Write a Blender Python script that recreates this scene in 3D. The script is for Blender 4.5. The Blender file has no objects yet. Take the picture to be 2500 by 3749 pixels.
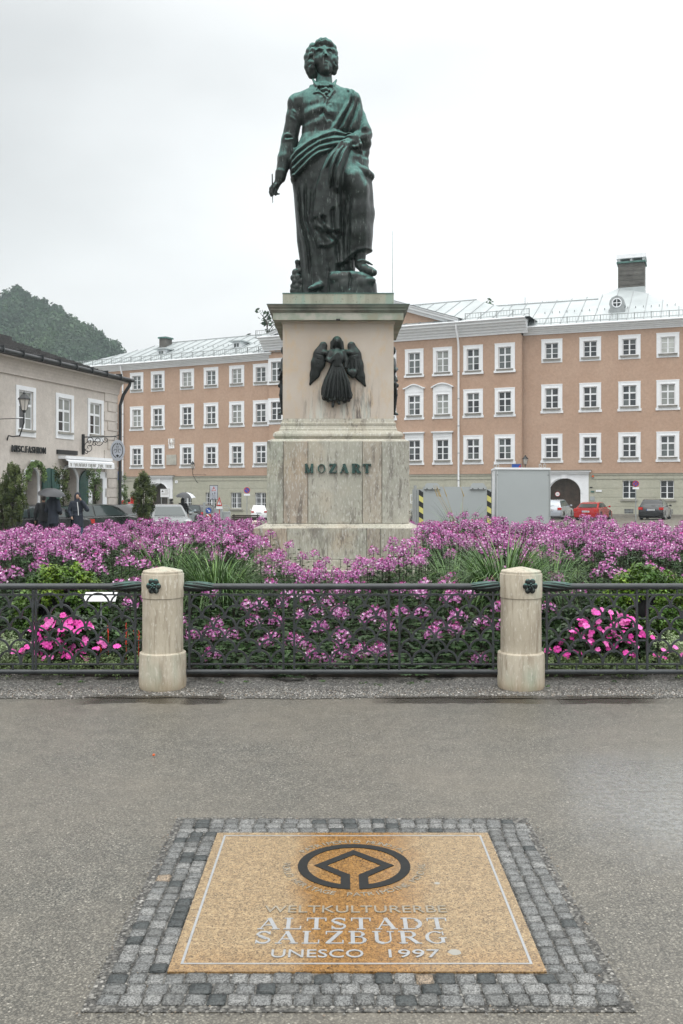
import bpy, math, random
import numpy as np
from mathutils import Vector, Matrix
random.seed(7); rng = np.random.default_rng(7)
S = bpy.context.scene; COL = S.collection
R = math.radians; PI = math.pi
# photograph geometry: level camera, horizon at y=1790 of 3749, focal length 3450 px of 2500
F = 3450.; HZ = 1790.; CX = 1250.; EH = 1.6
# ---------------- camera ----------------
cam = bpy.data.cameras.new('camera'); camo = bpy.data.objects.new('camera', cam); COL.objects.link(camo)
camo.location = (0, 0, EH); camo.rotation_euler = (PI/2, 0, 0)
cam.sensor_fit = 'HORIZONTAL'; cam.sensor_width = 36.; cam.lens = 36.*F/2500.; cam.shift_y = -(1874.5-HZ)/2500.
cam.clip_start = .1; cam.clip_end = 3000.
S.camera = camo
# ---------------- sky ----------------
SUN_EL, SUN_AZ = R(62), R(205)
W = bpy.data.worlds.new('World'); S.world = W; W.use_nodes = True
nt = W.node_tree; nt.nodes.clear(); N = nt.nodes.new; L = nt.links.new
out = N('ShaderNodeOutputWorld'); bg = N('ShaderNodeBackground'); bg.inputs['Strength'].default_value = .1
sky = N('ShaderNodeTexSky'); sky.sky_type = 'NISHITA'; sky.sun_disc = False
sky.sun_elevation = SUN_EL; sky.sun_rotation = SUN_AZ; sky.air_density = 1.; sky.dust_density = 3.
tc = N('ShaderNodeTexCoord'); sp = N('ShaderNodeSeparateXYZ'); L(tc.outputs['Generated'], sp.inputs[0])
ramp = N('ShaderNodeValToRGB'); L(sp.outputs['Z'], ramp.inputs[0])     # overcast luminance by height (bright overhead)
e = ramp.color_ramp.elements
e[0].position = 0.; e[0].color = (1.0, 1.015, 1.02, 1); e[1].position = 1.; e[1].color = (2.5, 2.5, 2.45, 1)
for p, c in ((.22, (.99, 1.01, 1.015)), (.42, (.96, .985, .995)), (.7, (1.8, 1.82, 1.82))):
    q = e.new(p); q.color = (*c, 1)
mp = N('ShaderNodeMapping'); mp.inputs['Scale'].default_value = (1., 1., 2.2); mp.inputs['Location'].default_value = (3.1, .4, .2); L(tc.outputs['Generated'], mp.inputs[0])
nz = N('ShaderNodeTexNoise'); nz.inputs['Scale'].default_value = 1.6; nz.inputs['Detail'].default_value = 5.; nz.inputs['Roughness'].default_value = .45; L(mp.outputs[0], nz.inputs[0])
cr = N('ShaderNodeMapRange'); cr.inputs[1].default_value = .36; cr.inputs[2].default_value = .64; cr.inputs[3].default_value = .84; cr.inputs[4].default_value = 1.14; L(nz.outputs[0], cr.inputs[0])
# the cloud is thicker and greyer towards the left of the square, thin to the right
gx = N('ShaderNodeMapRange'); gx.inputs[1].default_value = -.35; gx.inputs[2].default_value = .25; gx.inputs[3].default_value = .84; gx.inputs[4].default_value = 1.2; L(sp.outputs['X'], gx.inputs[0])
m1 = N('ShaderNodeMath'); m1.operation = 'MULTIPLY'; L(cr.outputs[0], m1.inputs[0]); L(gx.outputs[0], m1.inputs[1])
m2 = N('ShaderNodeMath'); m2.operation = 'MULTIPLY'; m2.inputs[1].default_value = 10.; L(m1.outputs[0], m2.inputs[0])
vs = N('ShaderNodeVectorMath'); vs.operation = 'SCALE'; L(ramp.outputs[0], vs.inputs[0]); L(m2.outputs[0], vs.inputs[3])
mx = N('ShaderNodeMix'); mx.data_type = 'RGBA'; mx.inputs[0].default_value = .95
L(sky.outputs[0], mx.inputs[6]); L(vs.outputs[0], mx.inputs[7]); L(mx.outputs[2], bg.inputs[0]); L(bg.outputs[0], out.inputs[0])
# ---------------- sun behind the overcast ----------------
sl = bpy.data.lights.new('sun', 'SUN'); sl.energy = 1.1; sl.angle = R(50); sl.color = (1., .98, .95)
so = bpy.data.objects.new('sun', sl); COL.objects.link(so)
sd = Vector((math.sin(SUN_AZ)*math.cos(SUN_EL), math.cos(SUN_AZ)*math.cos(SUN_EL), math.sin(SUN_EL)))
so.rotation_euler = sd.to_track_quat('Z', 'Y').to_euler(); so.location = (0, 0, 60)
S.view_settings.view_transform = 'Standard'; S.view_settings.look = 'None'; S.view_settings.gamma = 1.; S.view_settings.exposure = .12
S.view_settings.use_curve_mapping = False
S.cycles.max_bounces = 6; S.cycles.diffuse_bounces = 3; S.cycles.glossy_bounces = 3; S.cycles.volume_bounces = 0; S.cycles.transparent_max_bounces = 4
S.cycles.use_denoising = True

# ---------------- helpers ----------------
def G(x, y):                                   # ground height of the square
    t = max(0., y-18.)
    t = min(t, 90.)
    return -.0165*t + .012*max(-30, min(30, x))*min(1., t/20.)
def PX(x, y, Y): return Vector(((x-CX)/F*Y, Y, EH-(y-HZ)/F*Y))
def tag(o, label=None, cat=None, group=None, kind=None):
    if label: o['label'] = label
    if cat: o['category'] = cat
    if group: o['group'] = group
    if kind: o['kind'] = kind
    return o
def thing(name, label, cat, loc=(0, 0, 0), rotz=0., group=None):
    o = bpy.data.objects.new(name, None); COL.objects.link(o); o.empty_display_size = .2
    o.location = loc; o.rotation_euler = (0, 0, rotz); return tag(o, label, cat, group)
def link(name, me, parent=None, loc=(0, 0, 0), rotz=0., rot=None):
    o = bpy.data.objects.new(name, me); COL.objects.link(o)
    if parent is not None: o.parent = parent
    o.location = loc; o.rotation_euler = rot if rot else (0, 0, rotz); return o
def copy_tree(o, parent=None):
    c = o.copy(); COL.objects.link(c)
    if parent is not None: c.parent = parent
    for ch in o.children: copy_tree(ch, c)
    return c
class MB:
    def __init__(s): s.v = []; s.f = []; s.m = []
    def add(s, vs, fs, m=0, M=None):
        b = len(s.v)
        for p in vs:
            s.v.append(tuple(M @ Vector(p)) if M is not None else tuple(p))
        for f in fs: s.f.append(tuple(b+i for i in f)); s.m.append(m)
        return s
    def box(s, x0, x1, y0, y1, z0, z1, m=0, M=None):
        return s.add([(x0,y0,z0),(x1,y0,z0),(x1,y1,z0),(x0,y1,z0),(x0,y0,z1),(x1,y0,z1),(x1,y1,z1),(x0,y1,z1)],
                     [(0,3,2,1),(4,5,6,7),(0,1,5,4),(1,2,6,5),(2,3,7,6),(3,0,4,7)], m, M)
    def prism(s, poly, y0, y1, m=0, M=None):     # poly of (x,z), counter-clockwise seen from -y; y0 front
        n = len(poly)
        vs = [(p[0], y0, p[1]) for p in poly]+[(p[0], y1, p[1]) for p in poly]
        fs = [tuple(range(n)), tuple(range(2*n-1, n-1, -1))]+[(i, i+n, (i+1) % n+n, (i+1) % n) for i in range(n)]
        return s.add(vs, fs, m, M)
    def strip(s, outer, inner, y0, y1, m=0, closed=True, M=None):   # band between two equal-length polylines
        n = len(outer); rr = range(n if closed else n-1)
        vs = [(p[0], y0, p[1]) for p in outer]+[(p[0], y0, p[1]) for p in inner]+[(p[0], y1, p[1]) for p in outer]+[(p[0], y1, p[1]) for p in inner]
        fs = []
        for i in rr:
            j = (i+1) % n
            fs += [(i, j, n+j, n+i), (2*n+i, 3*n+i, 3*n+j, 2*n+j), (i, 2*n+i, 2*n+j, j), (n+i, n+j, 3*n+j, 3*n+i)]
        if not closed: fs += [(0, n, 3*n, 2*n), (n-1, 3*n-1, 4*n-1, 2*n-1)]
        return s.add(vs, fs, m, M)
    def lathe(s, prof, n=24, m=0, M=None, cap=True):
        vs = []; fs = []
        for r, z in prof:
            for i in range(n): a = 2*PI*i/n; vs.append((r*math.cos(a), r*math.sin(a), z))
        for k in range(len(prof)-1):
            for i in range(n):
                j = (i+1) % n; fs.append((k*n+i, k*n+j, (k+1)*n+j, (k+1)*n+i))
        if cap: fs.append(tuple(range(n-1, -1, -1))); fs.append(tuple((len(prof)-1)*n+i for i in range(n)))
        return s.add(vs, fs, m, M)
    def tube(s, pts, r, n=6, m=0, M=None, closed=False):
        pts = [Vector(p) for p in pts]; rs = r if hasattr(r, '__len__') else [r]*len(pts)
        vs = []; fs = []; K = len(pts)
        up = None
        for k in range(K):
            if closed: d = pts[(k+1) % K]-pts[k-1]
            else: d = pts[min(k+1, K-1)]-pts[max(k-1, 0)]
            d.normalize()
            if up is None: up = Vector((0, 0, 1)) if abs(d.z) < .9 else Vector((1, 0, 0))
            a = d.cross(up); a.normalize(); b = a.cross(d); up = b
            for i in range(n):
                t = 2*PI*i/n+PI/n; vs.append(pts[k]+(a*math.cos(t)+b*math.sin(t))*rs[k])
        for k in range(K if closed else K-1):
            k2 = (k+1) % K
            for i in range(n):
                j = (i+1) % n; fs.append((k*n+i, k*n+j, k2*n+j, k2*n+i))
        if not closed: fs.append(tuple(range(n-1, -1, -1))); fs.append(tuple((K-1)*n+i for i in range(n)))
        return s.add(vs, fs, m, M)
    def sphere(s, c, r, nu=10, nv=6, m=0):
        r = r if hasattr(r, '__len__') else (r, r, r)
        prof = [(math.sin(PI*k/nv), -math.cos(PI*k/nv)) for k in range(nv+1)]
        vs = []; fs = []
        for a, z in prof:
            for i in range(nu): t = 2*PI*i/nu; vs.append((c[0]+r[0]*max(a, .001)*math.cos(t), c[1]+r[1]*max(a, .001)*math.sin(t), c[2]+r[2]*z))
        for k in range(nv):
            for i in range(nu): j = (i+1) % nu; fs.append((k*nu+i, k*nu+j, (k+1)*nu+j, (k+1)*nu+i))
        return s.add(vs, fs, m)
    def mesh(s, name, mats, smooth=None):
        me = bpy.data.meshes.new(name); me.from_pydata(s.v, [], s.f)
        for q in (mats if isinstance(mats, (list, tuple)) else [mats]): me.materials.append(q)
        me.polygons.foreach_set('material_index', s.m)
        if smooth is not None:
            me.polygons.foreach_set('use_smooth', [True]*len(s.f)); me.set_sharp_from_angle(angle=R(smooth))
        me.validate(); me.update(); return me
    def build(s, name, mats, parent=None, smooth=None, loc=(0, 0, 0), rotz=0., rot=None, world=False):
        if world and parent is not None:
            p = parent.location; s.v = [(a-p.x, b-p.y, c-p.z) for a, b, c in s.v]
        return link(name, s.mesh(name, mats, smooth), parent, loc, rotz, rot)
def np_mesh(name, V, Fc, mats, mi=None, smooth=False, col=None):
    me = bpy.data.meshes.new(name); nf, k = Fc.shape
    me.vertices.add(len(V)); me.vertices.foreach_set('co', np.ascontiguousarray(V, dtype=np.float32).ravel())
    me.loops.add(nf*k); me.loops.foreach_set('vertex_index', np.ascontiguousarray(Fc, dtype=np.int32).ravel())
    me.polygons.add(nf); me.polygons.foreach_set('loop_start', np.arange(0, nf*k, k, dtype=np.int32))
    for q in (mats if isinstance(mats, (list, tuple)) else [mats]): me.materials.append(q)
    if mi is not None: me.polygons.foreach_set('material_index', np.ascontiguousarray(mi, dtype=np.int32))
    if smooth: me.polygons.foreach_set('use_smooth', np.ones(nf, dtype=bool))
    if col is not None:
        at = me.color_attributes.new('tint', 'FLOAT_COLOR', 'POINT')
        c4 = np.ones((len(V), 4), dtype=np.float32); c4[:, :3] = col; at.data.foreach_set('color', c4.ravel())
    me.update(calc_edges=True); me.validate(); return me
# ---------------- materials ----------------
class NT:
    def __init__(s, name):
        s.mat = bpy.data.materials.new(name); s.mat.use_nodes = True; s.t = s.mat.node_tree; s.b = s.t.nodes['Principled BSDF']
        s.tc = s.t.nodes.new('ShaderNodeTexCoord'); s.geo = s.t.nodes.new('ShaderNodeNewGeometry')
    def n(s, ty, **kw):
        q = s.t.nodes.new('ShaderNode'+ty)
        for k, v in kw.items(): setattr(q, k, v)
        return q
    def l(s, a, b): s.t.links.new(a, b); return s
    def val(s, sock, v):
        if isinstance(v, (int, float, tuple, list)): sock.default_value = v
        else: s.l(v, sock)
    def noise(s, sc, vec=None, detail=4., rough=.55, stretch=None, dist=0.):
        q = s.n('TexNoise'); q.inputs['Scale'].default_value = sc; q.inputs['Detail'].default_value = detail; q.inputs['Roughness'].default_value = rough; q.inputs['Distortion'].default_value = dist
        v = vec or s.geo.outputs['Position']
        if stretch:
            m = s.n('Mapping'); m.inputs['Scale'].default_value = stretch; s.l(v, m.inputs[0]); v = m.outputs[0]
        s.l(v, q.inputs['Vector']); return q.outputs[0]
    def vor(s, sc, vec=None, feature='F1', rnd=1.):
        q = s.n('TexVoronoi'); q.feature = feature; q.inputs['Scale'].default_value = sc; q.inputs['Randomness'].default_value = rnd
        s.l(vec or s.geo.outputs['Position'], q.inputs['Vector']); return q
    def ramp(s, f, stops, interp='LINEAR'):
        q = s.n('ValToRGB'); q.color_ramp.interpolation = interp; el = q.color_ramp.elements
        for i, (p, c) in enumerate(stops):
            c = c if hasattr(c, '__len__') else (c, c, c)
            e_ = el[i] if i < 2 else el.new(p)
            e_.position = p; e_.color = (*c[:3], 1)
        s.l(f, q.inputs[0]); return q.outputs[0]
    def mix(s, f, a, b, mode='MIX'):
        q = s.n('Mix'); q.data_type = 'RGBA'; q.blend_type = mode
        s.val(q.inputs[0], f)
        for i, v in ((6, a), (7, b)):
            if isinstance(v, tuple): q.inputs[i].default_value = (*v[:3], 1)
            else: s.l(v, q.inputs[i])
        return q.outputs[2]
    def math(s, op, a, b=0., clamp=False):
        q = s.n('Math'); q.operation = op; q.use_clamp = clamp; s.val(q.inputs[0], a); s.val(q.inputs[1], b); return q.outputs[0]
    def rng(s, f, a, b, c=0., d=1.):
        q = s.n('MapRange'); s.l(f, q.inputs[0])
        for i, v in enumerate((a, b, c, d)): q.inputs[i+1].default_value = v
        return q.outputs[0]
    def bump(s, h, st=.5, dist=.01, prev=None):
        q = s.n('Bump'); q.inputs['Strength'].default_value = st; q.inputs['Distance'].default_value = dist; s.l(h, q.inputs['Height'])
        if prev is not None: s.l(prev, q.inputs['Normal'])
        return q.outputs[0]
    def set(s, col=None, rough=None, metal=None, normal=None, spec=None, coat=None):
        b = s.b
        if col is not None: s.val(b.inputs['Base Color'], (*col, 1) if isinstance(col, tuple) else col)
        if rough is not None: s.val(b.inputs['Roughness'], rough)
        if metal is not None: s.val(b.inputs['Metallic'], metal)
        if spec is not None: s.val(b.inputs['Specular IOR Level'], spec)
        if coat is not None: s.val(b.inputs['Coat Weight'], coat)
        if normal is not None: s.l(normal, b.inputs['Normal'])
        return s.mat
def plain(name, col, rough=.6, metal=0., var=.15, sc=3., bump=0., bsc=60., coat=None, spec=None, obj=False):
    t = NT(name); vec = t.tc.outputs['Object'] if obj else None
    c = t.mix(t.ramp(t.noise(sc, vec), [(.3, 0.), (.7, 1.)]), tuple(k*(1-var) for k in col), tuple(min(1, k*(1+var)) for k in col))
    nrm = t.bump(t.noise(bsc, vec, 3), bump, .004) if bump else None
    return t.set(c, rough, metal, nrm, spec, coat)
M = {}
def m_asphalt():
    t = NT('wet_asphalt'); pos = t.geo.outputs['Position']
    v = t.vor(140.); v2 = t.vor(70.); lum = t.n('RGBToBW'); t.l(v.outputs['Color'], lum.inputs[0])
    chips = t.ramp(lum.outputs[0], [(.15, (.065, .065, .058)), (.5, (.125, .123, .109)), (.82, (.20, .195, .17)), (.97, (.40, .39, .35))])
    gap = t.ramp(v.outputs['Distance'], [(.3, 1.), (.75, .45)])
    c = t.mix(1., chips, gap, 'MULTIPLY')
    big = t.noise(.55, detail=5, rough=.6); mid = t.noise(7., detail=4)
    c = t.mix(t.rng(big, .38, .62, 0., .5), c, (.155, .142, .118), 'MIX')
    c = t.mix(1., c, t.ramp(mid, [(.3, .88), (.7, 1.12)]), 'MULTIPLY')
    c = t.mix(1., c, (1.10, 1.06, 1.015), 'MULTIPLY'); c = t.mix(t.rng(t.noise(1.7, detail=7, rough=.7), .56, .72, 0., .3), c, (.085, .082, .072))
    # standing wet film where the surface dips (broad, irregular, stronger to the right and by the kerb line)
    sx = t.n('SeparateXYZ'); t.l(pos, sx.inputs[0])
    wx = t.math('ADD', t.rng(sx.outputs[0], .5, 2.0, -.2, .14), t.math('MULTIPLY', t.math('MULTIPLY', t.rng(sx.outputs[1], 5.9, 5.2), t.rng(sx.outputs[1], 3.4, 4.4)), t.rng(sx.outputs[0], .8, 1.6, 0., .26))); wx = t.math('SUBTRACT', wx, t.rng(sx.outputs[1], 5.5, 6.3, 0., .3))
    wet = t.math('ADD', t.noise(.8, detail=6, rough=.62, stretch=(1., .6, 1.)), wx)
    wetm = t.math('MULTIPLY', t.rng(wet, .5, .86), t.rng(t.noise(26., detail=5, rough=.7), .38, .6, .25, 1.))
    c = t.mix(t.math('MULTIPLY', wetm, .35), c, (.09, .088, .08))
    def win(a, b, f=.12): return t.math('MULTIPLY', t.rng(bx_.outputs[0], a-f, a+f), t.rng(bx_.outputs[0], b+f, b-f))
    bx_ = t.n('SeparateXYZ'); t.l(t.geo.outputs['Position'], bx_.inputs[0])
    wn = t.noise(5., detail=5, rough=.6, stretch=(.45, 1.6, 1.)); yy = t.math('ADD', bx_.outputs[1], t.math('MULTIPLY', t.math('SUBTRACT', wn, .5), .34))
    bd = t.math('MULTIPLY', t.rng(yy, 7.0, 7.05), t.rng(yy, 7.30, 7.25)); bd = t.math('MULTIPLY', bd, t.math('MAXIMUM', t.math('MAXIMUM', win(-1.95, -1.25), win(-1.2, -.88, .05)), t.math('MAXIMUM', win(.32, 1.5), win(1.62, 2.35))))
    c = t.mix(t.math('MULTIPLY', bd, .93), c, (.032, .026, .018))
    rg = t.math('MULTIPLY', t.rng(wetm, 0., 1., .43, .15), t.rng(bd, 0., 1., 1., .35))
    b1 = t.bump(t.math('MULTIPLY', v.outputs['Distance'], t.rng(wetm, 0., 1., 1., .35)), .5, .003)
    M['asphalt'] = t.set(c, rg, 0., b1, t.rng(wetm, 0., 1., .5, 1.), wetm); t.b.inputs['Coat Roughness'].default_value = .2
def m_gravel():
    t = NT('gravel'); v = t.vor(75.); lum = t.n('RGBToBW'); t.l(v.outputs['Color'], lum.inputs[0])
    c = t.ramp(lum.outputs[0], [(.1, (.05, .048, .044)), (.5, (.125, .12, .108)), (.8, (.28, .27, .245)), (1., (.55, .53, .49))])
    c = t.mix(1., c, t.ramp(v.outputs['Distance'], [(.25, 1.), (.8, .35)]), 'MULTIPLY')
    c = t.mix(1., c, t.ramp(t.noise(2.2), [(.3, .75), (.7, 1.1)]), 'MULTIPLY')
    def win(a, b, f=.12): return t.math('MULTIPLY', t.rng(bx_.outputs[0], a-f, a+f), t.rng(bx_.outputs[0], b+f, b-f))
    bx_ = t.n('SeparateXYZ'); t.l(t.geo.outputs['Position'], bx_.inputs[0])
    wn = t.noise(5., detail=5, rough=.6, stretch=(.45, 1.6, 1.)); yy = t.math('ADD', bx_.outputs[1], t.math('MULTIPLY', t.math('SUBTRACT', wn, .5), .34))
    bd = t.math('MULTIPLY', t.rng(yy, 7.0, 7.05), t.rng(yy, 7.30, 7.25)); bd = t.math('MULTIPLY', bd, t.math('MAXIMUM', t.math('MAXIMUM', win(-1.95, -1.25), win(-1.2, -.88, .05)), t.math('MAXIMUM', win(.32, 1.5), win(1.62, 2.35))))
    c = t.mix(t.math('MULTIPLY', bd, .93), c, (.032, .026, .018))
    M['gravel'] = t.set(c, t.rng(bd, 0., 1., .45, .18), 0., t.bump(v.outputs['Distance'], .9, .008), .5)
def m_stone():
    t = NT('weathered_limestone'); pos = t.geo.outputs['Position']
    oi = t.n('ObjectInfo'); blk = oi.outputs['Color']
    base = t.mix(1., blk, t.ramp(t.noise(1.3, detail=6, rough=.6), [(.3, .85), (.7, 1.15)]), 'MULTIPLY')
    warm = t.rng(t.noise(.8, detail=3, dist=.4), .55, .7); base = t.mix(t.math('MULTIPLY', warm, .45), base, (.50, .38, .25))
    green = t.rng(t.noise(1.1, detail=5, stretch=(1., 1., .35)), .5, .7); base = t.mix(t.math('MULTIPLY', green, .5), base, (.36, .40, .32))
    st = t.noise(9., detail=8, rough=.72, stretch=(1., 1., .16)); dk = t.rng(st, .50, .60)
    area = t.rng(t.noise(1.1, detail=3), .36, .55)
    base = t.mix(t.math('MULTIPLY', t.math('MULTIPLY', dk, area), .75), base, (.13, .115, .10))
    lt = t.rng(t.noise(42., detail=4, rough=.6, stretch=(1., 1., .3)), .54, .62)
    base = t.mix(t.math('MULTIPLY', lt, .6), base, (.60, .60, .55))
    fd = t.math('MULTIPLY', t.rng(t.noise(36., detail=4, stretch=(1., 1., .3)), .55, .64), t.rng(t.noise(1.9, detail=2), .42, .6)); base = t.mix(t.math('MULTIPLY', fd, .6), base, (.15, .13, .12))
    pit = t.rng(t.noise(60., detail=4), .62, .72); base = t.mix(t.math('MULTIPLY', pit, .5), base, (.2, .18, .15))
    M['stone'] = t.set(base, .7, 0., t.bump(t.noise(45., detail=6), .35, .006), .35)
    # paler block for the angel die, with warm mottling
    t = NT('pale_limestone')
    base = t.ramp(t.noise(.7, detail=5), [(.35, (.46, .39, .32)), (.6, (.55, .49, .42))])
    sp = t.rng(t.noise(11., detail=5, rough=.6, stretch=(1., 1., .45)), .5, .66); base = t.mix(t.math('MULTIPLY', sp, .38), base, (.56, .40, .22))
    dk = t.rng(t.noise(13., detail=8, rough=.72, stretch=(1., 1., .14)), .49, .62)
    sx = t.n('SeparateXYZ'); t.l(t.geo.outputs['Position'], sx.inputs[0])
    low = t.math('MULTIPLY', t.rng(sx.outputs[2], 3.45, 2.85), t.math('MULTIPLY', t.rng(sx.outputs[0], -.62, -.45), t.rng(sx.outputs[0], .6, .45)))          # rain streaks washed off the bronze relief collect on the lower block
    base = t.mix(t.math('MULTIPLY', t.math('MULTIPLY', dk, low), .95), base, (.10, .09, .085))
    lt = t.rng(t.noise(8., detail=7, rough=.6, stretch=(1.3, 1., .12)), .52, .66); base = t.mix(t.math('MULTIPLY', t.math('MULTIPLY', lt, low), .65), base, (.58, .62, .57))
    M['stone_pale'] = t.set(base, .7, 0., t.bump(t.noise(50., detail=5), .25, .005), .35)
    # cornice, dark crusted
    t = NT('crusted_stone'); base = t.ramp(t.noise(3., detail=6, stretch=(1., 1., .5)), [(.38, (.10, .095, .08)), (.6, (.25, .24, .20))])
    gr = t.rng(t.noise(1.7, detail=4), .5, .65); base = t.mix(t.math('MULTIPLY', gr, .5), base, (.20, .27, .22))
    M['stone_dark'] = t.set(base, .75, 0., t.bump(t.noise(50., detail=5), .3, .006))
    t = NT('attic_stone'); base = t.ramp(t.noise(5., detail=6, stretch=(1., 1., .12)), [(.35, (.27, .27, .21)), (.5, (.36, .35, .28)), (.62, (.27, .34, .28))]); base = t.mix(t.rng(t.noise(30., detail=5), .6, .75), base, (.16, .15, .12)); M['stone_attic'] = t.set(base, .7, 0., t.bump(t.noise(50., detail=5), .3, .006))
    t = NT('architrave_stone'); base = t.ramp(t.noise(3.2, detail=3), [(.42, (.33, .33, .25)), (.5, (.33, .37, .30)), (.6, (.46, .45, .39))])
    M['stone_arch'] = t.set(base, .7, 0., t.bump(t.noise(50., detail=5), .3, .006))
    # bollards
    t = NT('bollard_limestone'); o = t.tc.outputs['Object']
    oi = t.n('ObjectInfo'); vm = t.n('VectorMath'); vm.operation = 'ADD'; t.l(o, vm.inputs[0]); t.l(oi.outputs['Location'], vm.inputs[1]); o = vm.outputs[0]
    base = t.ramp(t.noise(3., o, 5), [(.3, (.40, .35, .27)), (.7, (.54, .49, .39))])
    dk = t.rng(t.noise(24., o, 7, .7, stretch=(1., 1., .12)), .48, .66); base = t.mix(t.math('MULTIPLY', dk, .65), base, (.22, .17, .12))
    g = t.rng(t.noise(3.6, o, 3, stretch=(1., 1., .25)), .5, .66); base = t.mix(t.math('MULTIPLY', g, .6), base, (.33, .43, .34))
    sx = t.n('SeparateXYZ'); t.l(t.tc.outputs['Object'], sx.inputs[0]); base = t.mix(t.math('MULTIPLY', t.rng(t.noise(60., o, 4, stretch=(1., 1., .3)), .58, .64), .5), base, (.66, .63, .55)); base = t.mix(t.math('MULTIPLY', t.rng(sx.outputs[2], .12, .0), .5), base, (.46, .34, .21))
    M['stone_bollard'] = t.set(base, .62, 0., t.bump(t.noise(60., o, 5), .3, .004))
def m_bronze():
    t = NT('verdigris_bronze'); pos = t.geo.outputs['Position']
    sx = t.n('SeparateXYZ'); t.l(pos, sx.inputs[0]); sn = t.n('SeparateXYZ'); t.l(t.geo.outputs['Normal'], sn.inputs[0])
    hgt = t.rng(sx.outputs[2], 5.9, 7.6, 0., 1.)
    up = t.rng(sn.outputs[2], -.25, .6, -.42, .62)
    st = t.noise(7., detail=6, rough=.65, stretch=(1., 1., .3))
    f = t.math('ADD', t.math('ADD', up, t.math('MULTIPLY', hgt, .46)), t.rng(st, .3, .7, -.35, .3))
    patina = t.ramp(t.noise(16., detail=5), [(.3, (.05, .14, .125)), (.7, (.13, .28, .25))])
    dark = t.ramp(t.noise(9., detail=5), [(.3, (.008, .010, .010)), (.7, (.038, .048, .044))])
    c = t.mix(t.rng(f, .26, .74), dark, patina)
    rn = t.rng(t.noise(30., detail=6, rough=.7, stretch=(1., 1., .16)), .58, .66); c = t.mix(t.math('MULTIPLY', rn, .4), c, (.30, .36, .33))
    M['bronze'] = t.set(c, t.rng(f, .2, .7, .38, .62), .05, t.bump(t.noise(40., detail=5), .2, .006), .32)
    t = NT('dark_bronze'); sn = t.n('SeparateXYZ'); t.l(t.geo.outputs['Normal'], sn.inputs[0])
    f = t.math('ADD', t.rng(sn.outputs[2], -.2, .9, -.25, .45), t.rng(t.noise(14., detail=5, stretch=(1., 1., .4)), .35, .7, 0., .35))
    c = t.mix(t.rng(f, .2, .7), (.018, .022, .021), (.055, .13, .11)); M['bronze_dark'] = t.set(c, .4, .3, t.bump(t.noise(60., detail=4), .2, .004), .5)
def m_wall(name, a, b, sc=.35, bsc=9., dirt=(.3, .28, .25)):
    t = NT(name); c = t.ramp(t.noise(sc, detail=7, rough=.6), [(.3, a), (.7, b)])
    c = t.mix(t.math('MULTIPLY', t.rng(t.noise(1.6, detail=6, stretch=(1., 1., .3)), .55, .75), .22), c, dirt)
    c = t.mix(1., c, t.ramp(t.noise(5., detail=8, rough=.75), [(.3, .86), (.7, 1.1)]), 'MULTIPLY')
    return t.set(c, .85, 0., t.bump(t.noise(bsc, detail=6), .5, .02), .25)
def m_leaf(name, a, b, c_, rough=.5, sc=6.):
    t = NT(name); oi = t.n('Attribute'); oi.attribute_name = 'tint'
    c = t.ramp(t.noise(sc, detail=4), [(.3, a), (.5, b), (.72, c_)])
    c = t.mix(1., c, oi.outputs['Color'], 'MULTIPLY')
    t.b.inputs['Subsurface Weight'].default_value = 0.
    return t.set(c, rough, 0., None, .35)
def m_glass(name, col, rough=.08, spec=.6):
    t = NT(name); c = t.mix(t.ramp(t.noise(.6, detail=3), [(.35, 0.), (.65, 1.)]), tuple(k*.75 for k in col), tuple(k*1.25 for k in col))
    return t.set(c, rough, 0., t.bump(t.noise(2., detail=2), .05, .02), spec)
m_asphalt(); m_gravel(); m_stone(); m_bronze()
M['salmon'] = m_wall('salmon_plaster', (.435, .295, .215), (.495, .35, .265), dirt=(.35, .26, .20))
M['sage'] = m_wall('sage_plaster', (.40, .40, .32), (.47, .46, .38))
M['cream'] = m_wall('pinkish_grey_plaster', (.53, .485, .44), (.62, .57, .52), .8, 14.)
M['bronze_letter'] = plain('green_bronze_letters', (.03, .075, .065), .5, var=.5, sc=14.)
M['white'] = plain('white_trim', (.82, .84, .86), .6, var=.04)
M['whitewood'] = plain('white_window_paint', (.8, .82, .84), .45, var=.04)
M['greytrim'] = plain('grey_sill', (.30, .29, .26), .7)
M['basestone'] = m_wall('grey_plinth_render', (.20, .185, .16), (.27, .25, .22))
t_ = NT('sheet_metal_roof'); c_ = t_.mix(t_.ramp(t_.noise(.5, detail=5, stretch=(1., 1., .4)), [(.3, 0.), (.7, 1.)]), (.35, .385, .39), (.47, .51, .515))
M['metalroof'] = t_.set(c_, .42, .15, t_.bump(t_.noise(3.), .1, .02))
M['seam'] = plain('roof_seam_metal', (.31, .33, .335), .5)
M['grey_sign'] = plain('pale_sign_enamel', (.46, .49, .55), .4)
M['shopglass'] = m_glass('shop_window_glass', (.05, .045, .04))
M['stone_plain'] = plain('pale_stone_tablet', (.42, .41, .36), .8)
M['slate'] = plain('dark_roof_tile', (.034, .032, .032), .55, var=.5, sc=4., bump=.4, bsc=20.)
M['darkmetal'] = plain('dark_metal', (.03, .033, .035), .4, .3, var=.2)
M['galv'] = plain('galvanised_metal', (.34, .36, .36), .45, .4)
M['glass_dark'] = m_glass('window_glass_dark', (.035, .04, .045))
M['glass_mid'] = m_glass('window_glass_sky_grey', (.11, .125, .125))  # grey base colour stands in for the sky mirrored in the panes
M['glass_light'] = m_glass('window_glass_curtained', (.26, .275, .26), .2)
M['glass_pale'] = m_glass('window_glass_blind', (.55, .57, .54), .2)
M['iron'] = plain('painted_cast_iron', (.030, .035, .038), .36, .1, var=.35, sc=8., bump=.25, bsc=90., spec=.6)
M['lampglass'] = plain('frosted_lamp_glass', (.55, .52, .48), .3)
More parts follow.
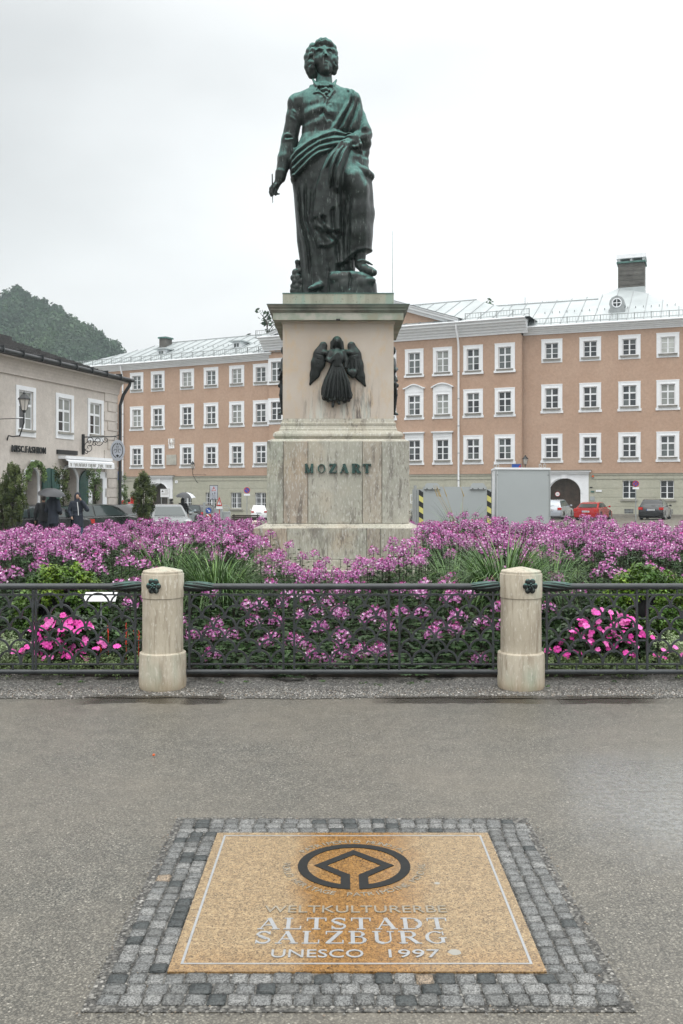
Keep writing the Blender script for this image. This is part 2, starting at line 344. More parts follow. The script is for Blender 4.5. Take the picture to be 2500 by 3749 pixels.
M['copper'] = plain('copper_green_flashing', (.07, .16, .14), .6, var=.4)
M['brick_dark'] = plain('sooty_chimney_render', (.105, .10, .09), .85, var=.3, sc=1.5, bump=.5, bsc=12.)
M['wood_dark'] = plain('dark_wooden_door', (.035, .026, .02), .55, var=.4, sc=5.)
M['shutter'] = plain('green_shutter_paint', (.025, .085, .07), .45, var=.15)
M['grey_panel'] = plain('grey_painted_panel', (.34, .37, .375), .5, var=.05, sc=.8)
M['grey_panel2'] = plain('light_grey_panel', (.37, .40, .405), .5, var=.04, sc=.8)
M['red'] = plain('red_sign_paint', (.5, .03, .03), .4); M['blue'] = plain('blue_sign_paint', (.02, .08, .36), .4)
M['black'] = plain('black_paint', (.012, .012, .013), .45); M['yellow'] = plain('hazard_yellow', (.55, .52, .16), .5)
M['pink_lt'] = plain('orange_red', (.6, .12, .03), .5)
M['soil'] = plain('planting_soil', (.028, .022, .016), .9, var=.4, sc=12., bump=.8, bsc=30.)
M['bark'] = plain('bark', (.05, .04, .03), .85, var=.3, sc=20.)
# ================= sculpting: signed distance field + surface nets =================
class Field:
    def __init__(s, lo, hi, h):
        s.lo = np.array(lo, float); s.h = h; s.n = np.ceil((np.array(hi)-s.lo)/h).astype(int)+1
        s.D = np.full(s.n, .25, np.float32); s.ax = [s.lo[i]+h*np.arange(s.n[i]) for i in range(3)]; s.rec = None
    def _sl(s, lo, hi):
        a = np.clip(np.floor((np.array(lo)-s.lo)/s.h).astype(int), 0, s.n-1); b = np.clip(np.ceil((np.array(hi)-s.lo)/s.h).astype(int)+1, 1, s.n)
        return tuple(slice(int(p), int(max(q, p+1))) for p, q in zip(a, b))
    def op(s, fn, lo, hi, k=.02, sub=False):
        pad = k+3*s.h
        sl = s._sl(np.array(lo)-pad, np.array(hi)+pad)
        X = s.ax[0][sl[0]][:, None, None]; Y = s.ax[1][sl[1]][None, :, None]; Z = s.ax[2][sl[2]][None, None, :]
        d = fn(X, Y, Z).astype(np.float32); c = s.D[sl]
        if sub:
            d = -d; q = np.maximum(k-np.abs(c-d), 0)/k; s.D[sl] = np.maximum(c, d)+q*q*k*.25
        else:
            q = np.maximum(k-np.abs(c-d), 0)/k; s.D[sl] = np.minimum(c, d)-q*q*k*.25
    def caps(s, pts, rs, k=.02, sub=False, fy=1.):           # capsule chain with varying radius; fy flattens in depth
        for i in range(len(pts)-1):
            a = np.array(pts[i], float); b = np.array(pts[i+1], float); ra, rb = rs[i], rs[i+1]
            def fn(X, Y, Z, a=a, b=b, ra=ra, rb=rb):
                sc = 1./fy
                px, py, pz = X-a[0], (Y-a[1])*sc, Z-a[2]; ab = b-a; ab = np.array([ab[0], ab[1]*sc, ab[2]])
                t = np.clip((px*ab[0]+py*ab[1]+pz*ab[2])/(ab@ab+1e-12), 0, 1)
                return (np.sqrt((px-t*ab[0])**2+(py-t*ab[1])**2+(pz-t*ab[2])**2)-(ra+(rb-ra)*t))*min(1., fy)
            m = max(ra, rb)*1.05
            s.op(fn, np.minimum(a, b)-m, np.maximum(a, b)+m, k, sub)
    def ell(s, c, r, k=.02, sub=False, tilt=0.):
        c = np.array(c, float); r = np.array(r, float); ca, sa = math.cos(tilt), math.sin(tilt)
        def fn(X, Y, Z):
            x, y, z = X-c[0], Y-c[1], Z-c[2]; x, z = x*ca+z*sa, -x*sa+z*ca
            k0 = np.sqrt((x/r[0])**2+(y/r[1])**2+(z/r[2])**2); k1 = np.sqrt((x/r[0]**2)**2+(y/r[1]**2)**2+(z/r[2]**2)**2)
            return k0*(k0-1)/np.maximum(k1, 1e-6)
        m = r.max() if tilt else r
        s.op(fn, c-m, c+m, k, sub)
    def loft(s, tab, k=.02, p=2.):                     # tab rows: z, cx, hw, cy, hd  (z ascending)
        T = np.array(sorted(tab))
        def fn(X, Y, Z):
            z = np.clip(Z, T[0, 0], T[-1, 0]); f = [np.interp(z, T[:, 0], T[:, i]) for i in range(1, 5)]
            q = ((np.abs(X-f[0])/f[1])**p+(np.abs(Y-f[2])/f[3])**p)**(1/p)
            d = (q-1)*np.minimum(f[1], f[3]); return np.maximum(d, np.maximum(T[0, 0]-Z, Z-T[-1, 0]))
        lo = (np.min(T[:, 1]-T[:, 2]), np.min(T[:, 3]-T[:, 4]), T[0, 0]); hi = (np.max(T[:, 1]+T[:, 2]), np.max(T[:, 3]+T[:, 4]), T[-1, 0])
        s.op(fn, lo, hi, k)
    def front(s, x, z):                                # y of the front surface (towards the camera, -y)
        i = int(np.clip(round((x-s.lo[0])/s.h), 0, s.n[0]-1)); k = int(np.clip(round((z-s.lo[2])/s.h), 0, s.n[2]-1))
        w = np.where(s.D[i, :, k] < 0)[0]
        return s.ax[1][w[0]] if len(w) else None
    def mesh(s):
        D = s.D.copy()
        D[0] = D[-1] = .1; D[:, 0] = D[:, -1] = .1; D[:, :, 0] = D[:, :, -1] = .1
        I = D < 0; nx, ny, nz = D.shape
        acc = np.zeros((nx-1, ny-1, nz-1, 3), np.float32); cnt = np.zeros((nx-1, ny-1, nz-1), np.int8)
        offs = [(0, 0), (0, 1), (1, 0), (1, 1)]
        for ax in range(3):
            o1, o2 = [a for a in range(3) if a != ax]
            A = np.take(D, range(0, D.shape[ax]-1), ax); B = np.take(D, range(1, D.shape[ax]), ax)
            cr_ = (A < 0) != (B < 0); t = np.where(cr_, A/(A-B+1e-12), 0)
            for u, v in offs:
                sl = [None]*3; sl[ax] = slice(None); sl[o1] = slice(u, u+D.shape[o1]-1); sl[o2] = slice(v, v+D.shape[o2]-1)
                c = cr_[tuple(sl)]; tt = t[tuple(sl)]
                acc[..., ax] += np.where(c, tt, 0); acc[..., o1] += c*u; acc[..., o2] += c*v; cnt += c
        m = cnt > 0; idx = np.full(m.shape, -1, np.int64); idx[m] = np.arange(m.sum())
        g = np.argwhere(m); V = s.lo+(g+acc[m]/cnt[m][:, None])*s.h
        Q = []
        for ax in range(3):
            o1, o2 = [(1, 2), (2, 0), (0, 1)][ax]
            A = np.take(I, range(0, D.shape[ax]-1), ax); B = np.take(I, range(1, D.shape[ax]), ax)
            e_ = np.argwhere(A != B)
            e_ = e_[(e_[:, o1] > 0) & (e_[:, o2] > 0) & (e_[:, o1] < m.shape[o1]) & (e_[:, o2] < m.shape[o2])]
            ins = I[tuple(e_.T)]
            def at(a, b):
                q = e_.copy(); q[:, o1] -= a; q[:, o2] -= b; return idx[tuple(q.T)]
            q = np.stack([at(1, 1), at(0, 1), at(0, 0), at(1, 0)], 1); q[~ins] = q[~ins][:, ::-1]; Q.append(q)
        return V, np.concatenate(Q)
    def build(s, name, mats, parent=None, loc=(0, 0, 0), smooth=True):
        V, Q = s.mesh(); return link(name, np_mesh(name, V, Q, mats, smooth=smooth), parent, loc)

# ================= the statue =================
US = .3827*15./F                       # one sculpt unit in metres (taken from an enlarged crop of the photograph)
def U(x, y, d=0.): return ((900+.3827*x-CX)*15./F, 15.-d*US, EH-((100+.3827*y)-HZ)*15./F)
def make_statue():
    h = .0125
    fl = Field((-1.25, 14.3, 4.54), (.78, 15.62, 8.82), h)
    def C(pts, rs, k=18, sub=False, fy=1.): fl.caps([U(*p) for p in pts], [r*US for r in (rs if hasattr(rs, '__len__') else [rs]*len(pts))], k*US, sub, fy)
    def E(c, r, k=18, sub=False, tilt=0.): fl.ell(U(*c), [r[0]*US, r[2]*US, r[1]*US], k*US, sub, tilt)
    def LF(tab, k=20, p=2.):
        fl.loft([(U(0, y)[2], U(cx, 0)[0], hw*US, 15.-cd*US, hd*US) for y, cx, hw, cd, hd in tab], k*US, p)
    def ST(pts, r, k=14, sub=False, rise=.35):            # a fold: chain laid on the present front surface
        P = []; rr = r if hasattr(r, '__len__') else [r]*len(pts); Rs = []; Fs = []
        for (x, y), q in zip(pts, rr):
            u = U(x, y); f = [fl.front(u[0]+dx, u[2]) for dx in (-.02, 0, .02)]; f = [v for v in f if v is not None]
            if not f: continue
            P.append((u[0], u[2])); Fs.append(float(np.mean(f))); Rs.append(q*US)
        if len(P) < 2: return
        Fs = np.array(Fs); n_ = len(Fs)
        for _ in range(4 if n_ > 4 else 1): Fs = np.convolve(np.pad(Fs, 1, 'edge'), [.25, .5, .25], 'valid')
        if n_ > 3: tp = np.minimum(1, .45+.55*np.minimum(np.arange(n_), n_-1-np.arange(n_))/2.5)
        else: tp = np.ones(n_)
        Rs = [a*b for a, b in zip(Rs, tp)]
        fl.caps([(p[0], f-q*(rise if not sub else -rise), p[1]) for p, f, q in zip(P, Fs, Rs)], Rs, k*US, sub)
    def dens(pts, n=5):
        o = []
        for a, b in zip(pts[:-1], pts[1:]):
            for i in range(n): t = i/n; o.append((a[0]+(b[0]-a[0])*t, a[1]+(b[1]-a[1])*t))
        return o+[pts[-1]]
    # --- torso and robe masses ---
    LF([(555, 748, 88, 0, 70), (585, 765, 160, 0, 76), (612, 780, 232, 0, 84), (645, 765, 292, 2, 95), (700, 755, 300, 4, 108), (770, 757, 262, 10, 120), (860, 752, 228, 14, 128), (950, 742, 205, 10, 122), (1040, 735, 202, 10, 122),
        (1130, 755, 258, 14, 140), (1200, 780, 305, 16, 152)], 20, 2.2)
    LF([(1180, 780, 315, 16, 150), (1290, 795, 368, 20, 168), (1400, 805, 380, 20, 172), (1500, 812, 368, 18, 170), (1600, 828, 370, 14, 168), (1750, 836, 367, 12, 162), (1900, 838, 357, 8, 160), (2050, 830, 342, 6, 154),
        (2200, 835, 325, 2, 150), (2330, 840, 310, 0, 140), (2440, 720, 185, 0, 130), (2650, 700, 165, 0, 128)], 26, 2.4)
    C([(505, 725, 0), (470, 730, 0)], [76, 70], 30); C([(960, 700, 0), (1010, 715, 5)], [80, 76], 30)
    # right arm (on the viewer's left)
    C([(485, 722, 0), (462, 860, -8), (417, 1080, -15), (372, 1260, 8), (336, 1425, 30)], [80, 76, 77, 66, 50], 22)
    C([(338, 1405, 30), (332, 1450, 33)], [56, 52], 6)
    # left arm hidden under the cloak (on the viewer's right)
    C([(1010, 715, 5), (1060, 860, 0), (1118, 1030, 10), (1110, 1080, 40), (1045, 1090, 95)], [80, 76, 82, 74, 44], 22)
    C([(1120, 1000, 5), (1130, 1120, 10), (1120, 1290, 10)], [76, 62, 48], 26)
    # neck, head, face
    C([(745, 600, -14), (748, 450, -26)], [90, 74], 16)
    E((742, 300, -12), (112, 150, 118), 10)                     # skull and hair mass
    E((752, 325, 36), (92, 142, 84), 8)                        # face
    E((764, 420, 54), (66, 66, 60), 14)                         # jaw
    E((771, 450, 92), (28, 22, 22), 16); E((764, 400, 66), (52, 50, 44), 18)                         # chin
    for x, r in ((708, 27), (803, 24)): E((x, 292, 124), (r, 16, 26), 10, True)
    for x in (710, 800): E((x, 294, 92), (17, 11, 14), 4)
    C([(755, 238, 104), (760, 290, 118), (768, 322, 136)], [13, 11, 15], 8); C([(750, 328, 118), (785, 328, 116)], [9, 9], 6)
    C([(675, 268, 96), (705, 254, 110), (738, 262, 112)], [8, 10, 8], 7); C([(778, 262, 112), (806, 254, 106), (828, 268, 92)], [8, 9, 7], 7)
    C([(744, 386, 104), (768, 382, 110), (792, 386, 102)], [6, 8, 6], 8); C([(748, 401, 100), (768, 404, 106), (788, 401, 99)], [6, 9, 6], 8)
    C([(742, 393, 116), (794, 393, 114)], [2.5, 2.5], 3, True)
    E((700, 350, 72), (34, 36, 30), 16); E((812, 350, 62), (26, 34, 30), 16)
    E((622, 340, 0), (52, 135, 74), 14); E((640, 440, 0), (44, 52, 60), 14); E((848, 335, 5), (30, 115, 70), 14); E((752, 190, 20), (95, 55, 90), 16)
    ch = [(690, 176, 62, 27), (722, 160, 72, 26), (762, 158, 74, 25), (798, 174, 60, 24), (715, 180, 88, 18), (755, 172, 95, 20), (790, 182, 84, 16),
          (640, 205, 30, 40), (612, 245, 20, 42), (592, 295, 10, 42), (598, 345, 14, 40), (592, 385, 12, 38), (606, 425, 8, 36), (622, 462, 0, 30), (642, 255, 66, 30), (630, 300, 70, 30), (650, 335, 60, 24),
          (640, 375, 62, 28), (636, 415, 50, 30), (650, 450, 30, 26), (838, 215, 30, 34), (850, 262, 28, 34), (856, 310, 30, 32), (852, 352, 32, 34), (856, 396, 24, 32), (844, 436, 14, 28), (832, 250, 60, 22), (840, 330, 60, 22), (836, 385, 56, 24)]
    for x, y, d, r in ch: E((x, y, d), (r*.95, r*1.05, r), 14)
    for a in (((600, 250), (640, 225), (665, 205)), ((590, 300), (625, 275), (640, 250)), ((590, 350), (622, 330), (640, 310)), ((600, 400), (625, 385), (655, 380)), ((690, 190), (730, 165), (770, 165)), ((845, 290), (860, 300), (865, 320)), ((845, 370), (860, 380), (866, 390))):
        ST(dens(a, 3), 5, 4, True)
    # collar, cravat, lapels, buttons
    C([(640, 500, 5), (665, 560, 50), (690, 600, 85)], [10, 16, 12], 8); C([(866, 508, 5), (845, 560, 45), (835, 605, 80)], [9, 16, 12], 8); C([(625, 575, 10), (700, 590, 80)], [20, 16], 12); C([(880, 580, 10), (820, 590, 80)], [20, 16], 12)
    for x, y, d, r in ((735, 600, 92, 22), (770, 605, 96, 24), (800, 590, 88, 18), (765, 640, 108, 24), (790, 650, 108, 20), (772, 680, 112, 22), (790, 705, 112, 16), (740, 640, 100, 18), (780, 735, 116, 14)): E((x, y, d), (r, r*.8, r*.7), 5)
    ST(dens([(690, 600), (655, 672), (700, 662), (745, 690), (772, 740)]), 9, 6, rise=.6); ST(dens([(835, 600), (845, 650), (815, 690), (795, 740)]), 9, 6, rise=.6)
    ST(dens([(700, 610), (710, 650), (745, 680)]), 8, 5, True)
    for x, y in ((730, 726), (808, 800), (790, 880), (800, 950)): u = U(x, y); f = fl.front(u[0], u[2]); fl.ell((u[0], f, u[2]), (20*US, 9*US, 20*US), 4*US)
    ST(dens([(775, 745), (760, 820), (745, 900), (780, 975)]), 9, 6, rise=.5); ST(dens([(760, 750), (735, 850), (715, 890)]), 7, 5, True)
    # sleeve creases
    for a in ([(372, 1052), (400, 1045), (440, 1058)], [(380, 1100), (410, 1106), (450, 1092)], [(430, 880), (470, 910), (500, 960)], [(450, 820), (480, 850)], [(430, 690), (450, 740), (460, 800)]):
        ST(dens(a, 4), 6, 12, rise=.1)
    for a in ([(385, 1080), (410, 1078), (450, 1075)],): ST(dens(a, 4), 5, 10, True)
    E((985, 900, 5), (75, 190, 100), 40)
    # right hand with pen
    C([(330, 1445, 34), (318, 1480, 38), (292, 1530, 44)], [33, 36, 34], 10)
    C([(268, 1520, 50), (240, 1560, 58), (236, 1600, 62), (246, 1635, 62)], [15, 14, 12, 9], 5); C([(282, 1545, 55), (262, 1580, 66), (254, 1610, 70), (262, 1632, 68)], [15, 14, 12, 9], 5)
    C([(296, 1555, 48), (284, 1590, 56), (276, 1612, 58), (290, 1622, 52)], [14, 13, 11, 9], 5); C([(306, 1550, 38), (290, 1588, 42), (300, 1608, 40), (322, 1606, 38)], [13, 12, 10, 8], 5)
    C([(320, 1500, 52), (292, 1530, 74), (272, 1560, 80), (266, 1590, 78)], [15, 14, 12, 9], 5)
    # left hand, gathering the cloak
    C([(1070, 1075, 80), (1040, 1110, 118), (1028, 1150, 130)], [42, 46, 42], 12)
    for i, (x0, y0, x1, y1, x2, y2) in enumerate(((1000, 1120, 985, 1165, 975, 1190), (1010, 1150, 1000, 1195, 1020, 1205), (1035, 1165, 1030, 1205, 1050, 1215), (1062, 1160, 1062, 1200, 1080, 1215), (1085, 1140, 1092, 1180, 1100, 1205))):
        C([(x0, y0, 140), (x1, y1, 158), (x2, y2, 138)], [16, 15, 12], 5)
    E((1060, 1225, 110), (55, 30, 40), 14)
    # thigh, knee, shin of the forward leg
    C([(930, 1420, 90), (1010, 1520, 140), (1070, 1610, 160)], [130, 112, 84], 60); C([(1070, 1610, 158), (1075, 1800, 122), (1085, 2000, 108), (1095, 2200, 92)], [86, 100, 96, 76], 60); C([(1130, 1500, 60), (1145, 1800, 50), (1135, 2150, 50)], [60, 62, 50], 60)
    # carve between the legs
    C([(900, 1750, 200), (905, 1950, 185), (890, 2200, 170)], [45, 50, 40], 40, True)
    # ---- drapery: layered masses and flowing folds pressed into the field ----
    ux = ((fl.ax[0]*F/15.+CX)-900)/.3827; uy = (HZ-(fl.ax[2]-EH)*F/15.-100)/.3827
    X2, Y2 = np.meshgrid(ux, uy, indexing='ij')
    itp = lambda v, pts: np.interp(v, [p[0] for p in pts], [p[1] for p in pts])
    def sm(v, a, b): t_ = np.clip((v-a)/(b-a), 0, 1); return t_*t_*(3-2*t_)
    def fold(ph, p=.65): return np.abs(np.sin(PI*ph))**p-.62
    def wob(a, b, c, d=0): return np.sin(X2/a+d)*np.cos(Y2/b+d*2)*c
    DSP = np.zeros_like(X2)
    # R1 skirt of the robe: long folds falling and gathering
    Lf = itp(Y2, [(1450, 440), (1900, 480), (2200, 520), (2550, 548)]); Rt = itp(Y2, [(1450, 760), (1900, 720), (2100, 880), (2550, 900)])
    s_ = (X2-Lf)/(Rt-Lf); mk = sm(Y2, 1500, 1640)*sm(s_, .04, .14)*(1-sm(s_, 1.02, 1.12)); DSP += mk*52*fold(s_*4.3+wob(90, 330, .35)+.2*np.sin(Y2/210))*(.7+.3*np.sin(s_*7+Y2/300))
    # R5 far right edge and the shin
    s_ = (X2-itp(Y2, [(1500, 1120), (2250, 1120)]))/62; mk = sm(Y2, 1480, 1600)*sm(X2, 1115, 1135)*(1-sm(X2, 1150, 1170))*(1-sm(Y2, 2180, 2260)); DSP += mk*30*fold(s_+wob(60, 200, .3)+.3*np.sin(Y2/260))
    s_ = (X2-itp(Y2, [(1650, 905), (2250, 860)]))/58; mk = sm(Y2, 1690, 1800)*sm(X2, 890, 915)*(1-.75*sm(X2, 1005, 1050))*(1-sm(X2, 1110, 1140)); DSP += mk*36*fold(s_+.25*np.sin(Y2/240)+wob(70, 260, .2))
    # hem of the robe over the forward foot
    hem = itp(X2, [(860, 2300), (930, 2290), (990, 2235), (1060, 2185), (1170, 2168)]); DSP -= 46*sm(Y2-hem, -4, 8)*sm(X2, 850, 880)*(1-sm(Y2, 2420, 2500)); DSP += 12*np.exp(-((Y2-hem+10)/13)**2)*sm(X2, 850, 880)
    # R4 cascade hanging from the hand, three layers each with its own hem
    Lc = itp(Y2, [(1150, 930), (1300, 800), (1450, 728), (1600, 684), (1880, 634), (2150, 700)]); Rc = itp(Y2, [(1150, 1010), (1300, 965), (1450, 918), (1650, 900), (2150, 912)])
    s_ = (X2-Lc)/(Rc-Lc); ins = sm(s_, -.04, .05)*(1-sm(s_, .95, 1.05))*sm(Y2, 1120, 1220)
    for top, hempts, th in ((0, [(690, 2140), (790, 2145), (830, 2130), (912, 2020)], 26), (0, [(640, 1950), (690, 1975), (760, 2010), (905, 2006)], 30), (0, [(640, 1893), (700, 1868), (775, 1866), (800, 1815), (840, 1785), (900, 1770)], 34), (0, [(700, 1590), (778, 1612), (830, 1640), (895, 1665)], 20)):
        hm = itp(X2, hempts); w_ = ins*(1-sm(Y2-hm, -3, 7))
        if hempts[0][0] == 700: w_ = w_*sm(X2-itp(Y2, [(1200, 880), (1400, 820), (1620, 772)]), 0, 14)
        DSP += th*w_; DSP += 10*w_*np.exp(-((Y2-hm+9)/12)**2)
    DSP += ins*(1-sm(Y2, 1980, 2030))*54*fold(s_*2.9+.22*np.sin(Y2/190)+wob(80, 240, .2))
    # R3 the wrap across the hips
    Up = itp(X2, [(425, 1300), (480, 1222), (600, 1128), (740, 1052), (850, 1018), (1010, 1062)]); Lo = itp(X2, [(425, 1470), (470, 1492), (560, 1432), (640, 1360), (720, 1300), (820, 1240), (920, 1180), (1010, 1120)])
    s_ = (Y2-Up)/(Lo-Up); ins = sm(s_, -.03, .06)*(1-sm(s_, .96, 1.04))*(1-sm(X2, 985, 1030))*sm(X2, 428, 452); DSP += ins*(30+48*fold(s_*itp(X2, [(425, 3.6), (700, 4.2), (1000, 2.2)])+wob(150, 90, .25), .75))
    # R2 the cloak over the shoulder
    Lc = itp(Y2, [(585, 925), (660, 978), (750, 955), (850, 912), (950, 858), (1040, 800)]); Rc = itp(Y2, [(585, 1020), (660, 1085), (750, 1125), (850, 1150), (950, 1185), (1040, 1210)])
    s_ = (X2-Lc)/(Rc-Lc); ins = sm(s_, -.04, .05)*sm(Y2, 585, 640)*(1-sm(Y2, 1000, 1050))*(1-.8*sm(s_, .82, 1.)); DSP += ins*(14+42*fold(s_*itp(Y2, [(590, 2.2), (800, 3.4), (1040, 4.2)])+.12*np.sin(Y2/70)+wob(120, 160, .18), .75))
    # sleeve of the cloak round the forearm
    s_ = (Y2-itp(X2, [(1000, 1060), (1100, 985), (1210, 990)]))/46; ins = sm(X2, 1040, 1080)*sm(s_, -.1, .1)*(1-sm(Y2, 1250, 1330)); DSP += ins*9*fold(s_*.6+(X2-1100)/130)
    # coat: soft pull wrinkles across the chest and a front edge
    ins = np.exp(-((X2-700)/120)**2)*sm(Y2, 740, 800)*(1-sm(Y2, 960, 1000)); DSP += ins*9*np.sin((Y2+.35*(X2-700)*np.sign(X2-760)*-1)/21.)
    DSP = DSP*1.0+0
    for _ in range(2):
        DSP[1:-1] = (DSP[:-2]+2*DSP[1:-1]+DSP[2:])/4; DSP[:, 1:-1] = (DSP[:, :-2]+2*DSP[:, 1:-1]+DSP[:, 2:])/4
    fl.D -= (DSP*US).astype(np.float32)[:, None, :]
    # the rolled end of the cloak on the hip
    C([(1000, 1330, 130), (1060, 1400, 140), (1130, 1430, 120), (1185, 1450, 70)], [24, 40, 52, 44], 12);  C([(985, 1290, 140), (1010, 1345, 150), (1080, 1375, 150)], [14, 20, 16], 8)
    # rock and shoes
    LF([(2380, 960, 170, 60, 150), (2420, 1000, 225, 40, 190), (2480, 1010, 238, 40, 200), (2650, 1018, 242, 40, 205)], 24, 3.)
    for x, y, r in ((860, 2440, 60), (930, 2520, 70), (1090, 2490, 60), (1190, 2470, 46), (1010, 2430, 50)): E((x, y, 200), (r, r*.8, 40), 26)
    ST(dens([(985, 2400), (1000, 2470), (985, 2560)]), 12, 10, True)
    C([(1095, 2200, 90), (1090, 2290, 95), (1130, 2345, 130), (1185, 2375, 165), (1215, 2388, 185)], [52, 48, 46, 42, 34], 14); C([(1060, 2400, 100), (1225, 2408, 180)], [14, 12], 5)
    C([(1070, 2275, 138), (1120, 2268, 150), (1165, 2290, 160), (1205, 2310, 155)], [12, 15, 12, 8], 5); E((1120, 2290, 150), (22, 16, 14), 5)
    C([(700, 2500, 120), (640, 2530, 160), (610, 2538, 170)], [40, 26, 14], 12); E((705, 2505, 130), (42, 30, 40), 10); C([(680, 2420, 110), (720, 2480, 130), (770, 2510, 120), (900, 2430, 120)], [20, 18, 16, 14], 12)
    # trophy of mask and lyre at the foot on the left
    C([(490, 2240, -20), (500, 2290, -20)], [24, 22], 4); C([(495, 2290, -20), (510, 2330, -10)], [20, 26], 10)
    for x, y, d, r in ((475, 2350, 0, 36), (455, 2400, 10, 30), (500, 2400, 20, 32), (470, 2440, 20, 30), (520, 2440, 20, 34), (450, 2480, 10, 26), (490, 2490, 24, 32), (525, 2500, 20, 30), (450, 2525, 10, 30), (490, 2535, 20, 34), (530, 2540, 10, 34), (460, 2580, 10, 34), (500, 2590, 20, 36), (455, 2630, 10, 34), (510, 2640, 20, 40), (500, 2360, -20, 34)): E((x, y, d), (r, r*1.15, r*.8), 6)
    return fl
t = thing('statue', 'green patinated bronze statue of a man in coat and draped cloak on the tall pedestal', 'statue', (-.05, 15., 4.56))
fl = make_statue()
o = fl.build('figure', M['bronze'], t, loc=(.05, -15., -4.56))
m = MB(); a, b = U(258, 1430, 80), U(262, 1705, 80); m.tube([a, ((a[0]+b[0])/2, a[1], (a[2]+b[2])/2), b], [.009, .012, .004], 8); m.build('pen', M['bronze_dark'], t, 30, world=True)
m = MB(); m.box(-.05-.842, -.05+.842, 14.208, 15.9, 4.5465, 4.556); m.build('base_plate', M['copper'], t, world=True)

# ================= angel relief =================
UR = .4145*14.22/F
def UV(x, y, d=0.): return ((900+.4145*x-CX)*14.22/F, 14.22-d*UR, EH-((1050+.4145*y)-HZ)*14.22/F)
def make_angel():
    lo = UV(530, 1100, 110); hi = UV(1090, 430, -30); fl = Field(lo, hi, .0085)
    def C(p, rs, k=8, sub=False, fy=1.): fl.caps([UV(*q) for q in p], [r*UR for r in (rs if hasattr(rs, '__len__') else [rs]*len(p))], k*UR, sub, fy)
    def E(c, r, k=8, sub=False): fl.ell(UV(*c), [r[0]*UR, r[2]*UR, r[1]*UR], k*UR, sub)
    C([(684, 522, 16), (656, 600, 18), (638, 680, 18), (608, 775, 12), (567, 862, 6)], [36, 56, 60, 40, 10], 10, fy=.42)
    C([(932, 522, 16), (956, 605, 18), (974, 700, 18), (1008, 790, 12), (1053, 874, 6)], [36, 58, 62, 40, 10], 10, fy=.42)
    C([(690, 590, 30), (740, 590, 34), (770, 580, 36)], [24, 20, 18], 10); C([(925, 590, 30), (880, 580, 34), (850, 575, 36)], [24, 20, 18], 10)
    for i in range(5):
        o = -28+15*i
        C([(655+o*.9, 650, 42), (640+o*.9, 730, 40), (600+o*.5, 815, 26)], [3.5, 4.5, 3], 4, True); C([(962+o*.9, 650, 42), (978+o*.9, 735, 40), (1018+o*.5, 825, 26)], [3.5, 4.5, 3], 4, True)
    for y_ in (560, 600, 640): C([(625, y_, 42), (690, y_+14, 44)], [3, 3], 4, True); C([(925, y_+14, 44), (995, y_, 42)], [3, 3], 4, True)
    E((805, 500, 42), (48, 58, 40), 8); E((806, 492, 70), (28, 36, 26), 6); C([(765, 500, 45), (760, 550, 45)], [20, 16], 6); C([(842, 500, 45), (852, 550, 45)], [20, 16], 6); E((806, 500, 96), (6, 10, 7), 4)
    C([(805, 540, 40), (805, 580, 40)], [22, 30], 8); E((805, 620, 45), (72, 62, 46), 14); C([(805, 640, 45), (803, 720, 45)], [62, 52], 16)
    C([(748, 585, 50), (726, 650, 66), (745, 668, 86), (806, 615, 104)], [24, 22, 20, 14], 8); E((812, 608, 104), (16, 14, 12), 6); C([(862, 585, 50), (888, 660, 60), (880, 720, 66)], [24, 20, 16], 8)
    T = [(EH-((1050+.4145*y)-HZ)*14.22/F, (900+.4145*cx-CX)*14.22/F, hw*UR, 14.22-40*UR, hd*UR) for y, cx, hw, hd in ((690, 803, 50, 38), (760, 797, 76, 46), (830, 790, 102, 54), (900, 796, 130, 58), (955, 803, 139, 54), (990, 808, 128, 46), (1010, 806, 96, 34))]
    fl.loft(T, 12*UR)
    for i, (x0, x1, x2) in enumerate(((770, 715, 690), (785, 745, 722), (800, 780, 765), (812, 815, 812), (825, 848, 855), (838, 880, 892), (850, 905, 925))):
        C([(x0, 700, 82), (x1, 860, 98), (x2, 985, 86)], [7, 14, 15], 7)
        if i < 6: C([(x0+8, 720, 92), (x1+16, 870, 108), (x2+18, 1010, 92)], [5, 12, 13], 6, True)
    for x_, y_, r_ in ((694, 985, 22), (728, 1006, 18), (760, 1004, 14), (842, 1000, 16), (872, 1014, 20), (905, 1000, 20), (926, 960, 16)): E((x_, y_, 56), (r_, r_*1.2, r_), 8)
    C([(690, 995, 60), (760, 1010, 70), (800, 1000, 74)], [12, 14, 12], 8); C([(830, 1005, 70), (890, 1005, 70), (925, 940, 60)], [12, 14, 12], 8)
    C([(772, 1010, 50), (768, 1060, 58)], [17, 13], 6); C([(808, 995, 50), (822, 1036, 62)], [17, 13], 6)
    C([(898, 640, 40), (905, 760, 44), (945, 795, 44), (975, 740, 40), (962, 640, 36)], [10, 14, 18, 12, 8], 8)
    E((940, 765, 44), (42, 34, 24), 8)
    for i in range(4): C([(912+14*i, 620, 52), (912+12*i, 750, 60)], [3, 3], 3)
    return fl
t = thing('angel_relief', 'dark bronze winged angel relief holding a lyre on the front of the pedestal', 'relief', UV(805, 1075))
o = make_angel().build('angel', M['bronze_dark'], t, loc=-Vector(UV(805, 1075)))
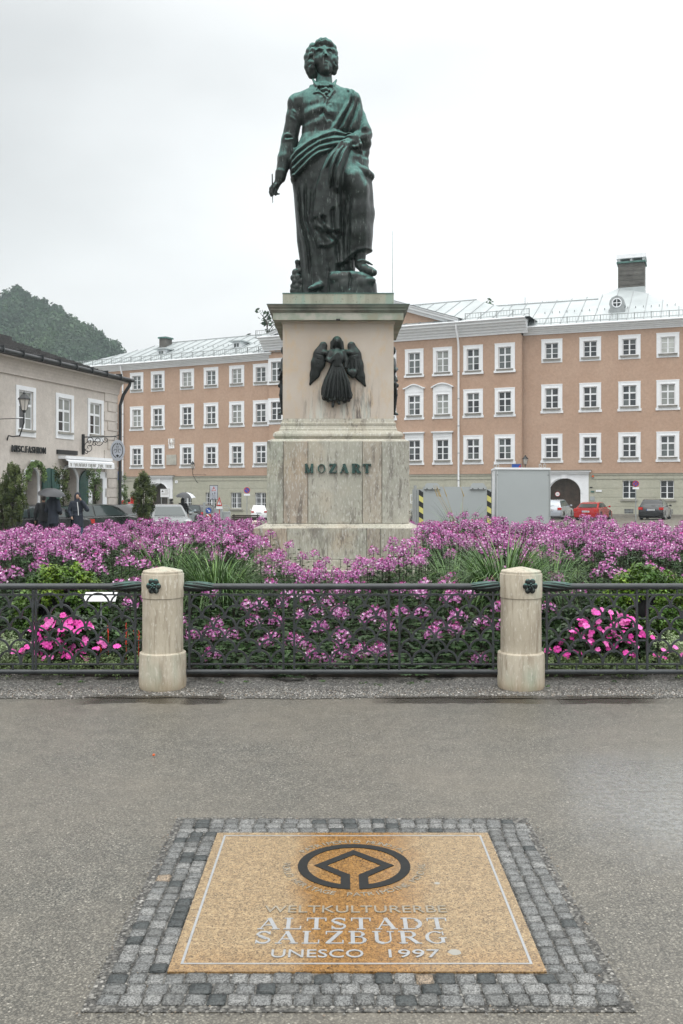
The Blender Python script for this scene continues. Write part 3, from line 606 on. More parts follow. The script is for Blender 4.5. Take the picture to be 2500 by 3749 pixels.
def make_muse(seed):
    fl = Field((-.24, -.16, -.02), (.24, .1, 1.14), .012)
    fl.loft([(0., 0, .13, 0, .05), (.12, 0, .12, 0, .07), (.4, .02, .11, 0, .09), (.62, 0, .10, 0, .08), (.78, -.01, .12, 0, .09), (.88, 0, .13, 0, .08), (.92, 0, .06, 0, .05)], .03)
    fl.ell((0, -.02, 1.02), (.06, .065, .08), .02); fl.caps([(-.1, 0, .86), (-.14, -.05, .68), (-.02, -.1, .72)], [.04, .035, .025], .02); fl.caps([(.1, 0, .86), (.15, -.04, .66), (.08, -.1, .55)], [.04, .035, .025], .02)
    for i in range(5): x = -.08+.04*i; fl.caps([(x*.6, -.07, .6), (x, -.09, .3), (x*1.3, -.06, .04)], [.01, .018, .016], .015)
    fl.caps([(-.12, -.02, .5), (.0, -.1, .46), (.13, -.02, .56)], [.02, .03, .02], .02); fl.ell((.05, -.06, -.0), (.05, .07, .04), .02)
    V, Q = fl.mesh(); return np_mesh('muse', V, Q, M['bronze_dark'], smooth=True)
me = make_muse(1)
for sx, lab in ((-1, 'dark bronze figure seen edge-on on the left flank of the pedestal'), (1, 'dark bronze figure seen edge-on on the right flank of the pedestal')):
    t = thing('side_relief', lab, 'relief', (-.05+sx*.835, 15.055, 2.79), 0, 'bronze reliefs on the pedestal flanks'); link('figure', me, t, rotz=sx*PI/2)

# ================= pedestal =================
PCX, PCY = -.05, 15.055
t = thing('pedestal', 'tall pale limestone pedestal streaked with stains, lettered MOZART', 'pedestal', (PCX, PCY, 0))
def sq_profile(name, prof, mat_, m=None, bevel=0.):
    mb = m or MB(); n = len(prof); vs = []
    for w, z in prof: vs += [(-w, -w, z), (w, -w, z), (w, w, z), (-w, w, z)]
    fs = [(4*k+i, 4*k+(i+1) % 4, 4*k+4+(i+1) % 4, 4*k+4+i) for k in range(n-1) for i in range(4)]+[(3, 2, 1, 0), (4*n-4, 4*n-3, 4*n-2, 4*n-1)]
    mb.add(vs, fs); o_ = mb.build(name, mat_, t); o_.color = (.44, .42, .35, 1); return o_
sq_profile('foundation_step', [(1.50, -.1), (1.50, .40), (1.49, .42)], M['stone'])
BLK = [(.385, .39, .325), (.42, .405, .335), (.42, .37, .29), (.44, .425, .36)]
BC = {'die': [BLK[0], (.41, .355, .285), (.42, .41, .345), (.42, .38, .31), (.40, .395, .335)], 'plinth': [(.43, .37, .29), (.42, .42, .35), (.40, .345, .28), (.41, .39, .32)], 'base': [BLK[3], BLK[1], BLK[3], BLK[0]]}
def block_course(name, w, z0, z1, cuts, topw=None, fw=.16):
    # four faces of separate ashlar slabs round a recessed core
    core = sq_profile('core', [(w-.012, z0+.003), (w-.012, z1-.003)], M['stone_dark'])
    variants = {}
    for face in range(4):
        cs = [-w]+list(cuts if face == 0 else [c*.9 for c in cuts])+[w]
        for a, b in zip(cs[:-1], cs[1:]):
            m = MB(); g = .004; d = -w-rng.uniform(0, .004); a2 = a+(g if a > -w else 0.); b2 = b-(g if b < w else 0.)
            if a <= -w: a2 = -w+.0005
            if b >= w: b2 = w-.0005
            c = .006
            m.add([(a2, d+c, z0), (b2, d+c, z0), (b2, d+c, z1), (a2, d+c, z1), (a2+c, d, z0+c), (b2-c, d, z0+c), (b2-c, d, z1-c), (a2+c, d, z1-c), (a2, d+.05, z0), (b2, d+.05, z0), (b2, d+.05, z1), (a2, d+.05, z1)],
                  [(4, 5, 6, 7), (0, 1, 5, 4), (1, 2, 6, 5), (2, 3, 7, 6), (3, 0, 4, 7), (8, 9, 1, 0), (9, 10, 2, 1), (10, 11, 3, 2), (11, 8, 0, 3)])
            o_ = m.build('stone_block', M['stone'], t, rotz=face*PI/2); o_.color = (*(BC[name][cs.index(a)] if face == 0 else BLK[int(rng.integers(4))]), 1)
block_course('base', 1.255, .42, .562, [-.55, .035, .6]); block_course('plinth', 1.24, .566, 1.02, [-.75, .42, .62])
sq_profile('plinth_weathering', [(1.24, 1.021), (1.06, 1.084)], M['stone'])
block_course('die', 1.055, 1.088, 2.306, [-.815, -.45, .36, .65])
sq_profile('base_moulding', [(1.052, 2.308), (.985, 2.345), (.94, 2.352), (.955, 2.366), (.975, 2.395), (.97, 2.425), (.945, 2.452), (.90, 2.468), (.885, 2.478), (.885, 2.50), (.875, 2.515), (.862, 2.56), (.872, 2.566), (.872, 2.592), (.852, 2.60), (.838, 2.66)], M['stone'])
sq_profile('shaft', [(.8366, 2.661), (.8366, 4.085)], M['stone_pale'])
sq_profile('necking', [(.8375, 4.0855), (.845, 4.10), (.858, 4.105), (.865, 4.124)], M['stone_pale'])
sq_profile('architrave', [(.975, 4.125), (.977, 4.232)], M['stone_arch'])
sq_profile('cornice', [(.985, 4.234), (.992, 4.246), (.995, 4.252), (1.015, 4.262), (1.02, 4.285), (1.03, 4.30), (1.045, 4.31), (1.048, 4.325), (1.056, 4.333), (1.0595, 4.342)], M['stone_dark'])
sq_profile('cornice_flashing', [(1.063, 4.343), (1.063, 4.349), (.95, 4.356)], M['copper'])
sq_profile('attic_block', [(.838, 4.357), (.838, 4.545)], M['stone_attic'])
for sy in (0,):
    m = MB(); m.box(-.03, .03, -.985, -.97, 4.115, 4.14); m.build('spout', M['black'], t)

# ================= lettering =================
def glyphs():
    # serif capitals on a unit height: list of (polyline, width) ; H hairline, B bold
    def arc(cx, cy, rx, ry, a0, a1, n=12): return [(cx+rx*math.cos(R(a0+(a1-a0)*i/n)), cy+ry*math.sin(R(a0+(a1-a0)*i/n))) for i in range(n+1)]
    h, b = .05, .15
    g = {}
    g['M'] = (1.08, [([(.12, .0), (.12, 1.)], h+.01), ([(.14, 1.), (.52, .05)], b), ([(.52, .05), (.9, 1.)], h), ([(.93, 0), (.93, 1.)], b), ([(0, .025), (.25, .025)], h), ([(.78, .025), (1.08, .025)], h), ([(0, .975), (.2, .975)], h), ([(.86, .975), (1.08, .975)], h)])
    def ring(cx, rx, wv, wh, a0=0, a1=360, n=28):
        return ('ring', cx, .5, rx, .5, wv, wh, a0, a1, n)
    g['O'] = (.92, [ring(.46, .46, b, h)])
    g['Z'] = (.8, [([(.04, .975), (.74, .975)], h), ([(.66, .97), (.12, .03)], b), ([(.05, .025), (.78, .025)], h), ([(.06, .98), (.06, .76)], h), ([(.76, .02), (.76, .26)], h)])
    g['A'] = (.9, [([(.12, .02), (.44, .98)], h), ([(.44, .98), (.76, .02)], b), ([(.22, .36), (.62, .36)], h), ([(0, .025), (.26, .025)], h), ([(.6, .025), (.92, .025)], h)])
    g['R'] = (.88, [([(.17, 0), (.17, 1)], b), ([(.0, .975), (.45, .975)]+arc(.45, .74, .2, .235, 90, -90)+[(.2, .505)], h+.015), ([(.62, .86), (.67, .74), (.62, .62)], b*.8), ([(.42, .5), (.74, .03)], b), ([(0, .025), (.34, .025)], h), ([(.64, .025), (.92, .025)], h)])
    g['T'] = (.82, [([(.41, 0), (.41, 1)], b), ([(.0, .975), (.82, .975)], h), ([(.02, .98), (.02, .74)], h), ([(.8, .98), (.8, .74)], h), ([(.24, .025), (.58, .025)], h)])
    g['L'] = (.74, [([(.17, 0), (.17, 1)], b), ([(0, .025), (.7, .025)], h), ([(.69, .02), (.69, .28)], h), ([(0, .975), (.34, .975)], h)])
    g['S'] = (.66, [(arc(.33, .745, .24, .225, 20, 150)+arc(.33, .745, .26, .225, 170, 230)[:5]+[(.3, .53), (.42, .46)]+arc(.33, .26, .26, .235, 40, -160), .09), ([(.58, .98), (.58, .74)], h), ([(.06, .02), (.06, .28)], h), ([(.18, .62), (.46, .4)], b)])
    g['D'] = (.9, [([(.17, 0), (.17, 1)], b), ([(0, .975), (.42, .975)]+arc(.42, .5, .4, .475, 90, -90)+[(0, .025)], h), (arc(.42, .5, .37, .42, 55, -55), b*.95)])
    g['B'] = (.8, [([(.17, 0), (.17, 1)], b), ([(0, .975), (.4, .975)]+arc(.4, .755, .2, .22, 90, -90)+[(.2, .535)], h+.01), ([(.2, .535), (.44, .535)]+arc(.44, .28, .23, .255, 90, -90)+[(0, .025)], h+.01), ([(.58, .85), (.62, .755), (.58, .66)], b*.75), ([(.63, .4), (.68, .28), (.63, .15)], b*.8)])
    g['U'] = (.9, [([(.17, 1), (.17, .3)]+arc(.45, .3, .28, .27, 180, 270), b*.9), (arc(.45, .3, .3, .27, 270, 360)+[(.75, 1.)], h+.01), ([(0, .975), (.34, .975)], h), ([(.62, .975), (.9, .975)], h)])
    g['G'] = (.92, [('ring', .46, .5, .44, .5, b, h, 50, 325, 22), ([(.74, .46), (.74, .1)], b*.85), ([(.58, .46), (.9, .46)], h), ([(.78, .96), (.78, .7)], h)])
    return g
GL = glyphs()
def stroke(mb, pts, w, y0, y1, f, m=0):
    for (x0, z0), (x1, z1) in zip(pts[:-1], pts[1:]):
        dx, dz = x1-x0, z1-z0; l = math.hypot(dx, dz) or 1e-6; nx, nz = -dz/l*w/2, dx/l*w/2; ex, ez = dx/l*w*.12, dz/l*w*.12
        q = [(x0-nx-ex, z0-nz-ez), (x1-nx+ex, z1-nz+ez), (x1+nx+ex, z1+nz+ez), (x0+nx-ex, z0+nz-ez)]
        j = rng.uniform(0, .0008); mb.prism([f(*p) for p in q], y0-j, y1, m)
def letter(mb, ch, x, z, hgt, wid, y0, y1, bold=1., m=0):
    adv, st = GL[ch]
    f = lambda a, b_: (x+a*wid, z+b_*hgt)
    for s_ in st:
        if s_[0] == 'ring':
            _, cx, cz, rx, rz, wv, wh, a0, a1, n = s_
            A = [R(a0+(a1-a0)*i/n) for i in range(n+1)]
            oo = [f(cx+rx*math.cos(a), cz+rz*math.sin(a)) for a in A]; ii = [f(cx+(rx-wv)*math.cos(a), cz+(rz-wh)*math.sin(a)) for a in A]
            mb.strip(oo, ii, y0, y1, m, False)
        else: stroke(mb, s_[0], s_[1]*bold, y0, y1, f, m)
    return adv*wid
# MOZART in bronze on the die front (front plane y=14.0); local to pedestal
def zz(y): return EH-(y-HZ)/F*14.
def xx(x): return (x-CX)/F*14.
for ch, x0, x1 in (('M', 1116, 1147), ('O', 1163, 1191), ('Z', 1205, 1232), ('A', 1244, 1275), ('R', 1288, 1320), ('T', 1329, 1357)):
    m = MB(); adv = GL[ch][0]; letter(m, ch, xx(x0)-PCX, zz(1731), zz(1699)-zz(1731), (xx(x1)-xx(x0))/adv, -1.055-.04, -1.05, 2.1); m.build('letter', M['bronze_letter'], t)

def text_mesh(s, size, ext, font_space=1., bold=0.):
    cu = bpy.data.curves.new('text', 'FONT'); cu.body = s; cu.size = size; cu.extrude = ext; cu.offset = bold; cu.space_character = font_space; cu.resolution_u = 3
    o_ = bpy.data.objects.new('text', cu); COL.objects.link(o_); dg = bpy.context.evaluated_depsgraph_get(); dg.update()
    me = bpy.data.meshes.new_from_object(o_.evaluated_get(dg)); bpy.data.objects.remove(o_); bpy.data.curves.remove(cu)
    v = np.empty(len(me.vertices)*3, np.float32); me.vertices.foreach_get('co', v); v = v.reshape(-1, 3)
    fs = [tuple(p.vertices) for p in me.polygons]; bpy.data.meshes.remove(me)
    return v, fs
def fit_text(s, x0, x1, z0, z1, ext=.002, bold=0., space=1.):
    v, fs = text_mesh(s, 1., ext, space, bold)
    lo, hi = v.min(0), v.max(0)
    v = v.copy(); v[:, 0] = x0+(v[:, 0]-lo[0])/(hi[0]-lo[0])*(x1-x0); v[:, 1] = z0+(v[:, 1]-lo[1])/(hi[1]-lo[1])*(z1-z0)
    return v, fs
# ================= ground of the square =================
nx, ny = 70, 120
xs = np.concatenate([np.linspace(-1500, -60, 8), np.linspace(-55, 55, 56), np.linspace(60, 1500, 8)]); ys = np.concatenate([np.linspace(-60, 17, 8), np.linspace(18, 110, 60), np.linspace(120, 2500, 10)])
V = np.array([(x, y, G(x, y) if y > 17.9 else 0.) for y in ys for x in xs]); n_ = len(xs)
Fq = np.array([(j*n_+i, j*n_+i+1, (j+1)*n_+i+1, (j+1)*n_+i) for j in range(len(ys)-1) for i in range(n_-1)])
tag(link('ground', np_mesh('ground', V, Fq, M['asphalt'])), 'damp grey-brown asphalt of the square with wet sheen', None, None, 'structure')
# gravel strip under the railing and the planting bed
m = MB(); edge = []
X_ = np.linspace(-5.2, 5.2, 105)
for x in X_: edge.append((x, 7.19+.018*math.sin(3.1*x)+.012*math.sin(9.7*x+1)+rng.uniform(-.012, .012)))
vs = [(x, y, .004) for x, y in edge]+[(x, 8.05, .012) for x, _ in edge]; n_ = len(edge)
m.add(vs, [(i, i+1, n_+i+1, n_+i) for i in range(n_-1)])
tag(m.build('gravel_strip', M['gravel']), 'strip of grey gravel under the iron railing', None, None, 'structure')
m = MB(); rr = 60
pts = [(-.05+7.9*math.cos(2*PI*i/rr)*1.25, max(7.95, 15.3+7.35*math.sin(2*PI*i/rr)*1.02)) for i in range(rr)]
m.add([(x, y, .05-.0*y) for x, y in pts]+[(x, y, -.3) for x, y in pts], [tuple(range(rr))]+[(i, rr+i, rr+(i+1) % rr, (i+1) % rr) for i in range(rr)])
tag(m.build('planting_soil', M['soil']), 'dark soil of the flower bed round the pedestal', None, None, 'structure')
# loose pebbles
def pebbles(n, area, smin, smax, mats, name, zf=lambda x, y: .005, dens=None):
    P = []; 
    while len(P) < n:
        x = rng.uniform(area[0], area[1]); y = rng.uniform(area[2], area[3])
        if dens is None or rng.random() < dens(x, y): P.append((x, y, zf(x, y)))
    P = np.array(P); base = np.array([(1, 0, 0), (0, 1, 0), (-1, 0, 0), (0, -1, 0), (0, 0, .7), (.5, .5, .5), (-.5, .5, .5)], float)
    T = np.array([(0, 1, 5), (1, 6, 5), (1, 2, 6), (5, 6, 4), (0, 5, 4), (6, 2, 4), (2, 3, 4), (3, 0, 4)])
    s = rng.uniform(smin, smax, (n, 1, 1))*rng.uniform(.7, 1.2, (n, 1, 3)); a = rng.uniform(0, 2*PI, n); c, q = np.cos(a), np.sin(a)
    B = base[None]*s; X = B[..., 0]*c[:, None]-B[..., 1]*q[:, None]; Y = B[..., 0]*q[:, None]+B[..., 1]*c[:, None]
    V = np.stack([X, Y, B[..., 2]], -1)+P[:, None]; Fc = (T[None]+np.arange(n)[:, None, None]*7).reshape(-1, 3)
    mi = np.repeat(rng.integers(0, len(mats), n), 8)
    return np_mesh(name, V.reshape(-1, 3), Fc, mats, mi)
pm = [plain('pebble_dark', (.07, .067, .06), .45), plain('pebble_grey', (.20, .195, .18), .5), plain('pebble_pale', (.44, .42, .39), .5), plain('pebble_brown', (.2, .16, .12), .5)]
tag(link('pebbles', pebbles(22000, (-3.2, 3.2, 7.15, 8.1), .003, .0085, [pm[1], pm[0], pm[1], pm[2], pm[3], pm[1]], 'pebbles', dens=lambda x, y: (0. if (-1.95 < x < -.9 or .3 < x < 2.35) else .25) if y < 7.27 else 1.)), 'loose gravel stones under the railing', None, None, 'stuff')
def gp(x, y): q = 3450*EH/(y-HZ); return ((x-CX)/F*q, q)
# ================= plaque and cobbles =================
x0, x1, y0, y1 = -.574, .676, 3.105, 4.36
t = thing('heritage_plaque', 'polished golden granite plaque let into the asphalt, lettered WELTKULTURERBE', 'plaque', (.05, 3.73, 0))
g = NT('golden_granite'); v = g.vor(200.); lum = g.n('RGBToBW'); g.l(v.outputs['Color'], lum.inputs[0])
c = g.ramp(lum.outputs[0], [(.08, (.09, .06, .035)), (.3, (.22, .15, .08)), (.55, (.31, .215, .11)), (.85, (.39, .295, .17))])
n1 = g.noise(55., detail=4); c = g.mix(1., c, g.ramp(n1, [(.35, .72), (.65, 1.1)]), 'MULTIPLY')
sx = g.n('SeparateXYZ'); g.l(g.geo.outputs['Position'], sx.inputs[0])
ed = g.noise(6., detail=4); xa = g.math('ADD', sx.outputs[0], g.math('MULTIPLY', g.math('SUBTRACT', ed, .5), .18))
band = g.math('MULTIPLY', g.rng(xa, -.22, -.10), g.rng(xa, .36, .20)); band = g.math('MAXIMUM', band, g.math('MULTIPLY', g.rng(sx.outputs[1], 3.30, 3.12), .5))
c = g.mix(band, c, g.mix(1., c, (.88, .64, .33), 'MULTIPLY'))       # wetter, darker stretch of stone through the middle
M['granite'] = g.set(c, g.rng(band, 0., 1., .42, .25), 0., g.bump(g.noise(60.), .08, .002), .5)
m = MB(); m.box(x0-.05, x1-.05, y0-3.73, y1-3.73, -.05, .010); m.build('slab', M['granite'], t)
M['alu'] = plain('brushed_aluminium', (.36, .37, .38), .42, .3, var=.1, sc=30.); M['blackstone'] = plain('black_granite_inlay', (.008, .009, .009), .5, var=.3, sc=40., spec=.25)
def flatpart(name, v, fs, mat_, z=.012):     # 2D (x,y) art laid on the slab
    me = bpy.data.meshes.new(name); me.from_pydata([(float(a)-.05, float(b)-3.73, float(z+c_)) for a, b, c_ in v], [], fs); me.materials.append(mat_); return link(name, me, t)
bx = (-.5387, .6395, 3.152, 4.323)
for nm, q in (('border_strip', (bx[0], bx[1], bx[2], bx[2]+.007)), ('border_strip', (bx[0], bx[1], bx[3]-.007, bx[3])), ('border_strip', (bx[0], bx[0]+.009, bx[2]+.007, bx[3]-.007)), ('border_strip', (bx[1]-.009, bx[1], bx[2]+.007, bx[3]-.007))):
    m = MB(); m.box(q[0]-.05, q[1]-.05, q[2]-3.73, q[3]-3.73, .0095, .0118); m.build(nm, M['alu'], t)
# world heritage emblem: ring open at the foot joined to a square on its corner
def ext2(poly, z0=.0095, z1=.0125):
    n = len(poly); return [(p[0], p[1], z0) for p in poly]+[(p[0], p[1], z1) for p in poly], [tuple(range(n, 2*n)), tuple(range(n-1, -1, -1))]+[(i, (i+1) % n, n+(i+1) % n, n+i) for i in range(n)]
ec = (.053, 3.977); m = MB(); Ro, Ri = .237, .197
for sgn in (-1, 1):
    A = [R(-85.6+175.6*i/40) for i in range(41)]
    ao = [(Ro*math.cos(a), Ro*math.sin(a)) for a in A]; ai = [(Ri*math.cos(a), Ri*math.sin(a)) for a in [R(-73.5+163.5*i/40) for i in range(41)]]
    poly = [(.018, -.2363)]+ao[1:]
    for k in range(40):
        q = [ao[k], ao[k+1], ai[k+1], ai[k]] if k else [(.018, -.2363), ao[1], ai[1], ai[0]]
        q = [(ec[0]+sgn*a, ec[1]+b) for a, b in q]
        if sgn < 0: q = q[::-1]
        v_, f_ = ext2(q); m.add([(a-.05, b-3.73, c_) for a, b, c_ in v_], f_)
    for q in ([(.018, -.2363), (.056, -.189), (.056, -.112), (.018, -.097)], [(.018, -.097), (.056, -.112), (.168, 0), (.115, 0)], [(.115, 0), (.168, 0), (0, .168), (0, .115)]):
        q = [(ec[0]+sgn*a, ec[1]+b) for a, b in q]
        if sgn < 0: q = q[::-1]
        v_, f_ = ext2(q, .0095, .0126); m.add([(a-.05, b-3.73, c_) for a, b, c_ in v_], f_)
m.build('emblem', M['blackstone'], t)
M['alu_dull'] = plain('dulled_metal_letters', (.27, .24, .19), .45, .2, var=.2, sc=30.)
def put_text(s, xa, xb, ya, yb, bold=.0, mt='alu'): 
    v, fs = fit_text(s, xa, xb, ya, yb, .0012, bold); par = list(range(len(v)))
    def fd(i):
        while par[i] != i: par[i] = par[par[i]]; i = par[i]
        return i
    for f in fs:
        for q in f[1:]: par[fd(q)] = fd(f[0])
    gr = {}
    for f in fs: gr.setdefault(fd(f[0]), []).append(f)
    for g_ in gr.values():
        ids = sorted({i for f in g_ for i in f}); mp_ = {a: b for b, a in enumerate(ids)}; flatpart('letter', v[ids], [tuple(mp_[i] for i in f) for f in g_], M[mt])
put_text('WELTKULTURERBE', -.291, .396, 3.532, 3.590, .0, 'alu_dull')
put_text('UNESCO', -.240, .0747, 3.194, 3.249, .002); put_text('1997', .161, .336, 3.194, 3.249, .002)
def serif_line(s, xa, xb, ya, yb, gap=.2):
    tot = sum(GL[c_][0] for c_ in s)+gap*(len(s)-1); w = (xb-xa)/tot; m = MB(); x = xa
    for c_ in s:      # letter art is in x,z with depth y: lay it flat
        m = MB(); letter(m, c_, x, ya, yb-ya, w, 0, .0022, 1.15); x += (GL[c_][0]+gap)*w; flatpart('letter', [(a, c2, .0022-b) for a, b, c2 in m.v], m.f, M['alu'], .0098)
serif_line('ALTSTADT', -.3035, .385, 3.401, 3.489); serif_line('SALZBURG', -.305, .373, 3.294, 3.384)
def ring_text(s, rad, a0, a1, inward, size=.046):
    n = len(s)
    for i, ch in enumerate(s):
        if ch == ' ': continue
        V_, F_ = [], []
        a = R(a0+(a1-a0)*(i+.5)/n); v, fs = text_mesh(ch, size, .001, 1., .0); v = v.copy(); v[:, 0] -= (v[:, 0].max()+v[:, 0].min())/2; v[:, 0] *= 1.0
        th = a+PI/2 if inward else a-PI/2; r_ = rad+(.012 if inward else -.02)
        px, py = ec[0]+r_*math.cos(a), ec[1]+r_*math.sin(a); c_, s_ = math.cos(th), math.sin(th); b = len(V_)
        V_ += [(px+p[0]*c_-p[1]*s_, py+p[0]*s_+p[1]*c_, p[2]) for p in v]; F_ += [tuple(b+k for k in f) for f in fs]
        flatpart('ring_letter', V_, F_, M['alu_dull'], .0112)
ring_text('WORLD HERITAGE', .288, 176, 255, True); ring_text('PATRIMOINE MONDIAL', .288, 263, 364, True); ring_text('PATRIMONIO MUNDIAL', .275, 148, 32, False)
for cx_, cy_, r_ in ((.385, 3.80, .012), (.388, 3.235, .022)):
    m = MB(); m.add([(cx_-.05+r_*math.cos(k*PI/5)*(1+.2*math.sin(k*3)), cy_-3.73+r_*math.sin(k*PI/5), .0104) for k in range(10)], [tuple(range(10))]); m.build('stain', M['greytrim'], t)
# cobbles: three rings of small setts, each stone its own piece
t = thing('cobble_border', 'border of small grey granite setts laid round the golden plaque', 'cobbles', (.05, 3.73, 0))
cobm = []
for nm, col in (('granite_sett', (.13, .133, .13)), ('granite_sett_light', (.175, .176, .17)), ('basalt_sett', (.038, .044, .044)), ('brown_sett', (.22, .17, .12)), ('granite_sett_mid', (.105, .107, .103))):
    q = NT(nm); v = q.vor(240., rnd=1.); lum = q.n('RGBToBW'); q.l(v.outputs['Color'], lum.inputs[0])
    c = q.mix(q.ramp(lum.outputs[0], [(.2, 0.), (.8, 1.)]), tuple(k*.4 for k in col), tuple(k*1.6 for k in col)); cobm.append(q.set(c, .4, 0., q.bump(q.noise(90., detail=5), .6, .005), .5))
stones = {}
for mi_, mt in enumerate(cobm):
    for k in range(3):
        r = np.random.default_rng(50+mi_*5+k); b = MB(); n = 8
        ang = [PI/4*i+PI/8 for i in range(8)]
        sq = [(1, .8), (.8, 1), (-.8, 1), (-1, .8), (-1, -.8), (-.8, -1), (.8, -1), (1, -.8)]
        sq = [(a*(1-r.uniform(0, .10)), c_*(1-r.uniform(0, .10))) for a, c_ in sq]
        lay = [(1.0, -.03), (.99, .006), (.92, .0105+r.uniform(0, .0015)), (.5, .0115+r.uniform(-.001, .0015))]
        vs = [(a*s_*.5, c_*s_*.5, z+(r.uniform(-.0015, .0015) if z > 0 else 0)) for s_, z in lay for a, c_ in sq]
        fs = [(8*l_+i, 8*l_+(i+1) % 8, 8*l_+8+(i+1) % 8, 8*l_+8+i) for l_ in range(3) for i in range(8)]+[tuple(range(24, 32))]
        b.add(vs, fs); stones[(mi_, k)] = b.mesh('cobblestone', mt, 50)
def pick(darkp): 
    u = rng.random(); return 2 if u < darkp else 3 if u < darkp+.006 else 1 if u < darkp+.3 else 4 if u < darkp+.5 else 0
def sett(x, y, sx_, sy_, dp):
    o = link('cobblestone', stones[(pick(dp), int(rng.integers(3)))], t, (x-.05, y-3.73, rng.uniform(-.003, .001)), rng.choice([0, PI])+rng.uniform(-.05, .05)); o.scale = (sx_*.985, sy_*.985, 1.); return o
OX0, OX1, OY0, OY1 = -.762, .866, 2.908, 4.545
rows = [(OY0+.031, .062), (OY0+.094, .062), (OY0+.158, .062)]
for y, w in rows:
    x = OX0+.03
    while x < OX1-.01:
        sw = rng.uniform(.058, .078); sett(min(x+sw/2-.03, OX1-.02), y+rng.uniform(-.003, .003), sw, w, .13); x += sw
for y, w in [(OY1-.031, .06), (OY1-.092, .06), (OY1-.152, .056)]:
    x = OX0+.03
    while x < OX1-.01:
        sw = rng.uniform(.058, .078); sett(min(x+sw/2-.03, OX1-.02), y+rng.uniform(-.003, .003), sw, w, .16); x += sw
for side in (0, 1):
    for k in range(3):
        xc = (OX0+.031+.0625*k) if side == 0 else (OX1-.031-.0625*k)
        y = y0
        while y < y1-.02:
            sl_ = rng.uniform(.052, .068); sett(xc+rng.uniform(-.003, .003), y+sl_/2, .061, sl_, .26 if side == 0 else .05); y += sl_
m = MB(); m.box(OX0-.035, OX1+.035, OY0-.03, OY1+.03, -.04, .0035)
tag(m.build('mortar_bed', M['gravel']), 'gritty mortar bed showing between the setts round the plaque', None, None, 'structure')
def ringd(x, y): 
    inside = OX0-.01 < x < OX1+.01 and OY0-.01 < y < OY1+.01
    core_ = x0-.02 < x < x1+.02 and y0-.02 < y < y1+.02
    return 0. if core_ else (.35 if inside else 1.)
tag(link('grit', pebbles(1500, (OX0-.06, OX1+.06, OY0-.055, OY1+.05), .002, .0055, [pm[1], pm[1], pm[1], pm[3], pm[0], pm[0]], 'grit', dens=ringd)), 'loose grit lying along the edges of the setts', None, None, 'stuff')
m = MB(); q = gp(563, 2771); m.sphere((q[0], q[1], .012), (.009, .008, .008), 8, 5); tag(m.build('fallen_berry', M['pink_lt']), 'tiny orange berry lying on the asphalt left of the plaque', 'berry')

# ================= bollards and railing =================
def bollard(x, lab, ra):
    t = thing('bollard', lab, 'bollard', (x, 7.58, 0), ra, 'stone bollards of the railing')
    m = MB(); m.lathe([(.178, 0), (.186, .02), (.189, .06), (.187, .27), (.184, .288), (.176, .294), (.163, .298)], 40, cap=True); m.build('base', M['stone_bollard'], t, 40)
    m = MB(); m.lathe([(.163, .2985), (.162, .50), (.161, .727)], 40, cap=False); m.build('shaft', M['stone_bollard'], t, 40)
    m = MB(); m.lathe([(.163, .728), (.1685, .732), (.169, .915), (.166, .922), (.160, .924), (.159, .940), (.153, .946), (.08, .962), (.02, .974), (.001, .976)], 40); m.build('cap', M['stone_bollard'], t, 25)
    m = MB()
    for k in range(6):
        a = PI/3*k; cx_, cz_ = .036*math.cos(a), .036*math.sin(a)
        m.sphere((cx_*1.1, -.172, .835+cz_*1.1), (.025, .014, .025), 8, 5)
    for k in range(5):
        a = 2*PI/5*k+.4; m.sphere((.016*math.cos(a), -.184, .835+.016*math.sin(a)), (.013, .012, .013), 7, 4)
    m.sphere((0, -.192, .835), (.009, .009, .009), 6, 4); m.build('rosette', M['bronze'], t, 60); return t
bollard(-1.437, 'round limestone bollard at the left of the central railing with bronze rosette', R(-14)); bollard(1.443, 'round limestone bollard at the right of the central railing with chipped base', R(14))
for q, l_ in ((-2.05, 'distant limestone bollard top seen behind the flowers left of the pedestal'),):
    b = bollard(q, l_, R(180)); b.location = (q, 22.3, -.12)
FY = 7.6
AR = 10
arc_me = {}
def arch_mesh(kind, w):
    k = (kind, round(w, 3))
    if k in arc_me: return arc_me[k]
    m = MB(); r = w/2-.004; a0, a1 = {'full': (0, 180), 'left': (90, 180), 'right': (0, 90)}[kind]; n = AR if kind == 'full' else AR//2
    pts = [(r*math.cos(R(a0+(a1-a0)*i/n)), r*math.sin(R(a0+(a1-a0)*i/n))) for i in range(n+1)]
    if kind in ('full', 'right'): pts = [(r+.0015, -.022)]+pts
    if kind in ('full', 'left'): pts = pts+[(-r-.0015, -.022)]
    oo = []; ii = []
    for i, p in enumerate(pts):
        a = pts[max(i-1, 0)]; b = pts[min(i+1, len(pts)-1)]; dx, dz = b[0]-a[0], b[1]-a[1]; l_ = math.hypot(dx, dz); nx_, nz_ = dz/l_*.0075, -dx/l_*.0075
        oo.append((p[0]+nx_, p[1]+nz_)); ii.append((p[0]-nx_, p[1]-nz_))
    m.strip(oo, ii, -.006, .006, 0, False); arc_me[k] = m.mesh('scale_arch', M['iron']); return arc_me[k]
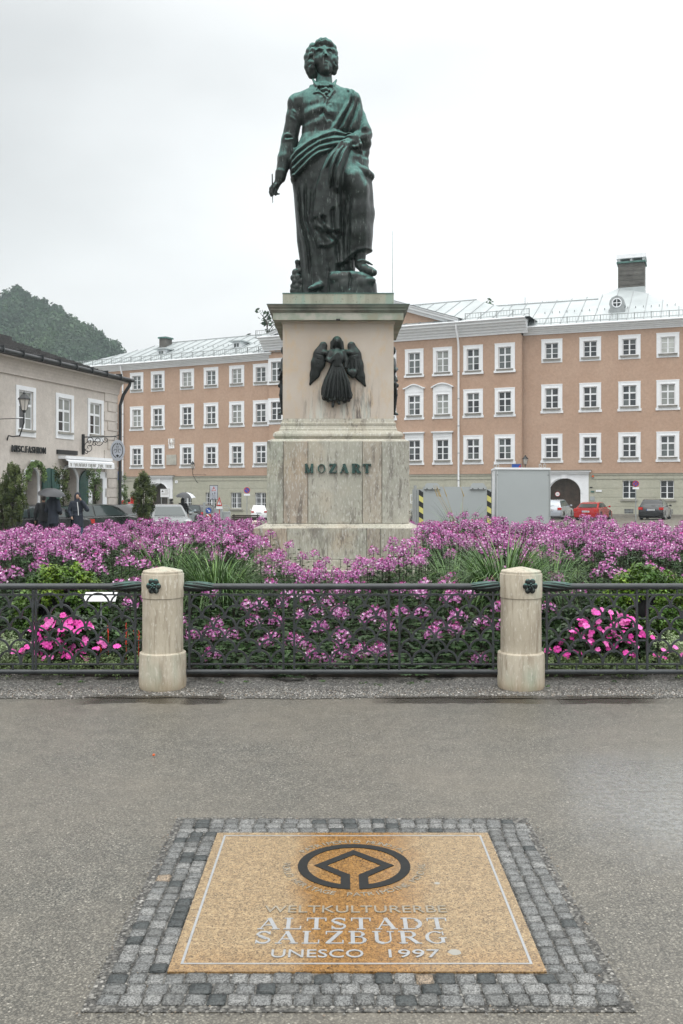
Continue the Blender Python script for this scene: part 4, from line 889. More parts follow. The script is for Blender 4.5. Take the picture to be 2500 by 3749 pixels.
def railing(xa, xb, lab, subs):
    cx_ = (xa+xb)/2; t = thing('railing', lab, 'railing', (cx_, FY, 0), 0, 'cast iron railings round the flower bed')
    def bar(nm, pts, r, n=12, sm=60): m = MB(); m.tube([(p[0]-cx_, p[1]-FY, p[2]) for p in pts], r, n); m.build(nm, M['iron'], t, sm)
    bar('top_rail', [(xa, FY, .813), (xb, FY, .813)], .0255, 14); bar('bottom_rail', [(xa, FY, .126), (xb, FY, .126)], .019, 12)
    for z in (.747, .187):
        m = MB(); m.box(xa-cx_, xb-cx_, -.007, .007, z-.006, z+.006); m.build('crossbar', M['iron'], t)
    for sgn, xe in ((1, xa), (-1, xb)):      # leaf sleeve at each rail end
        m = MB()
        for k in range(8):
            a = 2*PI*k/8; P = []
            for i, (d, r) in enumerate(((.0, .030), (.05, .035), (.11, .034), (.17, .029), (.22, .025), (.26, .024))):
                b = a+i*.25; P.append(((xe-cx_)+sgn*(d+.01*(k % 2)), r*.55*math.cos(b)*1.5, .813+r*.55*math.sin(b)*1.5))
            m.tube(P, [.012, .016, .016, .013, .009, .002], 6)
        m.tube([((xe-cx_)+sgn*.0, 0, .813), ((xe-cx_)+sgn*.2, 0, .813)], .03, 12); m.build('leaf_sleeve', M['bronze_dark'], t, 60)
        m = MB(); m.lathe([(.03, -.012), (.036, 0), (.03, .012)], 14, M=Matrix.Translation(((xe-cx_)+sgn*.012, 0, .126)) @ Matrix.Rotation(PI/2, 4, 'Y')); m.build('socket', M['iron'], t, 40)
    posts = sorted(set([a for a, b in subs]+[b for a, b in subs]))
    vm = MB(); vm.box(-.0085, .0085, -.008, .008, .135, .795); vme = vm.mesh('upright', M['iron'])
    for x in posts: link('upright', vme, t, (x-cx_, 0, 0))
    sm_ = MB(); sm_.box(-.006, .006, -.006, .006, .753, .79); s1 = sm_.mesh('short_strut', M['iron']); sm_ = MB(); sm_.box(-.006, .006, -.006, .006, .14, .181); s2 = sm_.mesh('short_strut', M['iron'])
    for a, b in subs:
        full = abs(b-a) > .6; 
        w = (b-a-.017)/4
        for f in (.33, .78): link('short_strut', s1, t, (a+(b-a)*f-cx_, 0, 0)); link('short_strut', s2, t, (a+(b-a)*f-cx_, 0, 0))
        for row in range(6):
            z = .187+.012+.0905*row+.012; base_x = a+.0085
            for k in range(4):
                if row % 2: link('scale_arch', arch_mesh('full', w), t, (base_x+w*(k+.5)-cx_, 0, z))
                elif k < 3: link('scale_arch', arch_mesh('full', w), t, (base_x+w*(k+1)-cx_, 0, z))
            if row % 2 == 0:
                link('scale_arch', arch_mesh('right', w), t, (base_x-cx_, 0, z)); link('scale_arch', arch_mesh('left', w), t, (base_x+4*w-cx_, 0, z))
    pr = [xa]+posts+[xb]
    for i, (a, b) in enumerate(zip(pr[:-1], pr[1:])):
        if b-a < .2:
            for z in (.378, .555):
                m = MB(); m.box(a-cx_+.006, b-cx_-.006, -.005, .005, z-.005, z+.005); m.build('link_bar', M['iron'], t)
    return t
def fx(p): return (p-CX)/F*FY
L0, R0 = -1.437+.165, 1.443-.165
railing(L0, R0, 'black cast iron railing with fish-scale arches between the two bollards', [(fx(693), fx(1037.5)), (fx(1077), fx(1423)), (fx(1462), fx(1805))])
railing(-1.437-.165-2.56, -1.437-.165, 'black cast iron railing with fish-scale arches running off to the left', [(fx(168)-.08, fx(495.5)), (fx(-212), fx(120.5)), (fx(-590)+.1, fx(-252))])
railing(1.443+.165, 1.443+.165+2.56, 'black cast iron railing with fish-scale arches running off to the right', [(fx(2001), fx(2331)), (fx(2369), fx(2700)), (fx(2740), fx(3070))])
# ================= facades =================
class Seg:
    def __init__(s, Y0, sl): s.Y0 = Y0; s.s = sl; s.q = math.sqrt(1+sl*sl); s.rz = -math.atan(sl)
    def ray(s, x, y, off=0.):
        u = (x-CX)/F; Y = (s.Y0+off*s.q)/(1+u*s.s); return Vector((u*Y, Y, EH-(y-HZ)/F*Y))
    def loc(s, x, y, off=0.): p = s.ray(x, y, off); a = (p.x-s.s*(p.y-s.Y0))/s.q; return a, off, p.z
    def w(s, a, b, z): c, q = math.cos(s.rz), math.sin(s.rz); return Vector((a*c-b*q, s.Y0+a*q+b*c, z))       # local (along, back, up) -> world
    def mat(s, org=Vector()): return Matrix.Translation(Vector((0, s.Y0, 0))-org) @ Matrix.Rotation(s.rz, 4, 'Z')
def wall_grid(m, a0, a1, z0, z1, holes, mi=0, reveal=.14, bulk=.35):
    xs_ = sorted(set([a0, a1]+[h[0] for h in holes]+[h[1] for h in holes])); zs_ = sorted(set([z0, z1]+[h[2] for h in holes]+[h[3] for h in holes]))
    xs_ = [x for x in xs_ if a0 <= x <= a1]; zs_ = [z for z in zs_ if z0 <= z <= z1]
    for i in range(len(xs_)-1):
        for k in range(len(zs_)-1):
            cx_, cz_ = (xs_[i]+xs_[i+1])/2, (zs_[k]+zs_[k+1])/2
            if any(h[0] < cx_ < h[1] and h[2] < cz_ < h[3] for h in holes): continue
            m.add([(xs_[i], 0, zs_[k]), (xs_[i+1], 0, zs_[k]), (xs_[i+1], 0, zs_[k+1]), (xs_[i], 0, zs_[k+1])], [(0, 1, 2, 3)], mi)
    for h in holes:
        if h[2] >= z1 or h[3] <= z0: continue
        a, b, c, d = h[0], h[1], max(h[2], z0), min(h[3], z1); r = reveal
        m.add([(a, 0, c), (b, 0, c), (b, 0, d), (a, 0, d), (a, r, c), (b, r, c), (b, r, d), (a, r, d)], [(0, 4, 5, 1), (1, 5, 6, 2), (2, 6, 7, 3), (3, 7, 4, 0)], mi)
WC = {}
PANE_SETS = {}
def frame_box(m, x0, x1, z0, z1, w, y0, y1, mi=0):
    m.box(x0, x1, y0, y1, z1-w, z1, mi); m.box(x0, x1, y0, y1, z0, z0+w, mi); m.box(x0, x0+w, y0, y1, z0+w, z1-w, mi); m.box(x1-w, x1, y0, y1, z0+w, z1-w, mi)
def window_meshes(W_, H_, kind):
    k = (round(W_, 2), round(H_, 2), kind)
    if k in WC: return WC[k]
    fx_ = W_*.185; ix0, ix1 = -W_/2+fx_, W_/2-fx_; fb = .40 if kind in ('foot', 'hood', 'foothood') else .32; iz0, iz1 = fb, H_-fx_
    s_ = MB()
    s_.box(-W_/2, W_/2, -.05, .02, iz1, H_); s_.box(-W_/2, ix0, -.05, .02, iz0, iz1); s_.box(ix1, W_/2, -.05, .02, iz0, iz1); s_.box(-W_/2, W_/2, -.05, .02, .0, iz0)
    s_.box(-W_/2-.02, W_/2+.02, -.07, -.048, H_-.07, H_+.01)
    s_.box(ix0-.05, ix0-.002, -.075, -.048, iz0, iz1+.05); s_.box(ix1+.002, ix1+.05, -.075, -.048, iz0, iz1+.05); s_.box(ix0, ix1, -.075, -.048, iz1+.002, iz1+.05)
    if kind != 'top': s_.box(-W_/2-.07, -W_/2+.14, -.085, -.002, 0, .2); s_.box(W_/2-.14, W_/2+.07, -.085, -.002, 0, .2)
    if kind == 'top2': s_.box(-W_/2-.07, W_/2+.07, -.13, -.002, 0, .16)
    sl_ = MB(); sl_.box(ix0-.16, ix1+.16, -.16, -.0, iz0-.16, iz0-.04) ; sl_.box(ix0-.2, ix1+.2, -.2, 0, iz0-.045, iz0-.02)
    fr = MB(); d0, d1 = .06, .11
    frame_box(fr, ix0, ix1, iz0, iz1, .07, d0, d1); fr.box(-.055, .055, d0-.01, d1-.01, iz0+.07, iz1-.07)
    h = iz1-iz0; panes = []
    if kind == 'top': bars = [(iz0+h/3, .02), (iz0+2*h/3, .02)]
    else: bars = [(iz0+h*.315, .02), (iz0+h*.645, .06)]
    for bz, bw in bars:
        for xa, xb in ((ix0+.07, -.055), (.055, ix1-.07)): fr.box(xa, xb, d0+.004, d1-.004, bz-bw, bz+bw)
    zs_ = [iz0+.07]+[q for bz, bw in bars for q in (bz-bw, bz+bw)]+[iz1-.07]
    pn = []
    for i in range(0, len(zs_), 2):
        for xa, xb in ((ix0+.07, -.055), (.055, ix1-.07)):
            e_ = [0]*4; pn.append((xa, xb, zs_[i], zs_[i+1]))
    r = {'sur': s_.mesh('window', M['white']), 'sill': sl_.mesh('sill', M['greytrim']), 'frame': fr.mesh('window_frame', M['whitewood']), 'panes': {}, 'hole': (ix0, ix1, iz0, iz1)}
    for gk in ('glass_dark', 'glass_mid', 'glass_light', 'glass_pale'):
        L_ = []
        for j, (xa, xb, za, zb) in enumerate(pn):
            t_ = rng.uniform(-.004, .004); p = MB(); p.add([(xa, .085+t_, za), (xb, .085-t_, za), (xb, .085-t_, zb), (xa, .085+t_, zb), (xa, .09+t_, za), (xb, .09-t_, za), (xb, .09-t_, zb), (xa, .09+t_, zb)], [(0, 1, 2, 3), (7, 6, 5, 4), (0, 4, 5, 1), (1, 5, 6, 2), (2, 6, 7, 3), (3, 7, 4, 0)])
            L_.append(p.mesh('pane', M[gk]))
        r['panes'][gk] = L_
    WC[k] = r; return r
def put_window(seg, root, a, z0, W_, H_, kind, glass, hood=None):
    r = window_meshes(W_, H_, kind); p = seg.w(a, 0, z0)-root.location
    w = link('window', r['sur'], root, p, seg.rz); link('sill', r['sill'], w); link('window_frame', r['frame'], w)
    for j, me in enumerate(r['panes'][glass]):
        g_ = glass
        if rng.random() < .2: g_ = 'glass_mid' if glass == 'glass_dark' else 'glass_dark' if glass == 'glass_mid' else glass
        link('pane', r['panes'][g_][j], w)
    if hood:
        m = MB(); H = H_
        if hood == 'flat':
            m.box(-W_/2, W_/2, -.06, -.001, H+.012, H+.30); m.box(-W_/2-.12, W_/2+.12, -.26, -.001, H+.302, H+.40); m.box(-W_/2-.06, W_/2+.06, -.16, -.001, H+.24, H+.30)
        else:
            m.box(-W_/2, W_/2, -.06, -.001, H+.012, H+.34)
            n = 14; pr = []
            for i in range(n+1):
                x = -1+2*i/n
                z = .34+.34*(math.cos(x*PI*.5)**(1.0 if hood == 'seg' else 1.6) if abs(x) < .9 else .02)
                pr.append(((W_/2+.14)*x, H+z))
            lo_ = [(a_, b_-.1) for a_, b_ in pr]; m.strip(pr, lo_, -.22, -.001, 0, False)
            m.prism([(-W_/2+.1, H+.34)]+[(a_*.85, b_-.09) for a_, b_ in pr[2:-2]][::1][::-1][::-1]+[(W_/2-.1, H+.34)], -.07, -.001)
        m.build('window_hood', M['white'], w)
    return (a+r['hole'][0], a+r['hole'][1], z0+r['hole'][2], z0+r['hole'][3])
SL, SM, SR = Seg(84.8, .52), Seg(84.6, .465), Seg(84., .374)
bld = thing('palace', 'long salmon-coloured three-storey palace with white window surrounds and pale metal roof behind the monument', 'building', (0, 84, 0))
BO = bld.location
def aof(seg, x): return seg.loc(x, 1700)[0]
def pbuild(m, nm, mt, seg, sm=None): return m.build(nm, mt, bld, sm, loc=seg.mat(BO).translation, rotz=seg.rz)
GLR = ['glass_mid', 'glass_dark', 'glass_dark']
def facade(seg, xl, xr, cols, rows, kinds, ztop, hoods=None, extra=(), glass=None):
    a0, a1 = aof(seg, xl), aof(seg, xr); holes = []
    for ci, x in enumerate(cols):
        a = aof(seg, x)
        for ri, ((z1, z0), kd) in enumerate(zip(rows, kinds)):
            g_ = (glass or {}).get((ri, ci), [['glass_mid', 'glass_light', 'glass_mid', 'glass_mid', 'glass_light'][ci % 5], ['glass_mid', 'glass_dark', 'glass_mid', 'glass_light'][(ci*3+1) % 4], 'glass_dark'][ri])
            hd = hoods.get((ri, ci)) if hoods else None
            holes.append(put_window(seg, bld, a, z0, 1.7, z1-z0, kd, g_, hd))
    return a0, a1, holes
BELT = 2.82
# ---- left wing ----
LC = [345, 407, 501, 578, 685, 773, 867, 955]
a0, a1, hl = facade(SL, 262, 1000, LC, [(13.38, 11.36), (9.95, 7.49), (6.0, 3.63)], ['top', 'foot', 'foot'], 13.7)
a1 = aof(SL, 1003)
gw = []      # ground floor windows (small, barred) and doors
def small_window(seg, x0, x1, z0, z1, bars=True):
    A, B = aof(seg, x0), aof(seg, x1); w_ = B-A; m = MB(); frame_box(m, 0, w_, 0, z1-z0, .06, .14, .19); m.box(w_/2-.05, w_/2+.05, .135, .185, .06, z1-z0-.06)
    for k in (1, 2):
        zz_ = (z1-z0)*k/3
        for xa, xb in ((.06, w_/2-.05), (w_/2+.05, w_-.06)): m.box(xa, xb, .145, .185, zz_-.018, zz_+.018)
    f = pbuild(m, 'window', M['whitewood'], seg); f.location = seg.w(A, 0, z0)-BO
    for xa, xb in ((.06, w_/2-.05), (w_/2+.05, w_-.06)):
        for k in range(3):
            p = MB(); h = (z1-z0)/3; p.box(xa, xb, .165, .175, h*k+.06*(k == 0)+.018*(k > 0), h*(k+1)-.06*(k == 2)-.018*(k < 2)); p.build('pane', M['glass_dark'], f)
    if bars:
        m = MB()
        for k in range(7): m.box(w_*k/6-.012, w_*k/6+.012, .03, .05, -.02, z1-z0+.02)
        for k in range(1, 3): m.box(-.02, w_+.02, .025, .032, (z1-z0)*k/3-.012, (z1-z0)*k/3+.012)
        m.build('window_grille', M['white'], f)
    m = MB(); m.box(-.15, w_+.15, -.14, -.001, -.2, -.06); m.build('sill', M['greytrim'], f)
    return (A, B, z0, z1)
gl = [small_window(SL, x0_, x1_, -.25, 1.25) for x0_, x1_ in ((664, 702), (753, 792), (845, 884), (934, 974))]
gl += [small_window(SL, 478, 508, -.25, 1.25)]
def portal(seg, xc, whalf, arch_half, ztop_px, arch_top_px, base, lab, chevron=False):
    a = aof(seg, xc); ah = abs(aof(seg, xc+arch_half)-aof(seg, xc-arch_half))/2; wh = abs(aof(seg, xc+whalf)-aof(seg, xc-whalf))/2
    zt = seg.loc(xc, ztop_px)[2]; za = seg.loc(xc, arch_top_px)[2]; zs = za-ah*.92; n = 20
    arc = [(ah*math.cos(PI*i/n), zs+ah*.92*math.sin(PI*i/n)) for i in range(n+1)]
    m = MB()
    # white surround with an arched opening: fan of quads between arch and outer rectangle
    outer_ = [(wh, base), (wh, zs)]+[(wh*max(-1, min(1, 1.25*math.cos(PI*i/n))), zt-.32 if 2 < i < n-2 else zs+(zt-.32-zs)*min(1, min(i, n-i)/2.4)) for i in range(1, n)]+[(-wh, zs), (-wh, base)]
    inner_ = [(ah, base)]+arc+[(-ah, base)]
    m.strip(outer_, inner_, -.12, .3, 0, False)
    e2 = [(p[0]*1.12, zs+(p[1]-zs)*1.1) for p in arc]; e1 = [(p[0]*1.02, zs+(p[1]-zs)*1.02) for p in arc]
    m.strip(e2, e1, -.18, -.121, 0, False); m.box(-.22, .22, -.24, -.121, za-.02, zt-.33)
    sur = m.build('portal', M['white'], bld, None, seg.w(a, 0, 0)-BO, seg.rz)
    m = MB(); m.box(-wh-.05, wh+.05, -.26, -.0, zt-.315, zt-.16); m.box(-wh-.2, wh+.2, -.42, -.0, zt-.158, zt-.04); m.build('portal_cornice', M['white'], sur)
    m = MB(); m.box(-wh-.25, wh+.25, -.48, -.0, zt-.038, zt+.03); m.build('cornice_flashing', M['basestone'], sur)
    for sgn in (-1, 1):           # two door leaves of boards set in a herringbone
        m = MB(); pl = [(0, base), (ah*.995, base)]+[p for p in arc[:n//2+1]]; pl = [(sgn*x, z) for x, z in pl]
        if sgn < 0: pl = pl[::-1]
        m.prism(pl, .5, .56); m.box(min(0, sgn*.06), max(0, sgn*.06), .46, .499, base, za-.05); m.build('door', M['wood_brown'] if chevron else M['wood_dark'], sur)
        if chevron:
            m = MB()
            for k in range(26):
                z_ = base+.1+k*.2
                for hx in (0, 1):
                    x0_ = ah*(.05+.45*hx); x1_ = x0_+ah*.42; dz = .32*(1 if hx == 0 else -1)
                    zm = max(z_, z_+dz)
                    if zm > zs+.92*math.sqrt(max(0, ah*ah-x1_*x1_))-.15: continue
                    m.add([(sgn*x0_, .485, z_), (sgn*x1_, .485, z_+dz), (sgn*x1_, .485, z_+dz+.15), (sgn*x0_, .485, z_+.15), (sgn*x0_, .499, z_), (sgn*x1_, .499, z_+dz), (sgn*x1_, .499, z_+dz+.15), (sgn*x0_, .499, z_+.15)], [(0, 1, 2, 3) if sgn > 0 else (3, 2, 1, 0), (0, 4, 5, 1), (2, 6, 7, 3), (1, 5, 6, 2), (3, 7, 4, 0)])
            tag(m.build('board', M['wood_brown'], sur), kind='stuff')
    return (a-ah-.02, a+ah+.02, base-1, za+.02), sur
M['wood_brown'] = plain('brown_boarded_door', (.06, .04, .028), .55, var=.45, sc=2.5)
pl_, s1_ = portal(SL, 585, 48, 32, 1741, 1769, -2.2, 'l'); gl.append(pl_)
pr_, s2_ = portal(SR, 2066, 88, 59, 1722, 1751, -1.4, 'r', True)
def belt(seg, A, B, gaps, z):
    """string course, split round the portals"""
    xs_ = [A]+[g for gg in gaps for g in gg]+[B]
    for i in range(0, len(xs_), 2):
        if xs_[i+1]-xs_[i] < .05: continue
        m = MB(); m.box(xs_[i], xs_[i+1], -.13, -.001, z-.10, z); m.box(xs_[i], xs_[i+1], -.07, -.001, z-.42, z-.102); m.build_ = pbuild(m, 'belt_course', M['sage'], seg)
        m = MB(); m.box(xs_[i], xs_[i+1], -.16, -.001, z+.002, z+.045); pbuild(m, 'belt_flashing', M['basestone'], seg)
def courses(seg, A, B, z0, z1, step, holes):
    """grooved plaster courses of the ground floor, each a slab between recessed joints"""
    z = z1-.44
    while z > z0+.5:
        zb = max(z-step, z0+.4); hs = sorted([(h[0], h[1]) for h in holes if h[2] < z and h[3] > zb])
        # whole-height holes split the slab; partly covered ones are cut at the hole edge too
        xs_ = [A]
        for a, b in hs:
            a = max(a, A); b = min(b, B)
            if b <= xs_[-1]: continue
            xs_ += [a, b]
        xs_.append(B)
        for i in range(0, len(xs_)-1, 2):
            if xs_[i+1]-xs_[i] > .02: m = MB(); m.box(xs_[i], xs_[i+1], -.03, -.0, zb+.025, z-.0); pbuild(m, 'plaster_course', M['sage'], seg)
        for a, b in hs:        # above / below a small window inside this course
            hh = [h for h in holes if h[0] == a][0]
            if hh[3] < z-.03: m = MB(); m.box(a, b, -.03, 0, max(hh[3], zb+.025), z); pbuild(m, 'plaster_course', M['sage'], seg)
            if hh[2] > zb+.05: m = MB(); m.box(a, b, -.03, 0, zb+.025, min(hh[2], z)); pbuild(m, 'plaster_course', M['sage'], seg)
        z = zb
def walls(seg, A, B, holes, ztop, zbase, gaps):
    m = MB(); wall_grid(m, A, B, BELT, ztop, holes); pbuild(m, 'upper_wall', M['salmon'], seg)
    m = MB(); wall_grid(m, A, B, zbase, BELT, holes, reveal=.3); pbuild(m, 'ground_floor_wall', M['sage'], seg)
    belt(seg, A, B, gaps, BELT)
    cuts = [A]+[g for gg in gaps for g in gg]+[B]
    courses(seg, A, B, zbase+.0, BELT, .73, [h for h in holes if h[2] < BELT])
walls(SL, a0, a1, hl+gl, 13.75, -2.2, [(pl_[0]-.55, pl_[1]+.55)])
# ---- middle ----
MC = [1012, 1112, 1213, 1316, 1418, 1516.6, 1620, 1732, 1848]
hd = {}
for ci in range(1, 7): hd[(1, ci)] = 'seg' if ci % 2 == 0 else 'tri'; hd[(2, ci)] = 'flat'
b0, b1, hm = facade(SM, 968, 1907, MC, [(13.71, 11.26), (10.0, 7.59), (6.12, 3.67)], ['top2', 'foot', 'foot'], 14.45, hd)
b0 = aof(SM, 985)
dm = small_window(SM, 1775, 1793, 0.2, 1.4, False); dm2 = small_window(SM, 1640, 1668, 0.2, 1.6)
walls(SM, b0, b1, hm+[dm, dm2], 14.5, -1.9, [])
# ---- right ----
RC = [2020, 2160.5, 2304, 2444.6]
c0, c1, hr = facade(SR, 1907, 2580, RC, [(13.92, 11.98), (10.2, 7.82), (6.12, 3.74)], ['top', 'foot', 'foot'], 14.3, glass={(0, 0): 'glass_dark', (0, 1): 'glass_dark', (0, 2): 'glass_dark', (0, 3): 'glass_pale', (1, 3): 'glass_light', (1, 0): 'glass_dark', (1, 1): 'glass_dark', (1, 2): 'glass_dark', (2, 3): 'glass_mid'})
gr_ = [small_window(SR, 2279, 2328, .83, 2.28, False), small_window(SR, 2417, 2467, .83, 2.28, False), pr_]
walls(SR, c0, c1, hr+gr_, 14.35, -1.4, [(pr_[0]-.95, pr_[1]+.95)])
for x0_, x1_ in ((2283, 2321), (2425, 2465)):      # cellar grating
    A, B = aof(SR, x0_), aof(SR, x1_); m = MB(); frame_box(m, A, B, -.42, .05, .05, -.05, -.031); pbuild(m, 'cellar_window', M['sage'], SR)
    m = MB(); m.box(A+.05, B-.05, -.034, -.0305, -.37, 0.); 
    pbuild(m, 'cellar_shade_panel', M['black'], SR); m = MB()  # flat black sheet paints the shade behind the grating
    for k in range(1, 8): xk = A+(B-A)*k/8; m.box(xk-.02, xk+.02, -.05, -.0345, -.37, 0.)
    m.box(A+.05, B-.05, -.056, -.0505, -.2, -.16); pbuild(m, 'cellar_grille', M['galv'], SR)
for seg, A, B, z in ((SL, a0, a1, -.98), (SM, b0, b1, -.72), (SR, c0, c1, -.42)):
    hs = [pl_] if seg is SL else [pr_] if seg is SR else []
    xs_ = [A]+[v for h in hs for v in (h[0]-.5, h[1]+.5)]+[B]
    for i in range(0, len(xs_), 2): m = MB(); m.box(xs_[i], xs_[i+1], -.09, -.031, z-1.6, z); pbuild(m, 'base_course', M['basestone'], seg)
# return walls where the middle stands proud
m = MB(); p0 = SM.w(b0, 0, 0)-BO; p1 = SM.w(b0, 1.4, 0)-BO; m.add([(p0.x, p0.y, -2), (p1.x, p1.y, -2), (p1.x, p1.y, 14.5), (p0.x, p0.y, 14.5)], [(0, 1, 2, 3)]); m.build('return_wall', M['salmon'], bld)
m = MB(); m.box(b1-.0, b1+.05, -.02, .3, BELT, 14.3); pbuild(m, 'return_wall', M['salmon'], SM)
# far left end wall
m = MB(); p0 = SL.w(a0, 0, 0)-BO; p1 = SL.w(a0, 14, 0)-BO; m.add([(p0.x, p0.y, -2), (p1.x, p1.y, -2), (p1.x, p1.y, 13.75), (p0.x, p0.y, 13.75)], [(0, 1, 2, 3)]); m.build('end_wall', M['salmon'], bld)
# ---- cornices ----
def cornice(seg, A, B, zt, h, ov, steps=4, nm='cornice'):
    m = MB()
    for k in range(steps):
        f0, f1 = k/steps, (k+1)/steps; d = .04+ov*(f1**1.6); z0_ = zt-h+h*f0
        m.box(A-d*.0, B, -d, .0, z0_+(.002 if k else 0), zt-h+h*f1)
    pbuild(m, nm, M['white'], seg)
    m = MB(); m.tube([(A-.05, -ov-.14, zt+.06), (B+.05, -ov-.14, zt+.06)], .085, 8); pbuild(m, 'gutter', M['white'], seg, 50)
    m = MB(); m.box(A-.05, B+.05, -ov-.2, .3, zt+.002, zt+.05); pbuild(m, 'eaves_flashing', M['seam'], seg)
cornice(SL, a0-.5, a1, 14.2, .52, .5); cornice(SM, b0-.6, b1+.55, 15.5, 1.05, .95, 5); cornice(SR, c0+.2, c1+.3, 14.85, .52, .5)
m = MB(); p0 = SR.w(c1, 0, 0)-BO; p1 = SR.w(c1, 14, 0)-BO; m.add([(p1.x, p1.y, -2), (p0.x, p0.y, -2), (p0.x, p0.y, 14.35), (p1.x, p1.y, 14.35)], [(0, 1, 2, 3)]); m.build('end_wall', M['salmon'], bld)
# ---- roofs ----
def guard(seg, A, B, z, off):
    """snow guard: posts, two rails, fine balusters in bays"""
    m = MB(); n = int((B-A)/1.25)
    for k in range(n+1): x = A+(B-A)*k/n; m.box(x-.035, x+.035, off-.03, off+.03, z-.05, z+.62)
    pbuild(m, 'snow_guard_posts', M['galv'], seg)
    m = MB(); m.box(A, B, off-.02, off+.01, z+.55, z+.60); m.box(A, B, off-.02, off+.01, z+.16, z+.20)
    k = A+.17
    while k < B: m.box(k-.012, k+.012, off-.015, off+.005, z+.201, z+.549); k += .24
    tag(pbuild(m, 'snow_guard_grille', M['galv'], seg), kind='stuff')
def slope_roof(seg, pts_px, ov, zE, D, zR, nm='roof', seams=True):
    """polygon given by rays through photo points onto the slope plane rising from the eaves (b=-ov, zE) to the ridge (b=D, zR)"""
    k = (zR-zE)/(D+ov); P = []
    for x, y in pts_px:
        lo_, hi_ = -ov-2., D+30.
        for _ in range(50):
            md = (lo_+hi_)/2; a, b, z = seg.loc(x, y, md)
            if z > zE+k*(md+ov): lo_ = md
            else: hi_ = md
        P.append((a, b, zE+k*(b+ov)))
    return P, k
def add_roof(seg, P, name, k, ov, zE, back=None):
    m = MB(); m.add(P, [tuple(range(len(P)))]); 
    if back:
        for f in back: m.add(f, [tuple(range(len(f)))])
    r = pbuild(m, name, M['metalroof'], seg)
    # standing seams on the front slope
    s_ = MB(); A0 = min(p[0] for p in P); A1 = max(p[0] for p in P); n = len(P); x = A0+.6
    while x < A1:
        ys_ = []
        for i in range(n):
            p, q = P[i], P[(i+1) % n]
            if (p[0]-x)*(q[0]-x) < 0: f = (x-p[0])/(q[0]-p[0]); ys_.append(p[1]+(q[1]-p[1])*f)
        if len(ys_) >= 2:
            y0_, y1_ = min(ys_), max(ys_); z0_, z1_ = zE+k*(y0_+ov), zE+k*(y1_+ov)
            s_.add([(x-.03, y0_, z0_), (x+.03, y0_, z0_), (x+.03, y1_, z1_), (x-.03, y1_, z1_), (x-.015, y0_, z0_+.07), (x+.015, y0_, z0_+.07), (x+.015, y1_, z1_+.07), (x-.015, y1_, z1_+.07)], [(4, 5, 6, 7), (0, 4, 7, 3), (1, 2, 6, 5), (0, 1, 5, 4), (2, 3, 7, 6)])
        x += 1.3
    o_ = s_.build('roof_seams', M['seam'], r); tag(o_, kind='stuff'); return r
# left wing: hip at the left end
zE, zR, D, ov = 14.28, 17.45, 7., .65
P = [(a0-1., -ov, zE), (a1+1.2, -ov, zE), (a1+1.2, D, zR), (aof(SL, 605)+2.6, D, zR)]
k_ = (zR-zE)/(D+ov)
def ridge_a(seg, x, y, off): return seg.loc(x, y, off)[0]
ra = ridge_a(SL, 607, 1246, 7.); P[3] = (ra, D, zR)
rl = add_roof(SL, P, 'roof', k_, ov, zE, [[(a0-1., -ov, zE), (ra, D, zR), (a0-1., 15., zE)], [(ra, D, zR), (a1+3, D, zR), (a1+3, 15., zE), (a0-1., 15., zE)]])
guard(SL, a0-.6, a1-.2, 14.36, -.35)
zE, zR, D, ov = 15.6, 18.95, 7., 1.1
ra = ridge_a(SM, 1745, 1090, 7.); rb = b0+6.5; k_ = (zR-zE)/(D+ov)
P = [(b0-1.1, -ov, zE), (b1+1.0, -ov, zE), (ra, D, zR), (rb, D, zR)]
rm = add_roof(SM, P, 'roof', k_, ov, zE, [[(b1+1.0, -ov, zE), (b1+1., 15., zE), (ra, D, zR)], [(b0-1.1, 15., zE), (b0-1.1, -ov, zE), (rb, D, zR)], [(rb, D, zR), (ra, D, zR), (b1+1, 15, zE), (b0-1.1, 15, zE)]])
pa = aof(SM, 1690); pb_ = aof(SM, 1004)
guard(SM, pa+.6, b1+.9, 15.66, -.9); guard(SM, b0-.9, pb_+.5, 15.66, -.9)
# pediment
pc = (pa+pb_)/2; ph = 15.55+(pa-pc)*.335
m = MB(); m.prism([(pb_+.6, 15.56), (pa-.6, 15.56), (pc, ph-.3)], -.35, .2); pbuild(m, 'pediment_wall', M['salmon'], SM)
for sg, pe in ((1, pa), (-1, pb_)):
    m = MB()
    for d0, d1, yf in ((-.55, -.28, -.7), (-.278, -.06, -1.0), (-.058, .06, -1.12)):
        q = [(pe, 15.56+d0+.3), (pe, 15.56+d1+.3), (pc, ph+d1+.3), (pc, ph+d0+.3)]
        if sg > 0: q = q[::-1]
        m.prism(q, yf, .3)
    pbuild(m, 'raking_cornice', M['white'], SM)
    m = MB(); dz = .37; m.add([(pe+sg*.2, -1.2, 15.56+dz-.05), (pc, -1.2, ph+dz+.02), (pc, 6.5, ph+dz+.02), (pe+sg*.2, .6, 15.56+dz+.1)], [(0, 1, 2, 3)] if sg < 0 else [(3, 2, 1, 0)]); pbuild(m, 'pediment_roof', M['metalroof'], SM)
